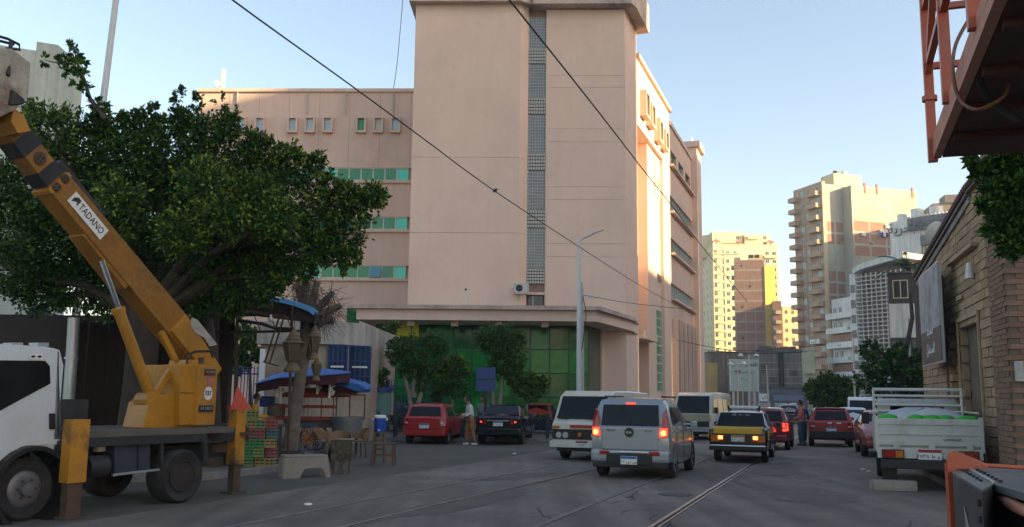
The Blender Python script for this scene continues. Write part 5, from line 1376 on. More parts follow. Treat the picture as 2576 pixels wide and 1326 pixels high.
MB().box(q.x - .10, q.x + .12, q.y, q.y + .2, .5, zt_).build('outrigger_leg', cyr, ct, bevel=.008)
MB().box(q.x - .07, q.x + .09, q.y + .03, q.y + .17, .03, .52).build('outrigger_jack', rust, ct)
MB().box(q.x - .16, q.x + .16, q.y - .04, q.y + .24, .004, .035).build('foot_plate', rust, ct)
MB().beam((q.x, q.y + .2, .78), (se + .3, 1.0, .78), .16, .14).build('outrigger_beam', rust, ct)
o = thing('warning_triangle', 'faded red plastic cone flag standing on the rear outrigger of the crane truck', 'warning cone', TS @ Vector((q.x, q.y + .1, zt_)), 0)
rp = mat('faded_red', (.50, .075, .04), .6, .12, 4, dirt=.25)
MB().prism([(-.12, -.03, 0), (.26, -.03, 0), (-.02, -.03, .42)], (0, .06, 0)).build('flag_plate', rp, o, bevel=.01)
MB().box(-.22, .34, -.06, .08, -.45, -.39).build('bar', rust, o)
# turret
tprism('turret_frame', cy, [(360, 1077), (376, 1012), (400, 995), (455, 985), (478, 905), (500, 905), (500, 1077)], .45, .95, bevel=.02)
tc = tp(497, 1000, .25)
MBt = Matrix.Translation((tc.x, tc.y, 0)) @ Matrix.Rotation(R(-28), 4, 'Z')
tz0, tz1 = tp(497, 1070, .3).z, tp(497, 918, .3).z
tb = MB().box(0, .52, .0, 1.1, tz0, tz1, MBt @ Matrix.Rotation(R(28 + 12), 4, 'Z')).build('turret_box', cy, ct, bevel=.015)
tb2 = tprism('side_locker', cy, [(452, 917), (497, 915), (497, 1068), (452, 1070)], .32, .7, bevel=.012)
tprism('locker_seam', rust, [(455, 987), (496, 988), (496, 990), (455, 989)], .312, .319)
Mt = MBt @ Matrix.Rotation(R(28 + 12), 4, 'Z')
def on_box(x, z): return Mt @ Vector((x, -.006, z))
dsc = MB().add([Mt @ Vector((.28 + .115 * cos(a), -.008, tz0 + .53 + .115 * sin(a))) for a in [2 * pi * i / 24 for i in range(24)]], [tuple(range(24))]).build('est_disc', platew, ct)
Tx = lambda x, z, yy=-.014: Mt @ Matrix.Translation((x, yy, z)) @ Matrix.Rotation(R(90), 4, 'X')
text('EST', .11, ink, dsc, (0, 0, 0), 0, M=Tx(.28, tz0 + .53))
pb = MB().box(.04, .44, -.014, -.004, tz0 + .22, tz0 + .33, Mt).build('model_plate', ink, ct); text('AT-100TG', .075, steel, pb, (0, 0, 0), 0, M=Tx(.24, tz0 + .275, -.02))
pb = MB().box(.14, .44, -.014, -.004, tz1 - .17, tz1 - .06, Mt).build('maker_plate', mat('maroon', (.07, .025, .02), .5), ct); text('AT-100TG', .055, steel, pb, (0, 0, 0), 0, M=Tx(.29, tz1 - .115, -.02))
MB().box(.24, .38, -.012, -.004, tz1 - .36, tz1 - .2, Mt).build('sticker', mat('pinkish', (.4, .12, .12), .5), ct)
MB().tube([tp(470, 918, .4), tp(472, 893, .4), tp(492, 884, .4), tp(530, 884, .4), tp(535, 900, .4)], .02, 6).build('guard_hoop', bk, ct)
MB().cyl(tp(505, 915, .5), tp(505, 900, .5), .05, n=8).build('valve', rust, ct)
# boom
UP_ = (0, 0, 1)
A0 = tp(474, 872, .98); A1 = tp(124, 456, .98)
bd_ = (A1 - A0).normalized()
MB().beam(A0 - bd_ * .15, A1, .40, .50, h2=.42).build('boom', cyb, ct, bevel=.012)
MB().beam(A0 + bd_ * 1.9 - Vector((0, 0, .30)), A0 + bd_ * 3.0 - Vector((0, 0, .27)), .37, .17, w2=.36, h2=.12).build('boom_rib', cyb, ct, bevel=.01)
MB().beam(A0 + bd_ * .6 + Vector((0, 0, .0)), A0 - bd_ * .6 + Vector((0, 0, -.1)), .52, .42, h2=.3).build('boom_foot', cy, ct, bevel=.02)
MB().beam(A0 + bd_ * .25 + Vector((0, 0, .30)), A0 + bd_ * 1.1 + Vector((0, 0, .28)), .30, .05).build('worn_patch', mat('worn_grey', (.32, .30, .26), .8, .2, 5), ct)
MB().prism([tp(x, y, .98) + Vector((0, -.262, 0)) for x, y in ((455, 800), (470, 806), (520, 868), (500, 872), (486, 850), (462, 838), (452, 818))], (0, -.01, 0)).build('worn_patch', MATS['worn_grey'], ct)
A2 = tp(22, 325, .98); b2 = (A2 - A1); Lb = b2.length; b2n = b2.normalized()
MB().beam(A1 - bd_ * .05, A2, .34, .35).build('inner_boom', cyb, ct, bevel=.01)
k0 = 0
for a, b in ((.02, .26), (.58, .85)):
    MB().beam(A1 + b2 * a, A1 + b2 * b, .365, .38).build('boom_band', bk, ct)
MB().beam(A1 + b2 * -.10, A1 + b2 * -.02, .43, .46).build('boom_collar', cy, ct, bevel=.01)
sidev = Vector((0, -1, 0))
upn = (bd_.cross(Vector((0, 1, 0)))).normalized()
if upn.z < 0: upn = -upn
for a, c in ((-.06, .10), (-.06, -.10), (.42, 0.)):
    c0 = A1 + b2 * a + sidev * .212 + upn * c if a < 0 else A1 + b2 * a + sidev * .17
    MB().cyl(c0, c0 + sidev * .02, .07 if a < 0 else .10, n=14).build('boom_boss', rust, ct)
    for k in range(4): q_ = c0 + sidev * .021 + (bd_ * cos(k * pi / 2 + .6) + upn * sin(k * pi / 2 + .6)) * .045; MB().cyl(q_, q_ + sidev * .012, .016, n=6).build('boss_bolt', bk, ct)
MB().beam(A1 - bd_ * .95 + upn * .27, A1 + bd_ * .15 + upn * .27, .26, .10).build('hose_cover', bk, ct, bevel=.02)
# maker's plate on the boom side
mp_ = A1 - bd_ * .72
Mpl = Matrix.Translation(mp_ + sidev * .205) @ Matrix(((-bd_.x, upn.x, 0, 0), (-bd_.y, upn.y, -1, 0), (-bd_.z, upn.z, 0, 0), (0, 0, 0, 1)))
pb = MB().box(-.40, .40, -.11, .11, 0, .012, Mpl).build('makers_plate', platew, ct)
text('TADANO', .16, ink, pb, (0, 0, 0), 0, M=Mpl @ Matrix.Translation((.07, 0, .014)) @ Matrix.Diagonal((.82, 1, 1, 1)))
MB().prism([Mpl @ Vector(p) for p in ((-.36, -.06, .014), (-.36, .02, .014), (-.31, .07, .014), (-.24, .07, .014), (-.24, -.06, .014), (-.28, 0, .014))], Mpl.to_3x3() @ Vector((0, 0, .004))).build('plate_mark', ink, pb)
# bucket head at the boom tip
cream2 = mat('bucket_cream', (.34, .32, .26), .7, .2, 1.5, .15, dirt=.9, dcol=(.14, .09, .06))
tprism('boom_head', cream2, [(-70, 150), (-20, 118), (30, 122), (78, 158), (72, 245), (42, 275), (-10, 300), (-70, 300)], .45, 1.3, bevel=.03)
tprism('head_bracket', bk, [(32, 225), (62, 250), (60, 262), (25, 262)], .40, .46)
tprism('boom_tip', cy, [(35, 270), (60, 290), (78, 330), (45, 335), (28, 305)], .55, 1.15, bevel=.01)
mb = MB(); mb.tube([tp(-60, 75, .6), tp(20, 98, .6), tp(48, 112, .6), tp(50, 125, .6), tp(15, 122, .6)], .02, 6); mb.tube([tp(-60, 88, .8), tp(35, 112, .8)], .02, 6); mb.tube([tp(28, 105, .6), tp(20, 190, .43)], .03, 6); mb.build('hose_guard', bk, ct)
# lift cylinder and strut
MB().cyl(tp(256, 655, .62), tp(302, 785, .62), .045, n=12).build('piston_rod', chrome, ct, smooth=40)
MB().cyl(tp(296, 775, .62), tp(384, 1010, .62), .09, n=14).build('lift_cylinder', cy, ct, smooth=40)
MB().cyl(tp(296, 775, .62), tp(299, 785, .62), .11, n=14).build('cylinder_collar', cy, ct)
MB().beam(tp(405, 835, .6), tp(443, 912, .6), .08, .09).build('strut', cy, ct); MB().beam(tp(443, 905, .6), tp(388, 996, .6), .08, .09).build('strut', cy, ct)
kk = tp(385, 1008, .5); MB().cyl(kk, kk + Vector((0, .3, 0)), .14, n=14).build('pivot_boss', cy, ct)

# ================================================================== FOREGROUND LIFT CAGE AND MACHINE
org = mat('lift_orange', (.42, .085, .035), .5, .12, 2.5, .1, dirt=.5, dcol=(.20, .13, .09), coat=.2)
orgf = mat('lift_pale_orange', (.50, .22, .14), .6, .15, 2.5, .1, dirt=.6, dcol=(.30, .10, .05))  # paler orange on the cage channels and guard tube
dkred = mat('cage_floor', (.085, .032, .022), .8, .3, 2, .3)
LC = P(2347, 398, 7.2)
lc = thing('lift_cage', 'orange steel working cage of a lift hanging in from the upper right corner', 'lift cage', LC, az_rot(STREET))
LL, LW = -3.6, 2.2
MB().box(0.07, LW, LL, 0, .0, .03).build('floor_plate', dkred, lc)
for k in range(1, 5): MB().box(.08, LW, LL * k / 5, LL * k / 5 + .06, -.05, -.002).build('floor_joist', dkred, lc)
MB().box(0, .06, LL, 0, -.005, .075).build('side_channel', orgf, lc); MB().box(.003, .063, LL, 0, .085, .17).build('side_channel', orgf, lc)
MB().box(.07, LW, -.05, .0, .032, .17).build('end_channel', org, lc)
for y, h in ((0, 2.0), (-1.15, 2.0), (-2.5, 2.0)): MB().box(-.035, .035, y - .035, y + .035, -.03 if y == 0 else .1, h).build('post', org, lc)
for y in (-.0,): MB().cyl((0, y, .48), (0, y, .52), .06, n=10).build('post_collar', org, lc)
for x in (1.1,): MB().box(x - .03, x + .03, -.03, .03, .171, 2.0).build('post', org, lc)
for z in (.75, 1.25): MB().box(-.025, .025, LL, -.04, z, z + .05).build('rail', org, lc); MB().box(.04, LW, -.025, .025, z, z + .05).build('rail', org, lc)
MB().beam((0, -.04, .72), (0, -1.1, 1.45), .05, .05, (1, 0, 0)).build('brace', org, lc); MB().beam((0, -1.2, 1.4), (0, -2.4, .8), .05, .05, (1, 0, 0)).build('brace', org, lc)
def hose(name, pts, r, m_, par):
    P_ = [Vector(p) for p in pts]; out = []
    for i in range(len(P_) - 1):
        p0, p1, p2, p3 = P_[max(i - 1, 0)], P_[i], P_[i + 1], P_[min(i + 2, len(P_) - 1)]
        for k in range(6):
            t = k / 6; out.append(.5 * ((2 * p1) + (p2 - p0) * t + (2 * p0 - 5 * p1 + 4 * p2 - p3) * t * t + (-p0 + 3 * p1 - 3 * p2 + p3) * t ** 3))
    out.append(P_[-1]); return MB().tube(out, r, 8).build(name, m_, par, smooth=60, world=True)
hose('hose', [P(2462, -60, 5.2), P(2452, 60, 5.3), P(2455, 150, 5.3), P(2475, 230, 5.4), P(2515, 270, 5.5), P(2560, 300, 5.8)], .022, black, lc)
hose('hose', [P(2455, 20, 5.6), P(2405, 110, 5.6), P(2398, 190, 5.5), P(2415, 250, 5.5), P(2450, 275, 5.4), P(2490, 265, 5.4), P(2530, 235, 5.4), P(2540, 180, 5.4)], .012, mat('hose_rust', (.20, .09, .05), .6), lc)
MB().prism([P(2495, -30, 5.0), P(2555, -60, 5.0), P(2600, 60, 5.0), P(2560, 90, 5.0), P(2515, 45, 5.0)], (0, .15, 0)).build('gusset', org, lc, world=True)

def PZ(x, y, z):
    d = ray(x, y); t = (z - CAMH) / d.z; return Vector((d.x * t, d.y * t, z))
mz = 1.12
a_, b_, c_, d_ = PZ(2396, 1189, mz), PZ(2470, 1233, mz), PZ(2498, 1216, mz), PZ(2421, 1174, mz)
mc = thing('ground_machine', 'dark metal engine housing of a lift machine with orange bumper in the lower right corner', 'machine', (a_.x, a_.y, 0))
mcd = mat('machine_dark', (.05, .052, .055), .45, .25, 2, .15, dirt=.6, dcol=(.14, .13, .12))
mcl = mat('machine_lid', (.16, .16, .15), .4, .2, 2.5, .1, dirt=.5, dcol=(.07, .065, .06))
MB().prism([Vector((p.x, p.y, .25)) for p in (a_, b_, c_, d_)], (0, 0, mz - .265)).build('housing', mcd, mc, world=True, bevel=.01)
ex = (b_ - a_).normalized() * .02
MB().prism([Vector((p.x, p.y, mz - .012)) for p in (a_ - ex, b_ + ex, c_ + ex, d_ - ex)], (0, 0, .014)).build('lid', mcl, mc, world=True)
e2, f2 = PZ(2660, 1262, mz), PZ(2700, 1178, mz)
MB().prism([Vector((p.x, p.y, mz - .06)) for p in (d_ + (c_ - d_) * .02, c_ - (c_ - d_) * .02, e2, f2)], (0, 0, .055)).build('top_cover', mcl, mc, world=True)
dd_ = (c_ - d_); n_ = 9
MB().prism([Vector((p.x, p.y, .25)) for p in (d_ + Vector((.08, 0, 0)), c_ + Vector((.1, 0.02, 0)), e2, f2)], (0, 0, mz - .4)).build('engine_bay', black, mc, world=True)
hb_ = MB().cyl((0, 0, 0), (0, 0, .02), .014, n=6).mesh('hinge_bolt', black)
MB().cyl(d_ + Vector((0, 0, .012)), c_ + Vector((0, 0, .012)), .012, n=8).build('hinge_rod', steel, mc, world=True)
for i in range(n_):
    for s in (-1, 1):
        q_ = d_ + dd_ * (i + .5) / n_ + Vector((.06 * s, -.03 * s, .0)); o = link('hinge_bolt', hb_, mc, True, loc=q_); 
for k in range(7): 
    q_ = b_ * .97 + a_ * .03
    MB().box(-.02, .02, -.03, .03, 0, .055).mesh
    o = MB().box(-.025, .025, -.012, .012, 0, .05).build('vent_slot', black, mc, world=True); o.location = Vector((b_.x - (b_.x - a_.x) * .06 - .01, b_.y - (b_.y - a_.y) * .06, mz - .12 - k * .115)); o.rotation_euler = (0, 0, math.atan2((b_ - a_).y, (b_ - a_).x))
mdir = (b_ - a_)
nn = Vector((mdir.y, -mdir.x, 0)).normalized() * -1
if nn.x > 0: nn = -nn
sp_ = mat('sticker_torn', (.30, .26, .22), .7, .3, 9)
q0 = a_ + mdir * .42
MB().prism([Vector((q0.x, q0.y, mz - .2)) + nn * .006, Vector((q0.x, q0.y, mz - .42)) + nn * .006 + mdir * .04, Vector((q0.x, q0.y, mz - .62)) + nn * .006 + mdir * .22, Vector((q0.x, q0.y, mz - .58)) + nn * .006 + mdir * .3, Vector((q0.x, q0.y, mz - .38)) + nn * .006 + mdir * .2], nn * .003).build('torn_sticker', sp_, mc, world=True)
yb = a_.y + .25
gp = [P(2381, 1162, yb), P(2389, 1137, yb), P(2400, 1133, yb), P(2484, 1167, yb), P(2486, 1180, yb), P(2400, 1182, yb)]
MB().prism(gp, (.02, .06, 0)).build('guard_plate', org, mc, world=True, bevel=.008)
MB().beam(P(2390, 1165, yb - .02), P(2400, 1330, yb - .02) + Vector((0, 0, -.45)), .075, .06, (0, 1, 0)).build('guard_post', org, mc, world=True)
hose('guard_tube', [PZ(2494, 1222, mz - .1), PZ(2515, 1240, mz - .1), PZ(2548, 1270, mz - .12), PZ(2600, 1290, mz - .14), PZ(2700, 1300, mz - .14)], .045, orgf, mc)
hose('rear_rim', [d_ + Vector((-.02, .05, 0)), P(2440, 1171, yb + .05), P(2500, 1172, yb + .05), P(2620, 1180, yb + .05)], .02, org, mc)

# ================================================================== STREET FURNITURE
def lamp_post(label, x, Y, ytop, arm_px, r=.11, group=None, z_arm=None):
    b = GX(x, Y); top = P(x, ytop, Y).z
    t = thing('street_lamp', label, 'street lamp', b, 0, group)
    MB().tube([(0, 0, 0), (0, 0, 1.2), (0, 0, top)], [r, r * .95, r * .6], 12).build('pole', mat('lamp_white', (.55, .56, .55), .4, .06, 1.5, coat=.3), t, smooth=40)
    MB().cyl((0, 0, 0), (0, 0, .5), r * 1.5, r * 1.2, n=12).build('base_sleeve', steel, t)
    q = P(arm_px[0], arm_px[1], Y) - b
    MB().tube([(0, 0, top - .02), (.05, 0, top + .15), (q.x * .25, 0, top + (q.z - top) * .45), (q.x * .6, 0, top + (q.z - top) * .75)], r * .45, 8).build('arm', MATS['lamp_white'], t, smooth=60)
    d = Vector((q.x * .55, 0, top + (q.z - top) * .7)); MB().beam(d, (q.x, 0, q.z), .28, .06, w2=.2, h2=.04).build('lamp_head', steel, t, bevel=.015)
    return t
lamp_post('tall white street lamp with an angled arm in front of the green glass facade', 1456, 40, 612, (1518, 578), r=.12)
lamp_post('shorter white street lamp further along beside the far windows of the pink building', 1705, 74, 808, (1742, 780), r=.085)
def pole(label, x, Y, yt, r, m_, name='utility_pole', xt=None, y0=None):
    b = GX(x, Y); tpx = P(xt if xt else x, yt, Y)
    t = thing(name, label, 'pole', b)
    MB().tube([(0, 0, 0), (tpx.x - b.x, 0, tpx.z)], [r, r * .65], 12).build('shaft', m_, t, smooth=40); return t, tpx
cpole = mat('pole_concrete', (.42, .41, .38), .85, .12, 1.5, .2)
t, tt = pole('concrete tram-wire pole just right of the tall white street lamp', 1463, 43, 726, .14, cpole)
MB().cyl((0, 0, tt.z), (0, 0, tt.z + .3), .05, n=8).build('cap', steel, t); MB().box(-.1, .9, -.03, .03, tt.z - .45, tt.z - .40).build('cross_arm', steel, t)
hose('loose_cable', [P(1466, 745, 42.8), P(1474, 790, 42.8), P(1468, 850, 42.8), P(1463, 880, 42.8)], .02, black, t)
t, tt = pole('very tall white mast leaning behind the big tree at upper left', 160, 31, -60, .16, MATS['lamp_white'], 'white_mast', xt=299)
def twolamp(label, x, Y, yt, heads):
    t, tt = pole(label, x, Y, yt, .08, mat('pole_pale', (.60, .55, .45), .6, .08, 2)); b = t.location
    for hx, hy in heads:
        h = P(hx, hy, Y) - b
        MB().tube([(tt.x - b.x, 0, tt.z - .1), ((tt.x - b.x + h.x) / 2, 0, (tt.z + h.z) / 2 - .25), (h.x, 0, h.z + .1)], .04, 6).build('arm', steel, t)
        MB().lathe([(.03, .22), (.12, .16), (.25, 0), (.22, -.04), (.02, -.05)], (h.x, 0, h.z), n=12).build('lamp_shade', mat('lamp_glow_white', (.7, .68, .6), .4), t)
twolamp('pale pole with two bell lamps in front of the billboard', 1884, 78, 892, [(1863, 895), (1903, 895)])
twolamp('lower pale pole with two bell lamps left of the billboard', 1855, 74, 914, [(1837, 917), (1871, 916)])
for lab, x, Y, yt, xt in (('sunlit cream pole slightly leaning right of the billboard lamps', 1897, 70, 932, 1894), ('short thin pole between the two bell-lamp poles', 1869, 80, 959, 1868), ('dark thin pole behind the right edge of the billboard', 1908, 90, 898, 1908), ('grey pole standing before the old masonry block', 1934, 66, 917, 1928),
                          ('slim pole at the pavement left of the street trees', 2149, 60, 850, 2147), ('grey post standing among the right-hand street trees', 2288, 40, 800, 2286)):
    pole(lab, x, Y, yt, .065, cpole, xt=xt)
# overhead wires
def wire(label, pts, r=.016, z=6.6, raw=False):
    q = [Vector(p) if raw else PZ(p[0], p[1], p[2] if len(p) > 2 else z) for p in pts]
    out = []
    for i in range(len(q) - 1):
        p0, p1, p2, p3 = q[max(i - 1, 0)], q[i], q[i + 1], q[min(i + 2, len(q) - 1)]
        for k in range(5):
            t = k / 5; out.append(.5 * ((2 * p1) + (p2 - p0) * t + (2 * p0 - 5 * p1 + 4 * p2 - p3) * t * t + (-p0 + 3 * p1 - 3 * p2 + p3) * t ** 3))
    out.append(q[-1])
    o = MB().tube(out, r, 6).build('overhead_wire', mat('wire_black', (.02, .018, .018), .6, 0)); tag(o, label, 'wire'); return o
wire('thick black overhead wire falling from the upper left across the pink tower', [(440, -120), (585, 0), (872, 207), (1060, 345), (1245, 481), (1465, 626), (1600, 712), (1700, 768)], .012)
p = PZ(1245, 481, 6.6)
o = thing('wire_clamp', 'small black clamp on the left overhead wire', 'clamp', p); MB().box(-.05, .05, -.02, .02, -.025, .03).build('clamp_body', black, o); MB().box(-.02, .07, -.012, .012, .031, .06).build('clamp_bolt', black, o)
wire('black overhead wire dropping from the top centre past the portal', [(1200, -110), (1282, 0), (1400, 148), (1520, 300), (1625, 436), (1700, 530), (1770, 625), (1880, 760)], .012)
wire('thin wire running from the concrete pole along the street', [(1466, 742), (1580, 762), (1700, 775), (1745, 780)], .012, 5.9)
Yw = 60
for lab, pts in (('thin cross wire over the far street', [P(1700, 855, 62), P(1850, 882, 66), P(2000, 875, 68), P(2080, 865, 70)]), ('lower thin cross wire over the far street', [P(1770, 880, 62), P(1900, 890, 62), P(2030, 885, 62)]),
                 ('very thin wire high above the left wing', [P(1015, -20, 50), P(1000, 150, 50), P(990, 222, 50)]), ('thin wire dropping to the stone hall roof', [P(2455, 395, 20), P(2440, 440, 22), P(2418, 520, 24)])):
    wire(lab, pts, .02 if Yw else .01, raw=True)

# ================================================================== PEOPLE
skin = mat('skin', (.30, .16, .10), .6, .05, 6); hairm = mat('hair_black', (.012, .010, .009), .8, .2, 20)
def sk(name, pts, edges, radii, mt, parent, sub=2, root=0):
    me = bpy.data.meshes.new(name); me.from_pydata(pts, edges, []); o = bpy.data.objects.new(name, me); COL.objects.link(o)
    m1 = o.modifiers.new('s', 'SKIN'); m1.use_smooth_shade = True; o.modifiers.new('u', 'SUBSURF').levels = sub
    sv = me.skin_vertices[0].data
    for i, r in enumerate(radii): sv[i].radius = (r, r) if not isinstance(r, tuple) else r; sv[i].use_root = i == root
    bpy.context.view_layer.update()
    nm = bpy.data.meshes.new_from_object(o.evaluated_get(bpy.context.evaluated_depsgraph_get())); bpy.data.objects.remove(o)
    nm.materials.clear(); nm.materials.append(mt)
    for p in nm.polygons: p.use_smooth = True
    return nm
def person(label, loc, az, H=1.72, shirt=(.4, .4, .4), trou=(.05, .06, .1), shoe=(.03, .03, .03), lean=0., armL=(.1, .0), armR=(.1, .0), stride=.0, headdown=0., seated=False):
    """arms: (forward reach of the hand, bend)"""
    s = H / 1.75; t = thing('person', label, 'person', loc, az_rot(az))
    V = lambda x, y, z: (x * s, y * s, z * s)
    ly = lean
    pel, ab, ch, nk = (0, 0, .96), (0, ly * .3, 1.14), (0, ly * .75, 1.36), (0, ly, 1.49)
    hd0, hd1 = (0, ly + .01 + headdown * .3, 1.55), (0, ly + .03 + headdown, 1.67 - headdown * .35)
    J = [pel, ab, ch, nk, hd0, hd1]; E = [(0, 1), (1, 2), (2, 3), (3, 4), (4, 5)]; Rr = [.125, .12, .135, .06, .06, .09]
    arms = []
    for sgn, (fw, bend) in ((-1, armL), (1, armR)):
        sh = (sgn * .185, ly * .8, 1.41); el = (sgn * .245, ly * .6 - .04 + fw * .25, 1.14); 
        wr = (sgn * (.25 - bend * .12), ly * .5 + fw, .90 + bend * .28)
        k = len(J); J += [sh, el, wr]; E += [(2, k), (k, k + 1), (k + 1, k + 2)]; Rr += [.06, .045, .032]; arms.append((el, wr, sgn))
    for sgn in (-1, 1):
        st_ = stride * sgn
        hp, kn, an = (sgn * .09, 0, .90), (sgn * .10, .03 + st_ * .5, .50), (sgn * .10, -.02 + st_, .09)
        k = len(J); J += [hp, kn, an]; E += [(0, k), (k, k + 1), (k + 1, k + 2)]; Rr += [.095, .062, .045]
    me = sk('body', [V(*p) for p in J], E, [r * s for r in Rr], skin, t)
    # head, neck features and hands joined to the body mesh
    bm = bmesh.new(); bm.from_mesh(me)
    ex_ = MB()
    hc = Vector(V(*hd1))
    vs, fs = [], []
    for i in range(9):
        th = pi * i / 8
        for k in range(12):
            a = 2 * pi * k / 12; vs.append(hc + Vector((.078 * s * sin(th) * cos(a), .098 * s * sin(th) * sin(a), (.12 * cos(th)) * s)))
    for i in range(8):
        for k in range(12): fs.append((i * 12 + k, i * 12 + (k + 1) % 12, (i + 1) * 12 + (k + 1) % 12, (i + 1) * 12 + k))
    ex_.add(vs, fs)
    ex_.cyl(hc + Vector((0, .085 * s, .02)), hc + Vector((0, .118 * s, -.025)), .008, .016, 6)
    for q in (-1, 1): ex_.cyl(hc + Vector((q * .074 * s, 0, 0)), hc + Vector((q * .088 * s, -.01, 0)), .022, .018, 8)
    for el, wr, sgn in arms:
        w_ = Vector(V(*wr)); d = (w_ - Vector(V(*el))).normalized(); x = d.cross(Vector((1, 0, 0))).normalized()
        pal = w_ + d * .09 * s; ex_.beam(w_ - d * .02, pal, .035, .075, tuple(x))
        for k in range(4):
            b = pal + x * (k - 1.5) * .019 * s; l_ = (.07, .08, .075, .058)[k] * s
            ex_.tube([b, b + d * l_ * .55, b + d * l_ * .9 - Vector((sgn * .02, 0, 0))], [.0095, .009, .007], 5)
        b = w_ + d * .03 + x * .035; ex_.tube([b, b + x * .03 + d * .03, b + x * .035 + d * .06], [.011, .010, .008], 5)
    m2 = ex_.mesh('x', skin, smooth=60); bm.from_mesh(m2); bm.to_mesh(me); bm.free()
    link('body', me, t)
    F_ = MB()
    for q in (-1, 1): F_.cyl(hc + Vector((q * .03, .088, .012)) * 1, hc + Vector((q * .03, .094, .012)), .010, n=8)
    F_.build('eyes', ink, t)
    hr = MB(); vs = []; fs = []
    for i in range(6):
        th = pi * .62 * i / 5
        for k in range(12):
            a = 2 * pi * k / 12; f = 1.0 if sin(a) < .3 else (1 if th < 1.0 else .9)
            vs.append(hc + Vector((.087 * s * sin(th) * cos(a), -.012 + .105 * s * sin(th) * sin(a) * f, .13 * cos(th) * s + .004)))
    for i in range(5):
        for k in range(12): fs.append((i * 12 + k, i * 12 + (k + 1) % 12, (i + 1) * 12 + (k + 1) % 12, (i + 1) * 12 + k))
    hr.add(vs, fs).build('hair', hairm, t, smooth=60)
    # shirt
    J2 = [pel, ab, ch, (0, ly, 1.46)]; E2 = [(0, 1), (1, 2), (2, 3)]; R2 = [.15, .15, .155, .075]
    for el, wr, sgn in arms:
        w3 = Vector(el).lerp(Vector(wr), .85); k = len(J2); J2 += [(sgn * .185, ly * .8, 1.41), el, tuple(w3)]; E2 += [(2, k), (k, k + 1), (k + 1, k + 2)]; R2 += [.075, .06, .045]
    link('shirt', sk('shirt', [V(*p) for p in J2], E2, [r * s for r in R2], mat('shirt_%d_%d_%d' % tuple(int(c * 99) for c in shirt), shirt, .9, .12, 5, .2), t), t)
    J3 = [(0, 0, .99)]; E3 = []; R3 = [.142]
    for sgn in (-1, 1):
        st_ = stride * sgn; k = len(J3); J3 += [(sgn * .09, 0, .88), (sgn * .10, .03 + st_ * .5, .50), (sgn * .10, -.02 + st_, .10)]; E3 += [(0, k), (k, k + 1), (k + 1, k + 2)]; R3 += [.11, .082, .068]
    link('trousers', sk('trousers', [V(*p) for p in J3], E3, [r * s for r in R3], mat('trousers_%d_%d_%d' % tuple(int(c * 99) for c in trou), trou, .9, .15, 5, .2), t), t)
    for sgn in (-1, 1):
        st_ = stride * sgn
        MB().box(-.045 * s, .045 * s, -.08 * s, .15 * s, 0, .075 * s).build('shoe', mat('shoe_%d' % int(shoe[0] * 99), shoe, .7), t, bevel=.02).location = (sgn * .10 * s, (-.02 + st_) * s, 0.0)
    return t
person('man in a white shirt and tan trousers looking down between two parked cars', G(1183, 1119), 250, 1.72, (.56, .56, .50), (.30, .13, .035), (.55, .55, .52), lean=.08, armL=(.28, .5), armR=(.28, .5), stride=.13, headdown=.07)
person('man in a salmon shirt and jeans standing in the street beside the red angular hatchback', G(2017, 1121), 285, 1.72, (.52, .12, .08), (.04, .075, .13), (.03, .03, .03), armL=(.25, .4), armR=(.2, .3), stride=.05)
person('person in a dark blue top partly hidden behind the man in the salmon shirt', G(2040, 1119) + Vector((.0, 1.0, 0)), 200, 1.68, (.02, .04, .13), (.03, .03, .04), armL=(.1, .1), armR=(.1, .1))
person('stallholder in a bright yellow shirt behind the crate stack', GX(640, 26.5), 80, 1.72, (.62, .34, .015), (.05, .05, .07), armL=(.45, .7), armR=(.4, .6), lean=.05)
person('person in a grey shirt standing in the shade behind the railings', GX(1214, 37.5), 200, 1.72, (.16, .19, .19), (.03, .04, .06))
# ================================================================== MARKET CORNER
wood = mat('old_wood', (.10, .065, .04), .85, .25, 3, .3)
plasw = mat('dirty_plastic', (.24, .215, .175), .6, .15, 2, .1, dirt=.4)
# awning
Ya = 22
aw = thing('market_awning', 'dark market awning with a blue corrugated roof edge on thin posts behind the crane', 'awning', GX(640, Ya))
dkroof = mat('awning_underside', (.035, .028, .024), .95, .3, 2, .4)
fr_ = [(676, 748, 22), (700, 750, 22), (722, 755, 22), (744, 761, 22), (764, 768, 22), (780, 775, 22), (792, 784, 22)]
for (a, b) in zip(fr_, fr_[1:]):
    p, q = P(*a), P(*b); MB().prism([p, q, q + Vector((.0, -.1, -.10)), p + Vector((0, -.1, -.10))], (-.012, .5, .05)).build('blue_roof_sheet', mat('roof_blue', (.05, .20, .36), .6, .15, 3), aw, world=True)
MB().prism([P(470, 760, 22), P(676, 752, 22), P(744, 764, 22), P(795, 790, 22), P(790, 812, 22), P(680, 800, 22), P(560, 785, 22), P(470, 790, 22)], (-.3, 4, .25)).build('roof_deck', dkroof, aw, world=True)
MB().beam(P(470, 838, 21.8), P(785, 832, 21.8), .06, .06).build('tie_bar', bk, aw, world=True)
MB().beam(P(515, 765, 21.7), P(725, 800, 21.7), .09, .07).build('front_beam', wood, aw, world=True)
for x in (512, 545, 598, 735): MB().tube([GX(x - 3, 21.9), P(x, 770, 21.9)], .035 if x != 545 else .09, 8).build('post', rust, aw, world=True)
for i in range(5): MB().beam(P(560 + i * 40, 795, 21.8), P(575 + i * 40, 832, 21.8), .02, .02).build('brace', bk, aw, world=True)
MB().tube([P(600, 806, 21.7), P(660, 815, 21.7), P(690, 826, 21.7), P(740, 828, 21.7)], .04, 6).build('arched_brace', bk, aw, world=True)
o = thing('narrow_ladder', 'narrow rusty ladder frame hanging slanted from the awning', 'ladder', P(682, 915, 21.3))
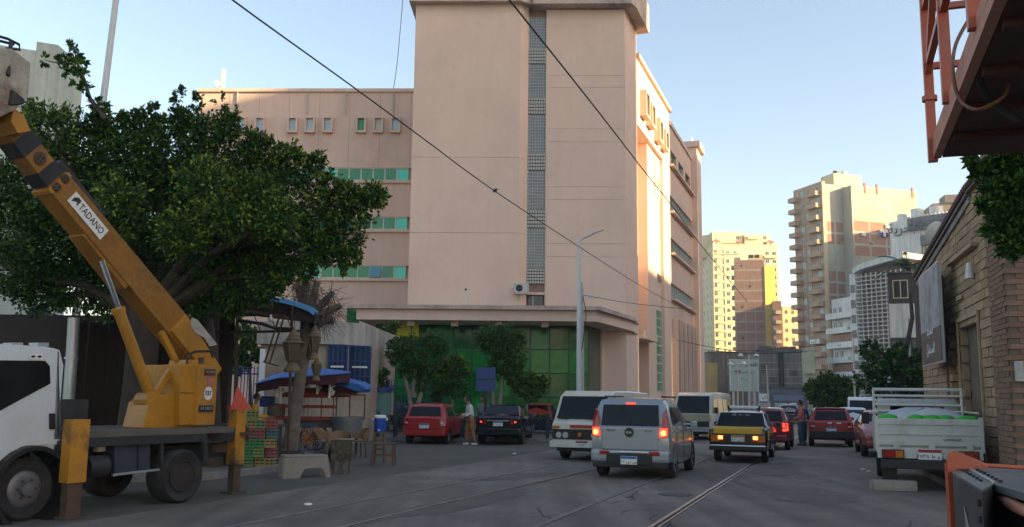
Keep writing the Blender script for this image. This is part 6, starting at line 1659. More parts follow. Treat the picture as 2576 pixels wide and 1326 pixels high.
MB().beam(P(704, 792, 21.3), P(666, 912, 21.3), .035, .035).build('rail', rust, o, world=True); MB().beam(P(716, 792, 21.3), P(678, 914, 21.3), .035, .035).build('rail', rust, o, world=True); MB().beam(P(662, 910, 21.3), P(700, 921, 21.3), .035, .035).build('foot', rust, o, world=True)
o = thing('light_bulb', 'white light bulb hanging under the awning', 'light bulb', P(681, 803, 21.4))
MB().lathe([(.01, -.06), (.05, -.04), (.06, 0), (.03, .05), (.025, .1), (.01, .11)], n=12).build('bulb', platew, o, smooth=60); MB().cyl((0, 0, .11), (0, 0, .3), .008, n=6).build('flex', black, o)
# corrugated wall of rusty sheets
cw_ = thing('corrugated_wall', 'tall wall of rusty brown corrugated sheets behind the crane truck', 'fence', GX(360, 22.6))
csm = mat('rust_sheet', (.060, .034, .025), .85, .35, 1.2, .3, streak=.4)
pa = P(196, 800, 22.6); pb_ = P(540, 800, 22.6); n = 13
MB().box(pa.x - 4, pb_.x + .3, 23.0, 23.3, -.1, pa.z + .1).build('wall_backing', mat('backing_dark', (.04, .03, .025), .95, .2, 2), cw_, world=True)
def corr(w_, h):
    mb = MB(); m = 14; vs = []
    for i in range(m + 1): 
        for z in (0, h): vs.append((w_ * i / m, -.02 if i % 2 else .02, z))
    return mb.add(vs, [(2 * i, 2 * i + 2, 2 * i + 3, 2 * i + 1) for i in range(m)])
wd = (pb_.x - pa.x) / n
cme = corr(wd * 1.02, pa.z).mesh('corrugated_sheet', csm)
for i in range(n): o = link('corrugated_sheet', cme, cw_, loc=(pa.x + wd * i - cw_.location.x, random.uniform(-.03, .03), random.uniform(-.1, .1))); o.rotation_euler = (0, random.uniform(-.02, .02), random.uniform(-.04, .04))
o = thing('steel_flue', 'shiny vertical steel pipe rising behind the truck cab', 'pipe', P(166, 1010, 19)); MB().tube([P(170, 1040, 19), P(180, 905, 19), P(186, 800, 19)], .12, 12).build('pipe', steel, o, world=True, smooth=60); MB().cyl(P(179, 905, 19), P(180, 899, 19), .14, n=12).build('pipe_joint', steel, o, world=True)
o = thing('wall_bundle', 'dark bundle hung on the pale wall left of the steel pipe', 'bundle', P(105, 810, 24)); lump('sacking', black, o, (0, -.2, 0), (.3, .2, .35), 5); MB().cyl((0, 0, -.2), (.1, .1, -1.0), .03).build('cord', black, o)
# beige shed behind, below the tree
t = bld('market_shed', 'dark shed wall behind the corrugated sheets at the far left', GX(-200, 26), 90, 6.5, 3, 2.6, mat('shed_wall', (.12, .11, .09), .9, .2, 1), par=0)

# guard house
Yg = 34
gpl = [P(655, 900, Yg), P(800, 900, Yg - .4), P(870, 900, Yg - .3), P(925, 900, Yg + .5), P(946, 900, Yg + 2)]
gh = thing('guard_house', 'low pale guard house with a curved concrete fascia and blue framed windows', 'building', (gpl[0].x, Yg, 0))
zg0, zg1 = P(800, 868, Yg).z, P(800, 812, Yg).z
ghm = mat('guard_house_wall', (.36, .29, .22), .9, .12, .6, .2, dirt=.5); ghf = mat('guard_house_fascia', (.40, .37, .33), .9, .14, .8, .2, streak=.35)
ring = [Vector((p.x, p.y, 0)) for p in gpl] + [Vector((gpl[-1].x, 42, 0)), Vector((gpl[0].x, 42, 0))]
MB().prism(ring, (0, 0, zg0)).build('wall', ghm, gh, world=True)
MB().prism([p + Vector((-.1, -.25, zg0 + .003)) if i < 5 else p + Vector((.2 if i == 5 else -.1, 0, zg0 + .003)) for i, p in enumerate(ring)], (0, 0, zg1 - zg0)).build('fascia', ghf, gh, world=True)
bluem = mat('railing_blue', (.012, .035, .16), .5, .15, 2, dirt=.2)
wb = mat('blue_window', (.02, .05, .09), .25, .3, 1)
def gwin(xa, xb, ya, yb_, yy):
    a, b = P(xa, yb_, yy), P(xb, ya, yy)
    o = MB().box(a.x, b.x, yy - .06, yy, a.z, b.z).build('window', wb, gh, world=True)
    m = MB()
    for k in range(5): x = a.x + (b.x - a.x) * k / 4; m.box(x - .03, x + .03, yy - .1, yy - .061, a.z, b.z)
    for k in range(4): z = a.z + (b.z - a.z) * k / 3; m.box(a.x, b.x, yy - .12, yy - .101, z - .025, z + .025)
    m.build('window_grille', bluem, o, world=True)
    MB().box(a.x + .1, b.x - .1, yy - .14, yy - .122, a.z + (b.z - a.z) * .52, a.z + (b.z - a.z) * .56).build('window_lettering', platew, o, world=True)
gwin(824, 875, 870, 985, Yg - .45); gwin(878, 934, 872, 985, Yg - .1)
o = thing('white_gate_post', 'slim white post at the left corner of the guard house', 'post', GX(656, 33)); MB().box(-.09, .09, -.09, .09, 0, P(656, 878, 33).z).build('post', platew, o, bevel=.01)
o = thing('round_planter_column', 'teal round column topped with a clipped bush beside the guard house', 'planter', GX(958, 37)); MB().cyl((0, 0, 0), (0, 0, P(958, 985, 37).z), .42, n=18).build('column', mat('teal', (.10, .20, .18), .8, .1), o, smooth=40); MB().cyl((0, 0, P(958, 985, 37).z), (0, 0, P(958, 975, 37).z), .5, n=18).build('rim', bluem, o, smooth=40)
# blue railings
def railing(label, a, b, z0, z1, step=.11, wall=None, name='railing'):
    t = thing(name, label, 'fence', (a.x, a.y, 0)); d = b - a; d.z = 0; L = d.length; n = int(L / step); ang = math.atan2(d.y, d.x); t.rotation_euler = (0, 0, ang)
    me = MB().cyl((0, 0, z0), (0, 0, z1), .018, n=6).add([(-.03, 0, z1), (.03, 0, z1), (0, 0, z1 + .14), (0, .02, z1)], [(0, 1, 2), (0, 2, 3), (1, 3, 2)]).mesh('bar', bluem)
    for i in range(n + 1): piece('bar', me, t, (L * i / n, 0, 0))
    for z in (z0 + .15, z1 - .2): MB().box(0, L, -.03, .03, z, z + .05).build('rail', bluem, t)
    for x in (0, L): MB().box(x - .06, x + .06, -.06, .06, 0, z1 + .1).build('post', bluem, t)
    if wall: MB().box(0, L, .07, .27, 0, wall).build('base_wall', concrete, t)
    return t
railing('blue spiked railing seen between the crane turret and the guard house', GX(548, 33), GX(652, 33), .9, P(600, 928, 33).z, wall=.85)
railing('blue spiked gate railing behind the bright red hatchback', GX(975, 39), GX(1112, 42), .4, P(1040, 962, 40).z, .2)
# low dark fence and hedge behind the parked cars
t = thing('low_fence', 'low dark metal fence with square panels along the kerb behind the parked cars', 'fence', GX(785, 36.6))
x0, x1 = 0, GX(1420, 36.6).x - GX(785, 36.6).x; n = 15; wf = x1 / n
dkb2 = mat('fence_blueblack', (.018, .028, .05), .6, .2, 2)
fp = MB().box(.03, wf - .03, -.02, .02, .82, .86).box(.03, wf - .03, -.02, .02, .25, .29)
for k in range(9): fp.box(.08 + k * (wf - .16) / 8 - .012, .08 + k * (wf - .16) / 8 + .012, -.015, .015, .291, .819)
fme = fp.mesh('fence_panel', dkb2); pme = MB().box(-.06, .06, -.06, .06, 0, 1.0).mesh('fence_post', dkb2)
for k in range(n): piece('fence_panel', fme, t, (wf * k, 0, .1))
for k in range(n + 1): piece('fence_post', pme, t, (wf * k, 0, .1))
MB().box(0, x1, .1, .3, .1, .4).build('base_wall', concrete, t)
o = thing('blue_notice_board', 'plain blue double notice board on a dark post in front of the green glass', 'sign', GX(1222, 37.2))
a, b = P(1198, 984, 37.2), P(1247, 925, 37.2); MB().box(a.x - o.location.x, b.x - o.location.x, -.03, .03, a.z, (a.z + b.z) / 2 - .02).build('board', mat('board_blue', (.03, .055, .17), .6, .1), o); MB().box(a.x - o.location.x, b.x - o.location.x, -.03, .03, (a.z + b.z) / 2 + .02, b.z).build('board', MATS['board_blue'], o); MB().box(-.06, .06, .031, .12, 0, b.z + .02).build('post', black, o)

# food cart
ccx = GX(765, 28)
ca = thing('food_cart', 'red food cart with a spoked wheel and shelves under a blue parasol', 'cart', ccx)
cred = mat('cart_red', (.24, .028, .018), .6, .15, 3, dirt=.3); cblu = mat('cart_blue', (.015, .10, .42), .6, .1)
def cb(name, xa, xb, ya, yb_, y0, y1, m_, **k):
    a, b = P(xa, yb_, 28), P(xb, ya, 28); return MB().box(a.x - ccx.x, b.x - ccx.x, y0, y1, a.z, b.z).build(name, m_, ca, **k)
cb('counter', 672, 850, 1050, 1056, -.2, .8, cred); cb('shelf', 700, 838, 1020, 1026, .0, .5, cred); cb('front_panel', 712, 838, 1056, 1075, 0, .7, mat('cart_body', (.13, .12, .11), .7, .2, 3, dirt=.5), bevel=.02)
for x in (702, 726, 806, 836): cb('upright', x, x + 5, 985, 1050, .0, .05, cred)
cb('top_rail', 700, 840, 988, 999, .0, .06, cred); cb('back_board', 730, 806, 975, 1000, .3, .34, cred, bevel=.02)
cb('canopy_pole', 768, 772, 930, 1055, .3, .36, steel)
for x in (690, 835): cb('cart_leg', x, x + 5, 1056, 1105, .1, .2, wood)
wp_ = P(777, 1090, 28); wr0 = .44
wz = wp_.z
whl = MB().lathe([(.38, -.03), (.44, -.03), (.44, .03), (.38, .03), (.38, -.03)], axis='y', n=28).build('wheel', mat('wheel_blue', (.03, .10, .25), .6), ca); whl.location = (wp_.x - ccx.x, -.28, .45)
for k in range(12):
    a = 2 * pi * k / 12; MB().beam((.06 * cos(a), 0, .06 * sin(a)), (.385 * cos(a), 0, .385 * sin(a)), .03, .03, (0, 1, 0)).build('spoke', [cy, cred][k % 2], whl)
MB().cyl((0, -.05, 0), (0, .05, 0), .07, n=10).build('hub', cy, whl)
wh2 = dup(whl, ca); wh2.location = (wp_.x - ccx.x, .75, .45)
o = thing('parasol', 'bright blue flat parasol with dark red lining over the food cart', 'parasol', P(770, 930, 28.2))
def para(pts, mt, th=.05): return MB().prism(pts, (0, 1.9, .05))
bl_ = mat('parasol_blue', (.025, .115, .36), .7, .1, 2); drd = mat('parasol_lining', (.055, .012, .018), .9, .1)
ap = P(770, 922, 28.6)
rim_ = [P(640, 965, 28.2), P(700, 950, 27.2), P(775, 945, 26.8), P(850, 940, 27.2), P(884, 936, 28.4), P(860, 932, 30), P(770, 930, 30.4), P(690, 942, 30)]
for i in range(8): MB().prism([ap, rim_[i], rim_[(i + 1) % 8]], (0, 0, -.03)).build('canopy_panel', bl_, o, world=True)
rr_ = [p + Vector((0, 0, -.05)) for p in rim_]
for i in range(8):
    a, b = rr_[i], rr_[(i + 1) % 8]; c = (a + b) / 2 * .92 + ap * .08
    MB().prism([a * .97 + ap * .03, b * .97 + ap * .03, b * .97 + ap * .03 - Vector((0, 0, .28)), a * .97 + ap * .03 - Vector((0, 0, .22))], (0, .02, 0)).build('valance', drd, o, world=True)
MB().cyl(Vector((ap.x, ap.y, 0)), ap, .03, n=8).build('pole', steel, o, world=True)
o = thing('folded_parasol', 'second smaller blue and red awning cloth drooping right of the parasol', 'awning', P(860, 965, 28.5))
MB().prism([P(792, 950, 28.5), P(850, 955, 28.5), P(905, 968, 28.5), P(924, 980, 28.5), P(900, 985, 28.5)], (0, 1.2, .1)).build('cloth_top', bl_, o, world=True)
MB().prism([P(796, 956, 28.6), P(896, 982, 28.6), P(868, 998, 28.6), P(838, 1000, 28.6), P(800, 985, 28.6)], (0, 1.0, 0)).build('cloth_lining', drd, o, world=True)
MB().cyl(Vector((P(850, 1000, 29).x, 29, 0)), P(850, 960, 29), .03).build('pole', steel, o, world=True)
for i, (x, y, s) in enumerate(((697, 985, .16), (798, 975, .17), (828, 985, .19), (706, 1000, .13))):
    o = thing('white_ornament', ['small white ornament on the left end of the cart rail', 'tall white ornament in the middle of the cart rail', 'white ornament at the right end of the cart rail', 'lower white ornament at the left end of the cart'][i], 'ornament', P(x, y + 12, 27.8))
    mb = MB(); rg = random.Random(i)
    for k in range(7): a = rg.uniform(0, 6); mb.tube([(0, 0, k * .05), (.09 * cos(a) * s / .15, .02, k * .05 + .05), (.14 * cos(a + 1) * s / .15, .02, k * .05 + .12)], .02, 6)
    mb.tube([(0, 0, -.05), (0, 0, .4)], .04, 8); mb.build('figure', platew, o, smooth=60)
# metal tub on a stand
o = thing('metal_tub', 'grey galvanised tub standing beside the cart', 'tub', GX(876, 27.6))
MB().lathe([(.01, .5), (.42, .5), (.48, 1.1), (.46, 1.1), (.40, .53), (.01, .53)], n=24).build('tub', mat('dull_zinc', (.17, .18, .19), .5, .15, 3, metal=.4), o, smooth=40)
for a in (0, 2.1, 4.2): MB().cyl((.3 * cos(a), .3 * sin(a), 0), (.3 * cos(a), .3 * sin(a), .5), .03).build('leg', rust, o)
for x in (-.4, .0, .45): MB().cyl((x, .3, 1.0), (x, .3, 1.75), .02).build('rack_bar', rust, o)
MB().box(-.42, .47, .28, .32, 1.72, 1.76).build('rack_bar', rust, o)
o = thing('cooking_pot', 'large dark pot on the left end of the cart counter', 'pot', P(694, 1050, 28.2)); MB().lathe([(.01, 0), (.22, 0), (.27, .1), (.26, .38), (.3, .4), (.01, .42)], n=18).build('pot', mat('pot_dull', (.13, .10, .08), .6), o, smooth=40)
o = thing('blue_box', 'small dark blue box on the cart counter beside the pot', 'box', P(672, 1015, 28.4)); MB().box(-.2, .2, -.15, .15, -.1, .22).build('box', bluem, o, bevel=.02)
# lanterns
brass = mat('lantern_brass', (.14, .10, .05), .6, .25, 4, .3, dirt=.4)
def lantern(label, x, y0, y1, Y, s=1.):
    top = P(x, y0, Y); bot = P(x, y1, Y); h = top.z - bot.z
    t = thing('lantern', label, 'lantern', bot, .3, 'large brass lanterns hanging from the awning')
    r = h * .22 * s
    MB().lathe([(.01, 0), (r * .75, 0), (r * .8, h * .05), (r * .45, h * .18), (r * .5, h * .22)], n=8).build('base', brass, t)
    MB().lathe([(r * .45, h * .22), (r * .62, h * .24), (r * 1.0, h * .58), (r * .95, h * .6)], n=6).build('glass_body', mat('lantern_panes', (.09, .075, .05), .4, .3, 3), t)
    for k in range(6): a = 2 * pi * k / 6; MB().tube([(r * .62 * cos(a), r * .62 * sin(a), h * .24), (r * 1.0 * cos(a), r * 1.0 * sin(a), h * .58)], .015, 6).build('rib', brass, t)
    MB().lathe([(r * 1.1, h * .6), (r * 1.05, h * .62), (r * .75, h * .66), (r * .78, h * .68), (r * .5, h * .74), (r * .52, h * .76), (r * .25, h * .86), (r * .08, h * .9), (.012, h)], n=12).build('crown', brass, t)
    MB().cyl((0, 0, h), (0, 0, h + .2), .012, n=6).build('hook', bk, t)
    return t
lantern('wide six-sided brass lantern hanging left of the pruned trunk', 735, 815, 937, 21.2)
lantern('narrow brass lantern hanging right of the pruned trunk, upper of two', 789, 808, 905, 21.4, .7)
lantern('small brass lantern hanging lowest, right of the pruned trunk', 795, 890, 958, 21.4, .85)
# stacked crates
gcol = [(.17, .24, .07), (.28, .055, .06), (.05, .21, .07), (.05, .15, .17), (.29, .22, .07), (.12, .21, .07), (.28, .07, .09)]
cmat = [mat('crate_%d' % i, c, .6, .2, 6, dirt=.6, dcol=(.10, .085, .06)) for i, c in enumerate(gcol)]
cm = {}
def crate_mesh(m_):
    if m_.name in cm: return cm[m_.name]
    w_, d_, h_ = .40, .3, .25
    mb = MB().box(-w_ / 2, w_ / 2, 0, d_, 0, .02)
    for z in (.02, .1, .19): mb.box(-w_ / 2, w_ / 2, 0, .015, z + .001, z + .05).box(-w_ / 2, w_ / 2, d_ - .015, d_, z + .001, z + .05).box(-w_ / 2, -w_ / 2 + .015, .016, d_ - .016, z + .001, z + .05).box(w_ / 2 - .015, w_ / 2, .016, d_ - .016, z + .001, z + .05)
    for x in (-w_ / 2, w_ / 2 - .04, -.02): mb.box(x, x + .04, -.008, -.001, .02, .24)
    mb.box(-w_ / 2, -w_ / 2 + .03, d_ + .001, d_ + .008, .02, .24)
    cm[m_.name] = mb.mesh('crate_shell', m_); return cm[m_.name]
base = GX(634, 21.0); base.z = .11
cn = ['lime green', 'crimson', 'bright green', 'teal', 'mustard yellow', 'leaf green', 'pink-red']
colname = ['left', 'middle', 'right']; rown = ['bottom', 'second', 'third', 'fourth', 'fifth', 'sixth']
lay = [[5, 4, 4], [2, 0, 6], [2, 2, 4], [1, 1, 3], [4, 5, 1], [0, None, None]]
for r, row in enumerate(lay):
    for c, k in enumerate(row):
        if k is None: continue
        t = thing('market_crate', '%s plastic crate, %s column and %s row of the crate stack' % (cn[k], colname[c], rown[r]), 'crate', base + Vector((c * .235 + random.uniform(-.012, .012), random.uniform(-.04, .04), r * .212)), random.uniform(-.05, .05), 'stacked plastic market crates')
        t.scale = (.56, .75, .82)
        link('shell', crate_mesh(cmat[k]), t)
        MB().box(-.17, .17, .02, .28, .03, .2).build('contents', mat('produce_dark', (.04, .035, .02), .9), t)
# pruned trunk in a pot
o = thing('tree_pot', 'low dark concrete tub around the foot of the pruned leaning trunk', 'planter', GX(726, 23.4)); MB().lathe([(.01, 0), (.42, 0), (.46, .3), (.40, .3), (.38, .2), (.01, .2)], n=16).build('tub', mat('tub_dark', (.085, .06, .05), .9, .2, 3), o, smooth=40)
barkm = mat('bark_grey', (.15, .125, .10), .95, .3, 4, .8, bscale=12); barkd = mat('bark_dark', (.06, .047, .038), .95, .3, 4, .8, bscale=12)
pt = thing('pruned_tree', 'heavily pruned leaning tree with a crown of cut branch stubs and tangled dry twigs', 'tree', GX(728, 23.4) + Vector((0, 0, .2)))
tk = [P(728, 1130, 23.4), P(740, 1050, 23.4), P(755, 950, 23.3), P(768, 880, 23.3), P(775, 800, 23.3)]
MB().tube(tk, [.20, .165, .15, .15, .19], 14).build('trunk', barkm, pt, smooth=70, world=True)
MB().tube([P(778, 900, 23.2), P(786, 850, 23.2), P(790, 780, 23.2)], [.08, .09, .11], 10).build('trunk', barkd, pt, smooth=70, world=True)
stubs = [((775, 800), (757, 745), (745, 712)), ((775, 800), (790, 750), (797, 706)), ((780, 800), (815, 760), (838, 735)), ((782, 815), (820, 785), (858, 768)), ((780, 830), (805, 815), (838, 800)), ((778, 790), (765, 730), (770, 700))]
for st_ in stubs: MB().tube([P(x, y, 23.3 - .05 * i) for i, (x, y) in enumerate(st_)], [.14, .10, .075], 8).build('branch_stub', barkm, pt, smooth=70, world=True)
tw = MB(); rg = random.Random(4)
for i in range(420):
    s = rg.choice(stubs); k = rg.random(); a = P(s[1][0] + (s[2][0] - s[1][0]) * k + rg.gauss(0, 8), s[1][1] + (s[2][1] - s[1][1]) * k + rg.gauss(0, 10), 23.3 + rg.uniform(-.4, .4)); L = rg.uniform(.15, .6)
    d = Vector((rg.gauss(0, .5), rg.gauss(0, .4), rg.uniform(-1, .4))).normalized(); m_ = a + d * L * .5 + Vector((0, 0, -.03)); e = a + d * L + Vector((0, 0, -.1 * L))
    tw.tube([a, m_, e], [.008, .006, .004], 3, cap=False)
tw.build('twigs', mat('dry_twigs', (.13, .09, .06), .9, .3, 6), pt, world=True, kind='stuff')

# plastic bench, round clothed table, chairs, stools, cooler
o = thing('plastic_bench', 'dirty white moulded plastic bench at the road edge', 'bench', GX(772, 19.8), .5)
pr = [(-.50, .0), (-.46, .46), (.46, .46), (.52, .0), (.42, .0), (.34, .20), (-.02, .20), (-.10, 0)]
MB().box(-.46, .46, -.2, .2, .42, .47).build('top', plasw, o, bevel=.02)
MB().prism([(-.50, -.22, 0), (-.46, -.2, .42), (.46, -.2, .42), (.52, -.22, 0), (.42, -.22, 0), (.36, -.22, .17), (.30, -.22, .2), (.0, -.22, .2), (-.06, -.22, .17), (-.14, -.22, 0)], (0, .03, 0)).build('side_panel', plasw, o)
MB().prism([(-.50, .19, 0), (-.46, .17, .42), (.46, .17, .42), (.52, .19, 0), (.42, .19, 0), (.36, .19, .17), (.0, .19, .2), (-.14, .19, 0)], (0, .03, 0)).build('side_panel', plasw, o)
MB().box(-.5, -.46, -.18, .16, 0, .42).build('end_panel', plasw, o)
wick = mat('rattan', (.20, .12, .065), .7, .2, 8, .4)
def chair(label, x, y, rz):
    t = thing('cafe_chair', label, 'chair', G(x, y), rz, 'brown tub-backed chairs round the cloth-covered table')
    MB().lathe([(.01, .43), (.24, .43), (.25, .46), (.01, .47)], n=16).build('seat', wick, t, smooth=40)
    for a in (.7, 2.4, 3.9, 5.5): MB().tube([(.2 * cos(a), .2 * sin(a), .43), (.26 * cos(a), .26 * sin(a), 0)], .016, 6).build('leg', steel if 0 else rust, t)
    mb = MB(); n = 12; vs = []
    for i in range(n + 1):
        a = pi * .0 + pi * i / n; r_ = .29; zt__ = .62 + .2 * sin(a) ** .6
        for (r2, z) in ((r_, .5), (r_ * 1.12, zt__), (r_ * 1.12 - .02, zt__), (r_ - .02, .5)): vs.append((r2 * cos(a), r2 * sin(a), z))
    fs = [(i * 4 + k, i * 4 + (k + 1) % 4, (i + 1) * 4 + (k + 1) % 4, (i + 1) * 4 + k) for i in range(n) for k in range(4)]
    mb.add(vs, fs).build('backrest', wick, t, smooth=50)
    for a in (.1, pi / 2, pi - .1): MB().tube([(.27 * cos(a), .27 * sin(a), .44), (.29 * cos(a), .29 * sin(a), .55)], .014, 6).build('back_support', rust, t)
    return t
chair('brown tub-backed chair at the left of the cloth-covered table', 812, 1152, 1.2)
chair('brown tub-backed chair at the right of the cloth-covered table', 900, 1150, -1.0)
chair('brown tub-backed chair behind the cloth-covered table', 851, 1165, .0)
ptm = mat('patterned_cloth', (.06, .05, .032), .85, .9, 9, .1)
o = thing('cloth_table', 'small square table with a patterned green-brown cloth among the brown chairs', 'table', GX(868, 20.8))
MB().box(-.22, .22, -.2, .2, .70, .73).build('top', ptm, o)
MB().box(-.23, .23, -.215, -.2, .30, .735).build('cloth_front', ptm, o); MB().box(-.24, -.222, -.2, .2, .12, .735).build('cloth_side', ptm, o); MB().prism([(-.4, -.2, .12), (-.24, -.2, .70), (-.24, .1, .70), (-.36, .1, .1)], (.015, 0, 0)).build('cloth_corner', ptm, o)
for x in (-.17, -.03, .03, .18): MB().cyl((x, -.17, 0), (x, -.17, .7), .025).build('leg', wood, o)
lump('crumpled_cloth', plasw, o, (.02, 0, .75), (.2, .15, .02), 8)
def stool(label, p, w_, h, nm='stool', rails=True):
    t = thing(nm, label, 'stool' if nm == 'stool' else 'table', p); m_ = mat('stool_wood', (.13, .075, .045), .8, .25, 4, .2)
    MB().box(-w_ / 2, w_ / 2, -w_ * .4, w_ * .4, h - .04, h).build('top', m_, t, bevel=.008)
    for x in (-1, 1):
        for y in (-1, 1): MB().beam((x * (w_ / 2 - .03), y * (w_ * .4 - .03), h - .04), (x * (w_ / 2 - .0), y * (w_ * .4 - .01), 0), .04, .04).build('leg', m_, t)
    for y in (-1, 1): MB().box(-w_ / 2 + .03, w_ / 2 - .03, y * (w_ * .4 - .03) - .012, y * (w_ * .4 - .03) + .012, h * .4, h * .4 + .04).build('rail', m_, t)
    return t
stool('low brown wooden table in front of the blue cooler', GX(970, 23.4), .54, .56, 'wooden_table')
lump('blue_rag', cblu, None, (0, 0, 0), (.06, .05, .02), 3, 8); o = bpy.data.objects['blue_rag']; o.location = GX(983, 23.4) + Vector((0, -.05, .58)); tag(o, 'blue rag lying on the low wooden table', 'rag')
stool('tall narrow stool carrying the blue cooler', GX(958, 24.6), .30, .78)
o = thing('water_cooler', 'blue drinks cooler with a white lid standing on a tall stool', 'cooler', GX(958, 24.6) + Vector((0, 0, .78)))
cblue2 = mat('cooler_blue', (.01, .07, .38), .4, .06)
MB().lathe([(.01, 0), (.14, 0), (.155, .03), (.16, .36), (.01, .36)], n=20).build('body', cblue2, o, smooth=40); MB().lathe([(.01, .36), (.17, .36), (.17, .41), (.13, .44), (.01, .44)], n=20).build('lid', platew, o, smooth=40); MB().box(-.02, .02, -.2, -.155, .03, .07).build('tap', platew, o)
for s in (-1, 1): MB().box(*sorted((s * .165, s * .2)), -.03, .03, .3, .36).build('handle', platew, o)
for i, (x, Y, m_, l) in enumerate(((586, 20.2, cred, 'red plastic basket on the kerb behind the rear outrigger'), (603, 20.2, MATS['crate_3'], 'teal plastic basket on the kerb behind the rear outrigger'))):
    o = thing('plastic_basket', l, 'basket', P(x, 1040, Y)); MB().lathe([(.01, 0), (.1, 0), (.14, .18), (.12, .18), (.09, .02), (.01, .02)], n=12).build('basket', m_, o)
o = thing('market_counter', 'dark low counter in the market shade behind the rear outrigger', 'counter', GX(590, 21.6)); MB().box(-1.2, 1.0, -.3, .6, 0, .98).build('base', dkst, o); MB().box(-1.25, 1.05, -.35, .65, .983, 1.03).build('counter_top', wood, o)

# ================================================================== TREES
lf = [mat('leaf_deep', (.022, .06, .012), .55, .35, .8, spec=.25), mat('leaf_mid', (.05, .125, .02), .55, .35, .8, spec=.25), mat('leaf_new', (.16, .22, .022), .5, .25, .8, spec=.25)]
def leaves(clumps, size, mts=lf, new=.15, seed=1, flat=.0):
    """clumps: (centre, (rx,ry,rz), count, new-growth share); returns mesh of folded leaf blades"""
    rg = np.random.default_rng(seed); V_, Fc, Mi = [], [], []
    for c, r, n, nw in clumps:
        d = rg.normal(size=(n, 3)); d /= np.linalg.norm(d, axis=1)[:, None]
        rad = rg.uniform(.15, 1, n) ** .5
        # sprays: pull leaves on to twigs so that the crown has tufts and gaps
        nt_ = max(6, n // 16); td = rg.normal(size=(nt_, 3)); td /= np.linalg.norm(td, axis=1)[:, None]; td[:, 2] += .25
        ti = rg.integers(0, nt_, n); d = td[ti] * rg.uniform(.75, 1.18, nt_)[ti][:, None] + d * .17
        p = np.array(c) + d * rad[:, None] * np.array(r)
        ax = td[ti] * .9 + rg.normal(size=(n, 3)) * .55; ax /= np.linalg.norm(ax, axis=1)[:, None]
        nr = rg.normal(size=(n, 3)); nr[:, 2] += .6; sd2 = np.cross(ax, nr); sd2 /= np.linalg.norm(sd2, axis=1)[:, None] + 1e-9
        L = size * rg.uniform(.55, 1.5, n)[:, None]; W_ = L * .26
        up_ = np.cross(sd2, ax)
        q = np.stack([p, p + ax * L * .5 + sd2 * W_ + up_ * W_ * .3, p + ax * L, p + ax * L * .5 - sd2 * W_ + up_ * W_ * .3], 1)
        V_.append(q.reshape(-1, 3)); u = rg.random(n); tip = rad > .72
        Mi.append(np.where((u < nw) & tip, 2, np.where(u < .5, 1, 0)))
    V_ = np.concatenate(V_); Mi = np.concatenate(Mi); m = len(Mi)
    me = bpy.data.meshes.new('foliage'); me.vertices.add(len(V_)); me.vertices.foreach_set('co', V_.ravel().astype(np.float32))
    me.loops.add(m * 4); me.loops.foreach_set('vertex_index', np.arange(m * 4, dtype=np.int32)); me.polygons.add(m)
    me.polygons.foreach_set('loop_start', np.arange(0, m * 4, 4, dtype=np.int32)); me.polygons.foreach_set('loop_total', np.full(m, 4, dtype=np.int32))
    for k in mts: me.materials.append(k)
    me.polygons.foreach_set('material_index', Mi.astype(np.int32)); me.update(); me.validate(); return me
def branchy(parent, root, ends, r0_, mt, seed=0, name='limb'):
    rg = random.Random(seed)
    for e in ends:
        e = Vector(e); m_ = root.lerp(e, .5) + Vector((rg.uniform(-.2, .2), rg.uniform(-.2, .2), .25 * (e - root).length * .4))
        MB().tube([root, root.lerp(m_, .5), m_, m_.lerp(e, .6), e], [r0_, r0_ * .8, r0_ * .55, r0_ * .35, r0_ * .12], 7).build(name, mt, parent, smooth=70, world=True)

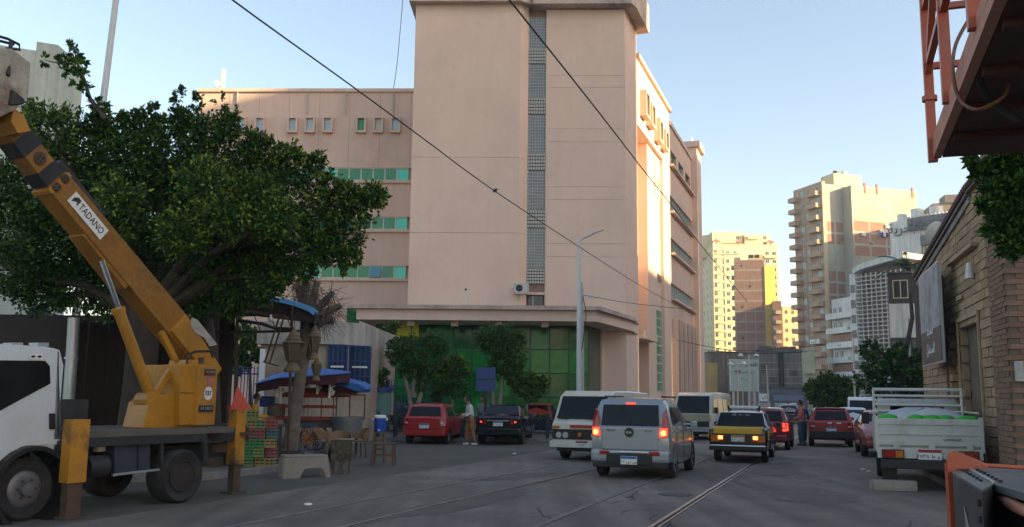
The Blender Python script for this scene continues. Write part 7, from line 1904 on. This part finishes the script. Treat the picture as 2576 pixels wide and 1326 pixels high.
# the big tree
bt = thing('big_tree', 'big dense dark green street tree spreading behind the crane boom', 'tree', GX(360, 20))
root = P(365, 800, 19.5)
MB().tube([GX(350, 20), P(352, 960, 19.8), root, P(372, 700, 19.3)], [.42, .34, .32, .28], 14).build('trunk', barkd, bt, smooth=70, world=True)
MB().tube([GX(322, 20.2), P(335, 950, 20.2), P(352, 830, 20), P(330, 720, 19.6)], [.24, .2, .17, .14], 10).build('trunk', barkm, bt, smooth=70, world=True)
MB().tube([GX(545, 21), P(525, 900, 21), P(510, 780, 20.6), P(480, 680, 20.0)], [.25, .22, .2, .16], 10).build('trunk', barkd, bt, smooth=70, world=True)
BC = [(120, 340, 80, 17, .2), (210, 385, 82, 18, .15), (320, 420, 120, 18, .1), (430, 405, 98, 18, .1), (548, 430, 92, 18, .12), (640, 455, 80, 18, .15), (730, 500, 90, 18, .2), (800, 570, 75, 18, .25), (860, 520, 55, 18, .3), (905, 525, 55, 18, .35), (940, 500, 34, 18, .45),
      (870, 600, 55, 18, .3), (840, 640, 50, 18, .25), (100, 480, 120, 18.5, .05), (220, 540, 130, 19, .03), (360, 560, 150, 19, .03), (500, 560, 150, 19, .05), (630, 580, 120, 18.6, .08), (740, 630, 90, 18.2, .15), (30, 600, 110, 19, .05), (140, 640, 120, 19.5, .02), (60, 700, 90, 19.5, .02),
      (300, 680, 130, 19.8, .0), (430, 680, 130, 19.8, .02), (560, 680, 110, 19, .05), (670, 690, 75, 18.5, .12), (610, 730, 70, 19, .08), (500, 740, 70, 19.5, .0), (-20, 480, 80, 18.5, .08), (200, 740, 80, 20, 0), (100, 745, 70, 20, 0), (380, 740, 80, 20, 0), (300, 765, 70, 20, 0), (470, 775, 60, 19.8, 0), (580, 765, 55, 19.4, .03), (660, 740, 45, 19, .08), (420, 640, 110, 20.4, 0), (560, 640, 100, 20.2, 0), (260, 650, 110, 20.4, 0), (480, 500, 110, 19.6, 0), (340, 470, 100, 19.6, 0), (640, 620, 80, 19.6, 0), (180, 440, 70, 19.3, 0),
      (560, 560, 75, 16.6, .5), (460, 600, 70, 16.6, .45), (690, 560, 65, 16.8, .4), (300, 500, 60, 16.6, .3), (520, 480, 75, 16.9, .35), (640, 500, 60, 16.7, .3),
      (455, 300, 30, 17.6, .1), (480, 330, 50, 17.8, .1), (572, 325, 38, 17.5, .3), (520, 345, 55, 17.6, .2), (640, 375, 45, 17.6, .35), (720, 400, 36, 17.5, .4), (790, 420, 28, 17.4, .45), (700, 430, 50, 17.6, .3), (350, 325, 40, 17.8, .15), (290, 345, 46, 17.8, .15), (240, 325, 38, 17.6, .15), (80, 305, 28, 17.4, .2), (400, 315, 24, 17.6, .1), (870, 490, 35, 17.7, .4),
      (880, 655, 28, 18, .3), (830, 470, 35, 17.6, .35), (770, 690, 22, 18, .3), (720, 690, 36, 18.2, .2), (20, 640, 50, 17.5, .1), (260, 610, 70, 17.3, .15), (800, 640, 50, 17.8, .2)]
cl = []
for x, y, r, Y, nw in BC:
    rm = r / 2320 * Y * (1.04 if 350 < y < 760 and 60 < x < 800 else .97); c = P(x, y, Y); cl.append((c, (rm, rm * .95, rm * .9), int(380 + 5200 * rm * rm), nw))
for x, y, rx, rz, Y, nw in ((447, 245, 16, 34, 17.6, .15), (556, 268, 16, 36, 17.4, .4), (590, 300, 14, 28, 17.4, .4), (385, 288, 14, 26, 17.6, .15), (345, 296, 16, 22, 17.6, .15), (305, 306, 14, 22, 17.6, .15), (495, 262, 14, 26, 17.5, .3), (690, 372, 26, 16, 17.4, .4), (795, 398, 26, 16, 17.3, .45), (755, 402, 18, 18, 17.3, .4), (930, 480, 26, 14, 17.6, .45), (955, 496, 20, 12, 17.6, .45), (900, 500, 26, 22, 17.6, .4), (840, 650, 14, 28, 18, .3), (80, 285, 20, 22, 17.4, .2), (120, 300, 18, 20, 17.4, .2), (640, 345, 18, 20, 17.4, .35), (862, 672, 12, 22, 18, .3), (150, 296, 14, 26, 17.4, .2), (240, 296, 18, 22, 17.5, .15)):
    k = Y / 2320; cl.append((P(x, y, Y), (rx * k, rx * k, rz * k), 190, nw))
link('crown', leaves(cl, .08, seed=3), bt, world=True, kind=None)
rg = random.Random(2)
branchy(bt, root, [P(x, y, Y) for x, y, r, Y, nw in BC[::3]], .16, barkd, 3)
# long shoot standing clear of the crown, top left
sh = [P(265, 300, 17), P(225, 245, 17), P(212, 200, 17), P(195, 160, 17), P(183, 108, 17)]
MB().tube(sh, [.05, .04, .03, .02, .008], 6).build('limb', barkd, bt, smooth=70, world=True)
MB().tube([sh[3], P(150, 160, 17), P(108, 150, 17)], [.02, .014, .006], 5).build('limb', barkd, bt, world=True)
cl = [(P(x, y, 17), (r / 2320 * 17,) * 3, int(n), .05) for x, y, r, n in ((183, 118, 11, 60), (186, 142, 18, 100), (168, 160, 18, 90), (140, 158, 15, 60), (200, 172, 22, 120), (196, 200, 20, 90), (214, 222, 16, 70), (232, 255, 17, 80), (250, 285, 24, 150), (158, 178, 14, 50), (112, 152, 9, 30), (205, 150, 12, 40))]
link('upper_shoot', leaves(cl, .10, seed=5), bt, world=True)

def small_tree(label, base_px, Y, trunk, clumps, size=.10, name='tree', seed=1, bark=barkm, dens=1., group=None, new=None, tr=.09):
    t = thing(name, label, 'tree' if 'tree' in name else 'bush', GX(base_px, Y), 0, group)
    for i, ln in enumerate(trunk):
        pts = [P(x, y, Y) for x, y in ln]; pts[0].z = max(0, pts[0].z)
        MB().tube(pts, [tr * (1 - .5 * k / max(1, len(pts) - 1)) for k in range(len(pts))], 9).build('trunk', bark, t, smooth=70, world=True)
    cl = []
    for x, y, r, nw in clumps:
        rm = r / 2320 * Y; cl.append((P(x, y, Y + random.uniform(-.5, .5) * rm), (rm, rm, rm * .85), int((200 + 2400 * rm * rm) * dens * 1.35 * (.1 / size) ** 1.4), nw if new is None else new))
    link('crown', leaves(cl, size, seed=seed), t, world=True); return t
whb = mat('bark_pale', (.24, .215, .17), .9, .2, 3, .4)
small_tree('wide clipped fig tree with pale twin trunks behind the bright red hatchback', 1042, 37.4, [[(1036, 1085), (1034, 1030), (1028, 985), (1015, 940)], [(1036, 1085), (1048, 1030), (1060, 985), (1070, 940)], [(1040, 1000), (1042, 960), (1045, 930)]],
           [(1010, 875, 27, .1), (1050, 872, 30, .1), (1090, 870, 34, .1), (1000, 900, 30, .1), (1040, 905, 40, .05), (1085, 910, 36, .05), (1030, 940, 28, .05), (1070, 945, 28, .05), (988, 870, 14, .15), (1110, 880, 22, .1), (1060, 975, 18, .05)], .095, 'fig_tree', 11, whb, tr=.13)
small_tree('tall clipped fig tree with pale trunks right of the blue notice board', 1253, 38, [[(1250, 1080), (1256, 1020), (1262, 960), (1270, 920)], [(1246, 1080), (1240, 1010), (1236, 960)]],
           [(1230, 850, 30, .1), (1270, 845, 32, .1), (1300, 858, 26, .15), (1245, 880, 36, .05), (1285, 885, 34, .08), (1255, 915, 28, .05), (1300, 910, 24, .3), (1300, 935, 22, .3), (1250, 940, 22, .05), (1215, 865, 18, .15), (1285, 950, 22, .15)], .095, 'fig_tree', 12, whb, tr=.12)
small_tree('bright green rounded bush tree between the two clipped fig trees', 1130, 38.4, [[(1136, 1060), (1138, 1000)]], [(1115, 925, 26, .5), (1150, 920, 26, .5), (1130, 950, 30, .3), (1160, 945, 20, .4), (1110, 980, 26, .1), (1145, 985, 28, .1), (1100, 1000, 18, .1)], .11, 'bush_tree', 13, whb)
small_tree('flat-topped yellow-green bush tree left of the tall white lamp', 1330, 38.6, [[(1322, 1080), (1326, 1010)]], [(1300, 968, 20, .6), (1330, 962, 24, .6), (1362, 968, 20, .6), (1318, 985, 22, .4), (1350, 985, 22, .4), (1335, 1000, 18, .2)], .11, 'bush_tree', 14, whb)
small_tree('clipped round bush on the teal planter column', 957, 37, [], [(952, 955, 14, .3), (962, 940, 16, .4), (958, 965, 15, .2)], .10, 'round_bush', 15)
small_tree('green shrub growing behind the guard house roof at the left end of the glass facade', 975, 44, [[(978, 1010), (978, 860)]], [(978, 838, 20, .2), (990, 825, 14, .2)], .12, 'shrub_tree', 16)
small_tree('loose green tree seen under the awning above the blue railing', 600, 38, [[(590, 1050), (596, 900), (610, 850)], [(630, 1050), (628, 890)]], [(575, 850, 28, .2), (615, 840, 30, .3), (645, 850, 22, .3), (580, 895, 28, .1), (620, 890, 32, .25), (648, 900, 18, .2), (600, 925, 26, .1), (560, 920, 20, .1)], .13, 'garden_tree', 17, dens=1.3)
for i, (x, w_, l) in enumerate(((860, 50, 'low hedge patch behind the tub and chairs'), (1000, 20, 'low hedge sprig left of the bright red hatchback'), (1168, 22, 'yellow-green hedge patch between the two parked cars'), (1365, 20, 'hedge patch left of the cream minibus'))):
    small_tree(l, x, 37.2, [], [(x - w_ * .5, 1062, 13, .3), (x, 1058, 14, .3), (x + w_ * .5, 1063, 13, .3)], .09, 'hedge_bush', 20 + i)
# right-hand trees
small_tree('straggly street tree with bare branches in front of the brown house', 2250, 36, [[(2268, 1060), (2262, 960), (2235, 900), (2180, 860)], [(2262, 960), (2280, 880), (2295, 800), (2290, 740)], [(2290, 1060), (2300, 950), (2320, 880), (2345, 840)]],
           [(2185, 880, 26, .1), (2215, 900, 34, .1), (2250, 915, 36, .05), (2200, 930, 34, .05), (2240, 955, 40, .03), (2290, 950, 40, .03), (2180, 960, 26, .05), (2320, 960, 30, .02), (2210, 985, 26, .02), (2300, 900, 22, .1), (2265, 880, 16, .15), (2300, 1000, 40, .0), (2240, 1000, 34, .0)], .13, 'street_tree', 31, barkd, .8, tr=.12)
small_tree('dark rounded tree at the foot of the balcony tower', 2085, 70, [[(2085, 1030), (2085, 980)]], [(2050, 985, 26, .02), (2080, 968, 28, .03), (2110, 975, 28, .02), (2140, 985, 22, .02), (2060, 1005, 28, 0), (2100, 1005, 34, 0), (2135, 1008, 26, 0), (2090, 990, 34, 0)], .22, 'dark_tree', 32, barkd, 1.6, tr=.2)
small_tree('thin roadside bush between the queue of cars and the billboard', 1812, 58, [], [(1812, 1015, 12, .1), (1798, 1018, 10, .1), (1826, 1018, 10, .1)], .2, 'roadside_bush', 33)
# tree top right: near, leaves hanging under the cage
t = thing('overhanging_tree', 'dark leafy tree overhanging the stone hall under the orange cage', 'tree', GX(2650, 10.5))
MB().tube([GX(2650, 10.5), P(2640, 800, 10.3), P(2610, 600, 10), P(2570, 480, 9.6)], [.2, .16, .13, .08], 10).build('trunk', barkd, t, smooth=70, world=True)
TC = [(2445, 405, 16, .1), (2470, 430, 30, .1), (2510, 420, 34, .1), (2555, 430, 40, .05), (2540, 480, 44, .02), (2500, 480, 30, .05), (2575, 530, 50, .0), (2530, 545, 40, .0), (2505, 580, 30, .03), (2560, 600, 44, .0), (2540, 630, 26, .05), (2600, 460, 60, 0), (2600, 600, 50, 0), (2480, 520, 22, .1), (2520, 410, 30, 0), (2580, 400, 40, 0)]
cl = [(P(x, y, 9.6), (r / 2320 * 9.6,) * 3, int(90 + r * r * .75), nw) for x, y, r, nw in TC]
link('crown', leaves(cl, .058, seed=41), t, world=True)
branchy(t, P(2600, 560, 10), [P(x, y, 9.6) for x, y, r, n in TC[:8]], .03, barkd, 6)
# palm
t = thing('palm_tree', 'small date palm rising behind the brown house roof', 'palm', GX(2285, 98))
top_ = P(2285, 672, 98)
MB().tube([GX(2285, 98), top_], [.3, .24], 10).build('trunk', barkd, t, smooth=70, world=True)
pm_ = mat('palm_green', (.05, .10, .03), .6, .2, 1)
rg = random.Random(9)
for k in range(22):
    a = 2 * pi * k / 22 + rg.uniform(-.1, .1); L = rg.uniform(3.0, 4.2); ris = rg.uniform(.2, 1.5); mb = MB(); pv = top_
    sp2 = []
    for i in range(9):
        u = i / 8; sp2.append(top_ + Vector((cos(a) * L * u, sin(a) * L * u, ris * u * 2.2 - 1.9 * u * u)))
    mb.tube(sp2, .03, 4, cap=False)
    sd3 = Vector((-sin(a), cos(a), 0))
    for i in range(1, 9):
        for s in (-1, 1):
            for j in (0, .5):
                b = sp2[i - 1].lerp(sp2[i], j); tip = b + sd3 * s * .7 * (1 - i / 11) + (sp2[i] - sp2[i - 1]).normalized() * .35 - Vector((0, 0, .12))
                mb.add([b, b.lerp(tip, .5) + Vector((0, 0, .05)), tip], [(0, 1, 2)]); mb.add([b + Vector((0, 0, .05)), tip, b - Vector((0, 0, .04))], [(0, 1, 2)])
    mb.build('frond', pm_, t, world=True)
# ================================================================== AIR
hz = MB().box(-260, 330, -20, 470, -1, 78).build('haze', None, kind='stuff')
hm = bpy.data.materials.new('haze_air'); hm.use_nodes = True
hn = hm.node_tree.nodes; hn.remove(hn['Principled BSDF'])
pv = hn.new('ShaderNodeVolumePrincipled'); pv.inputs['Color'].default_value = (.80, .88, 1, 1); pv.inputs['Density'].default_value = .00045; pv.inputs['Anisotropy'].default_value = .2
hm.node_tree.links.new(pv.outputs[0], hn['Material Output'].inputs['Volume'])
hz.data.materials.append(hm)
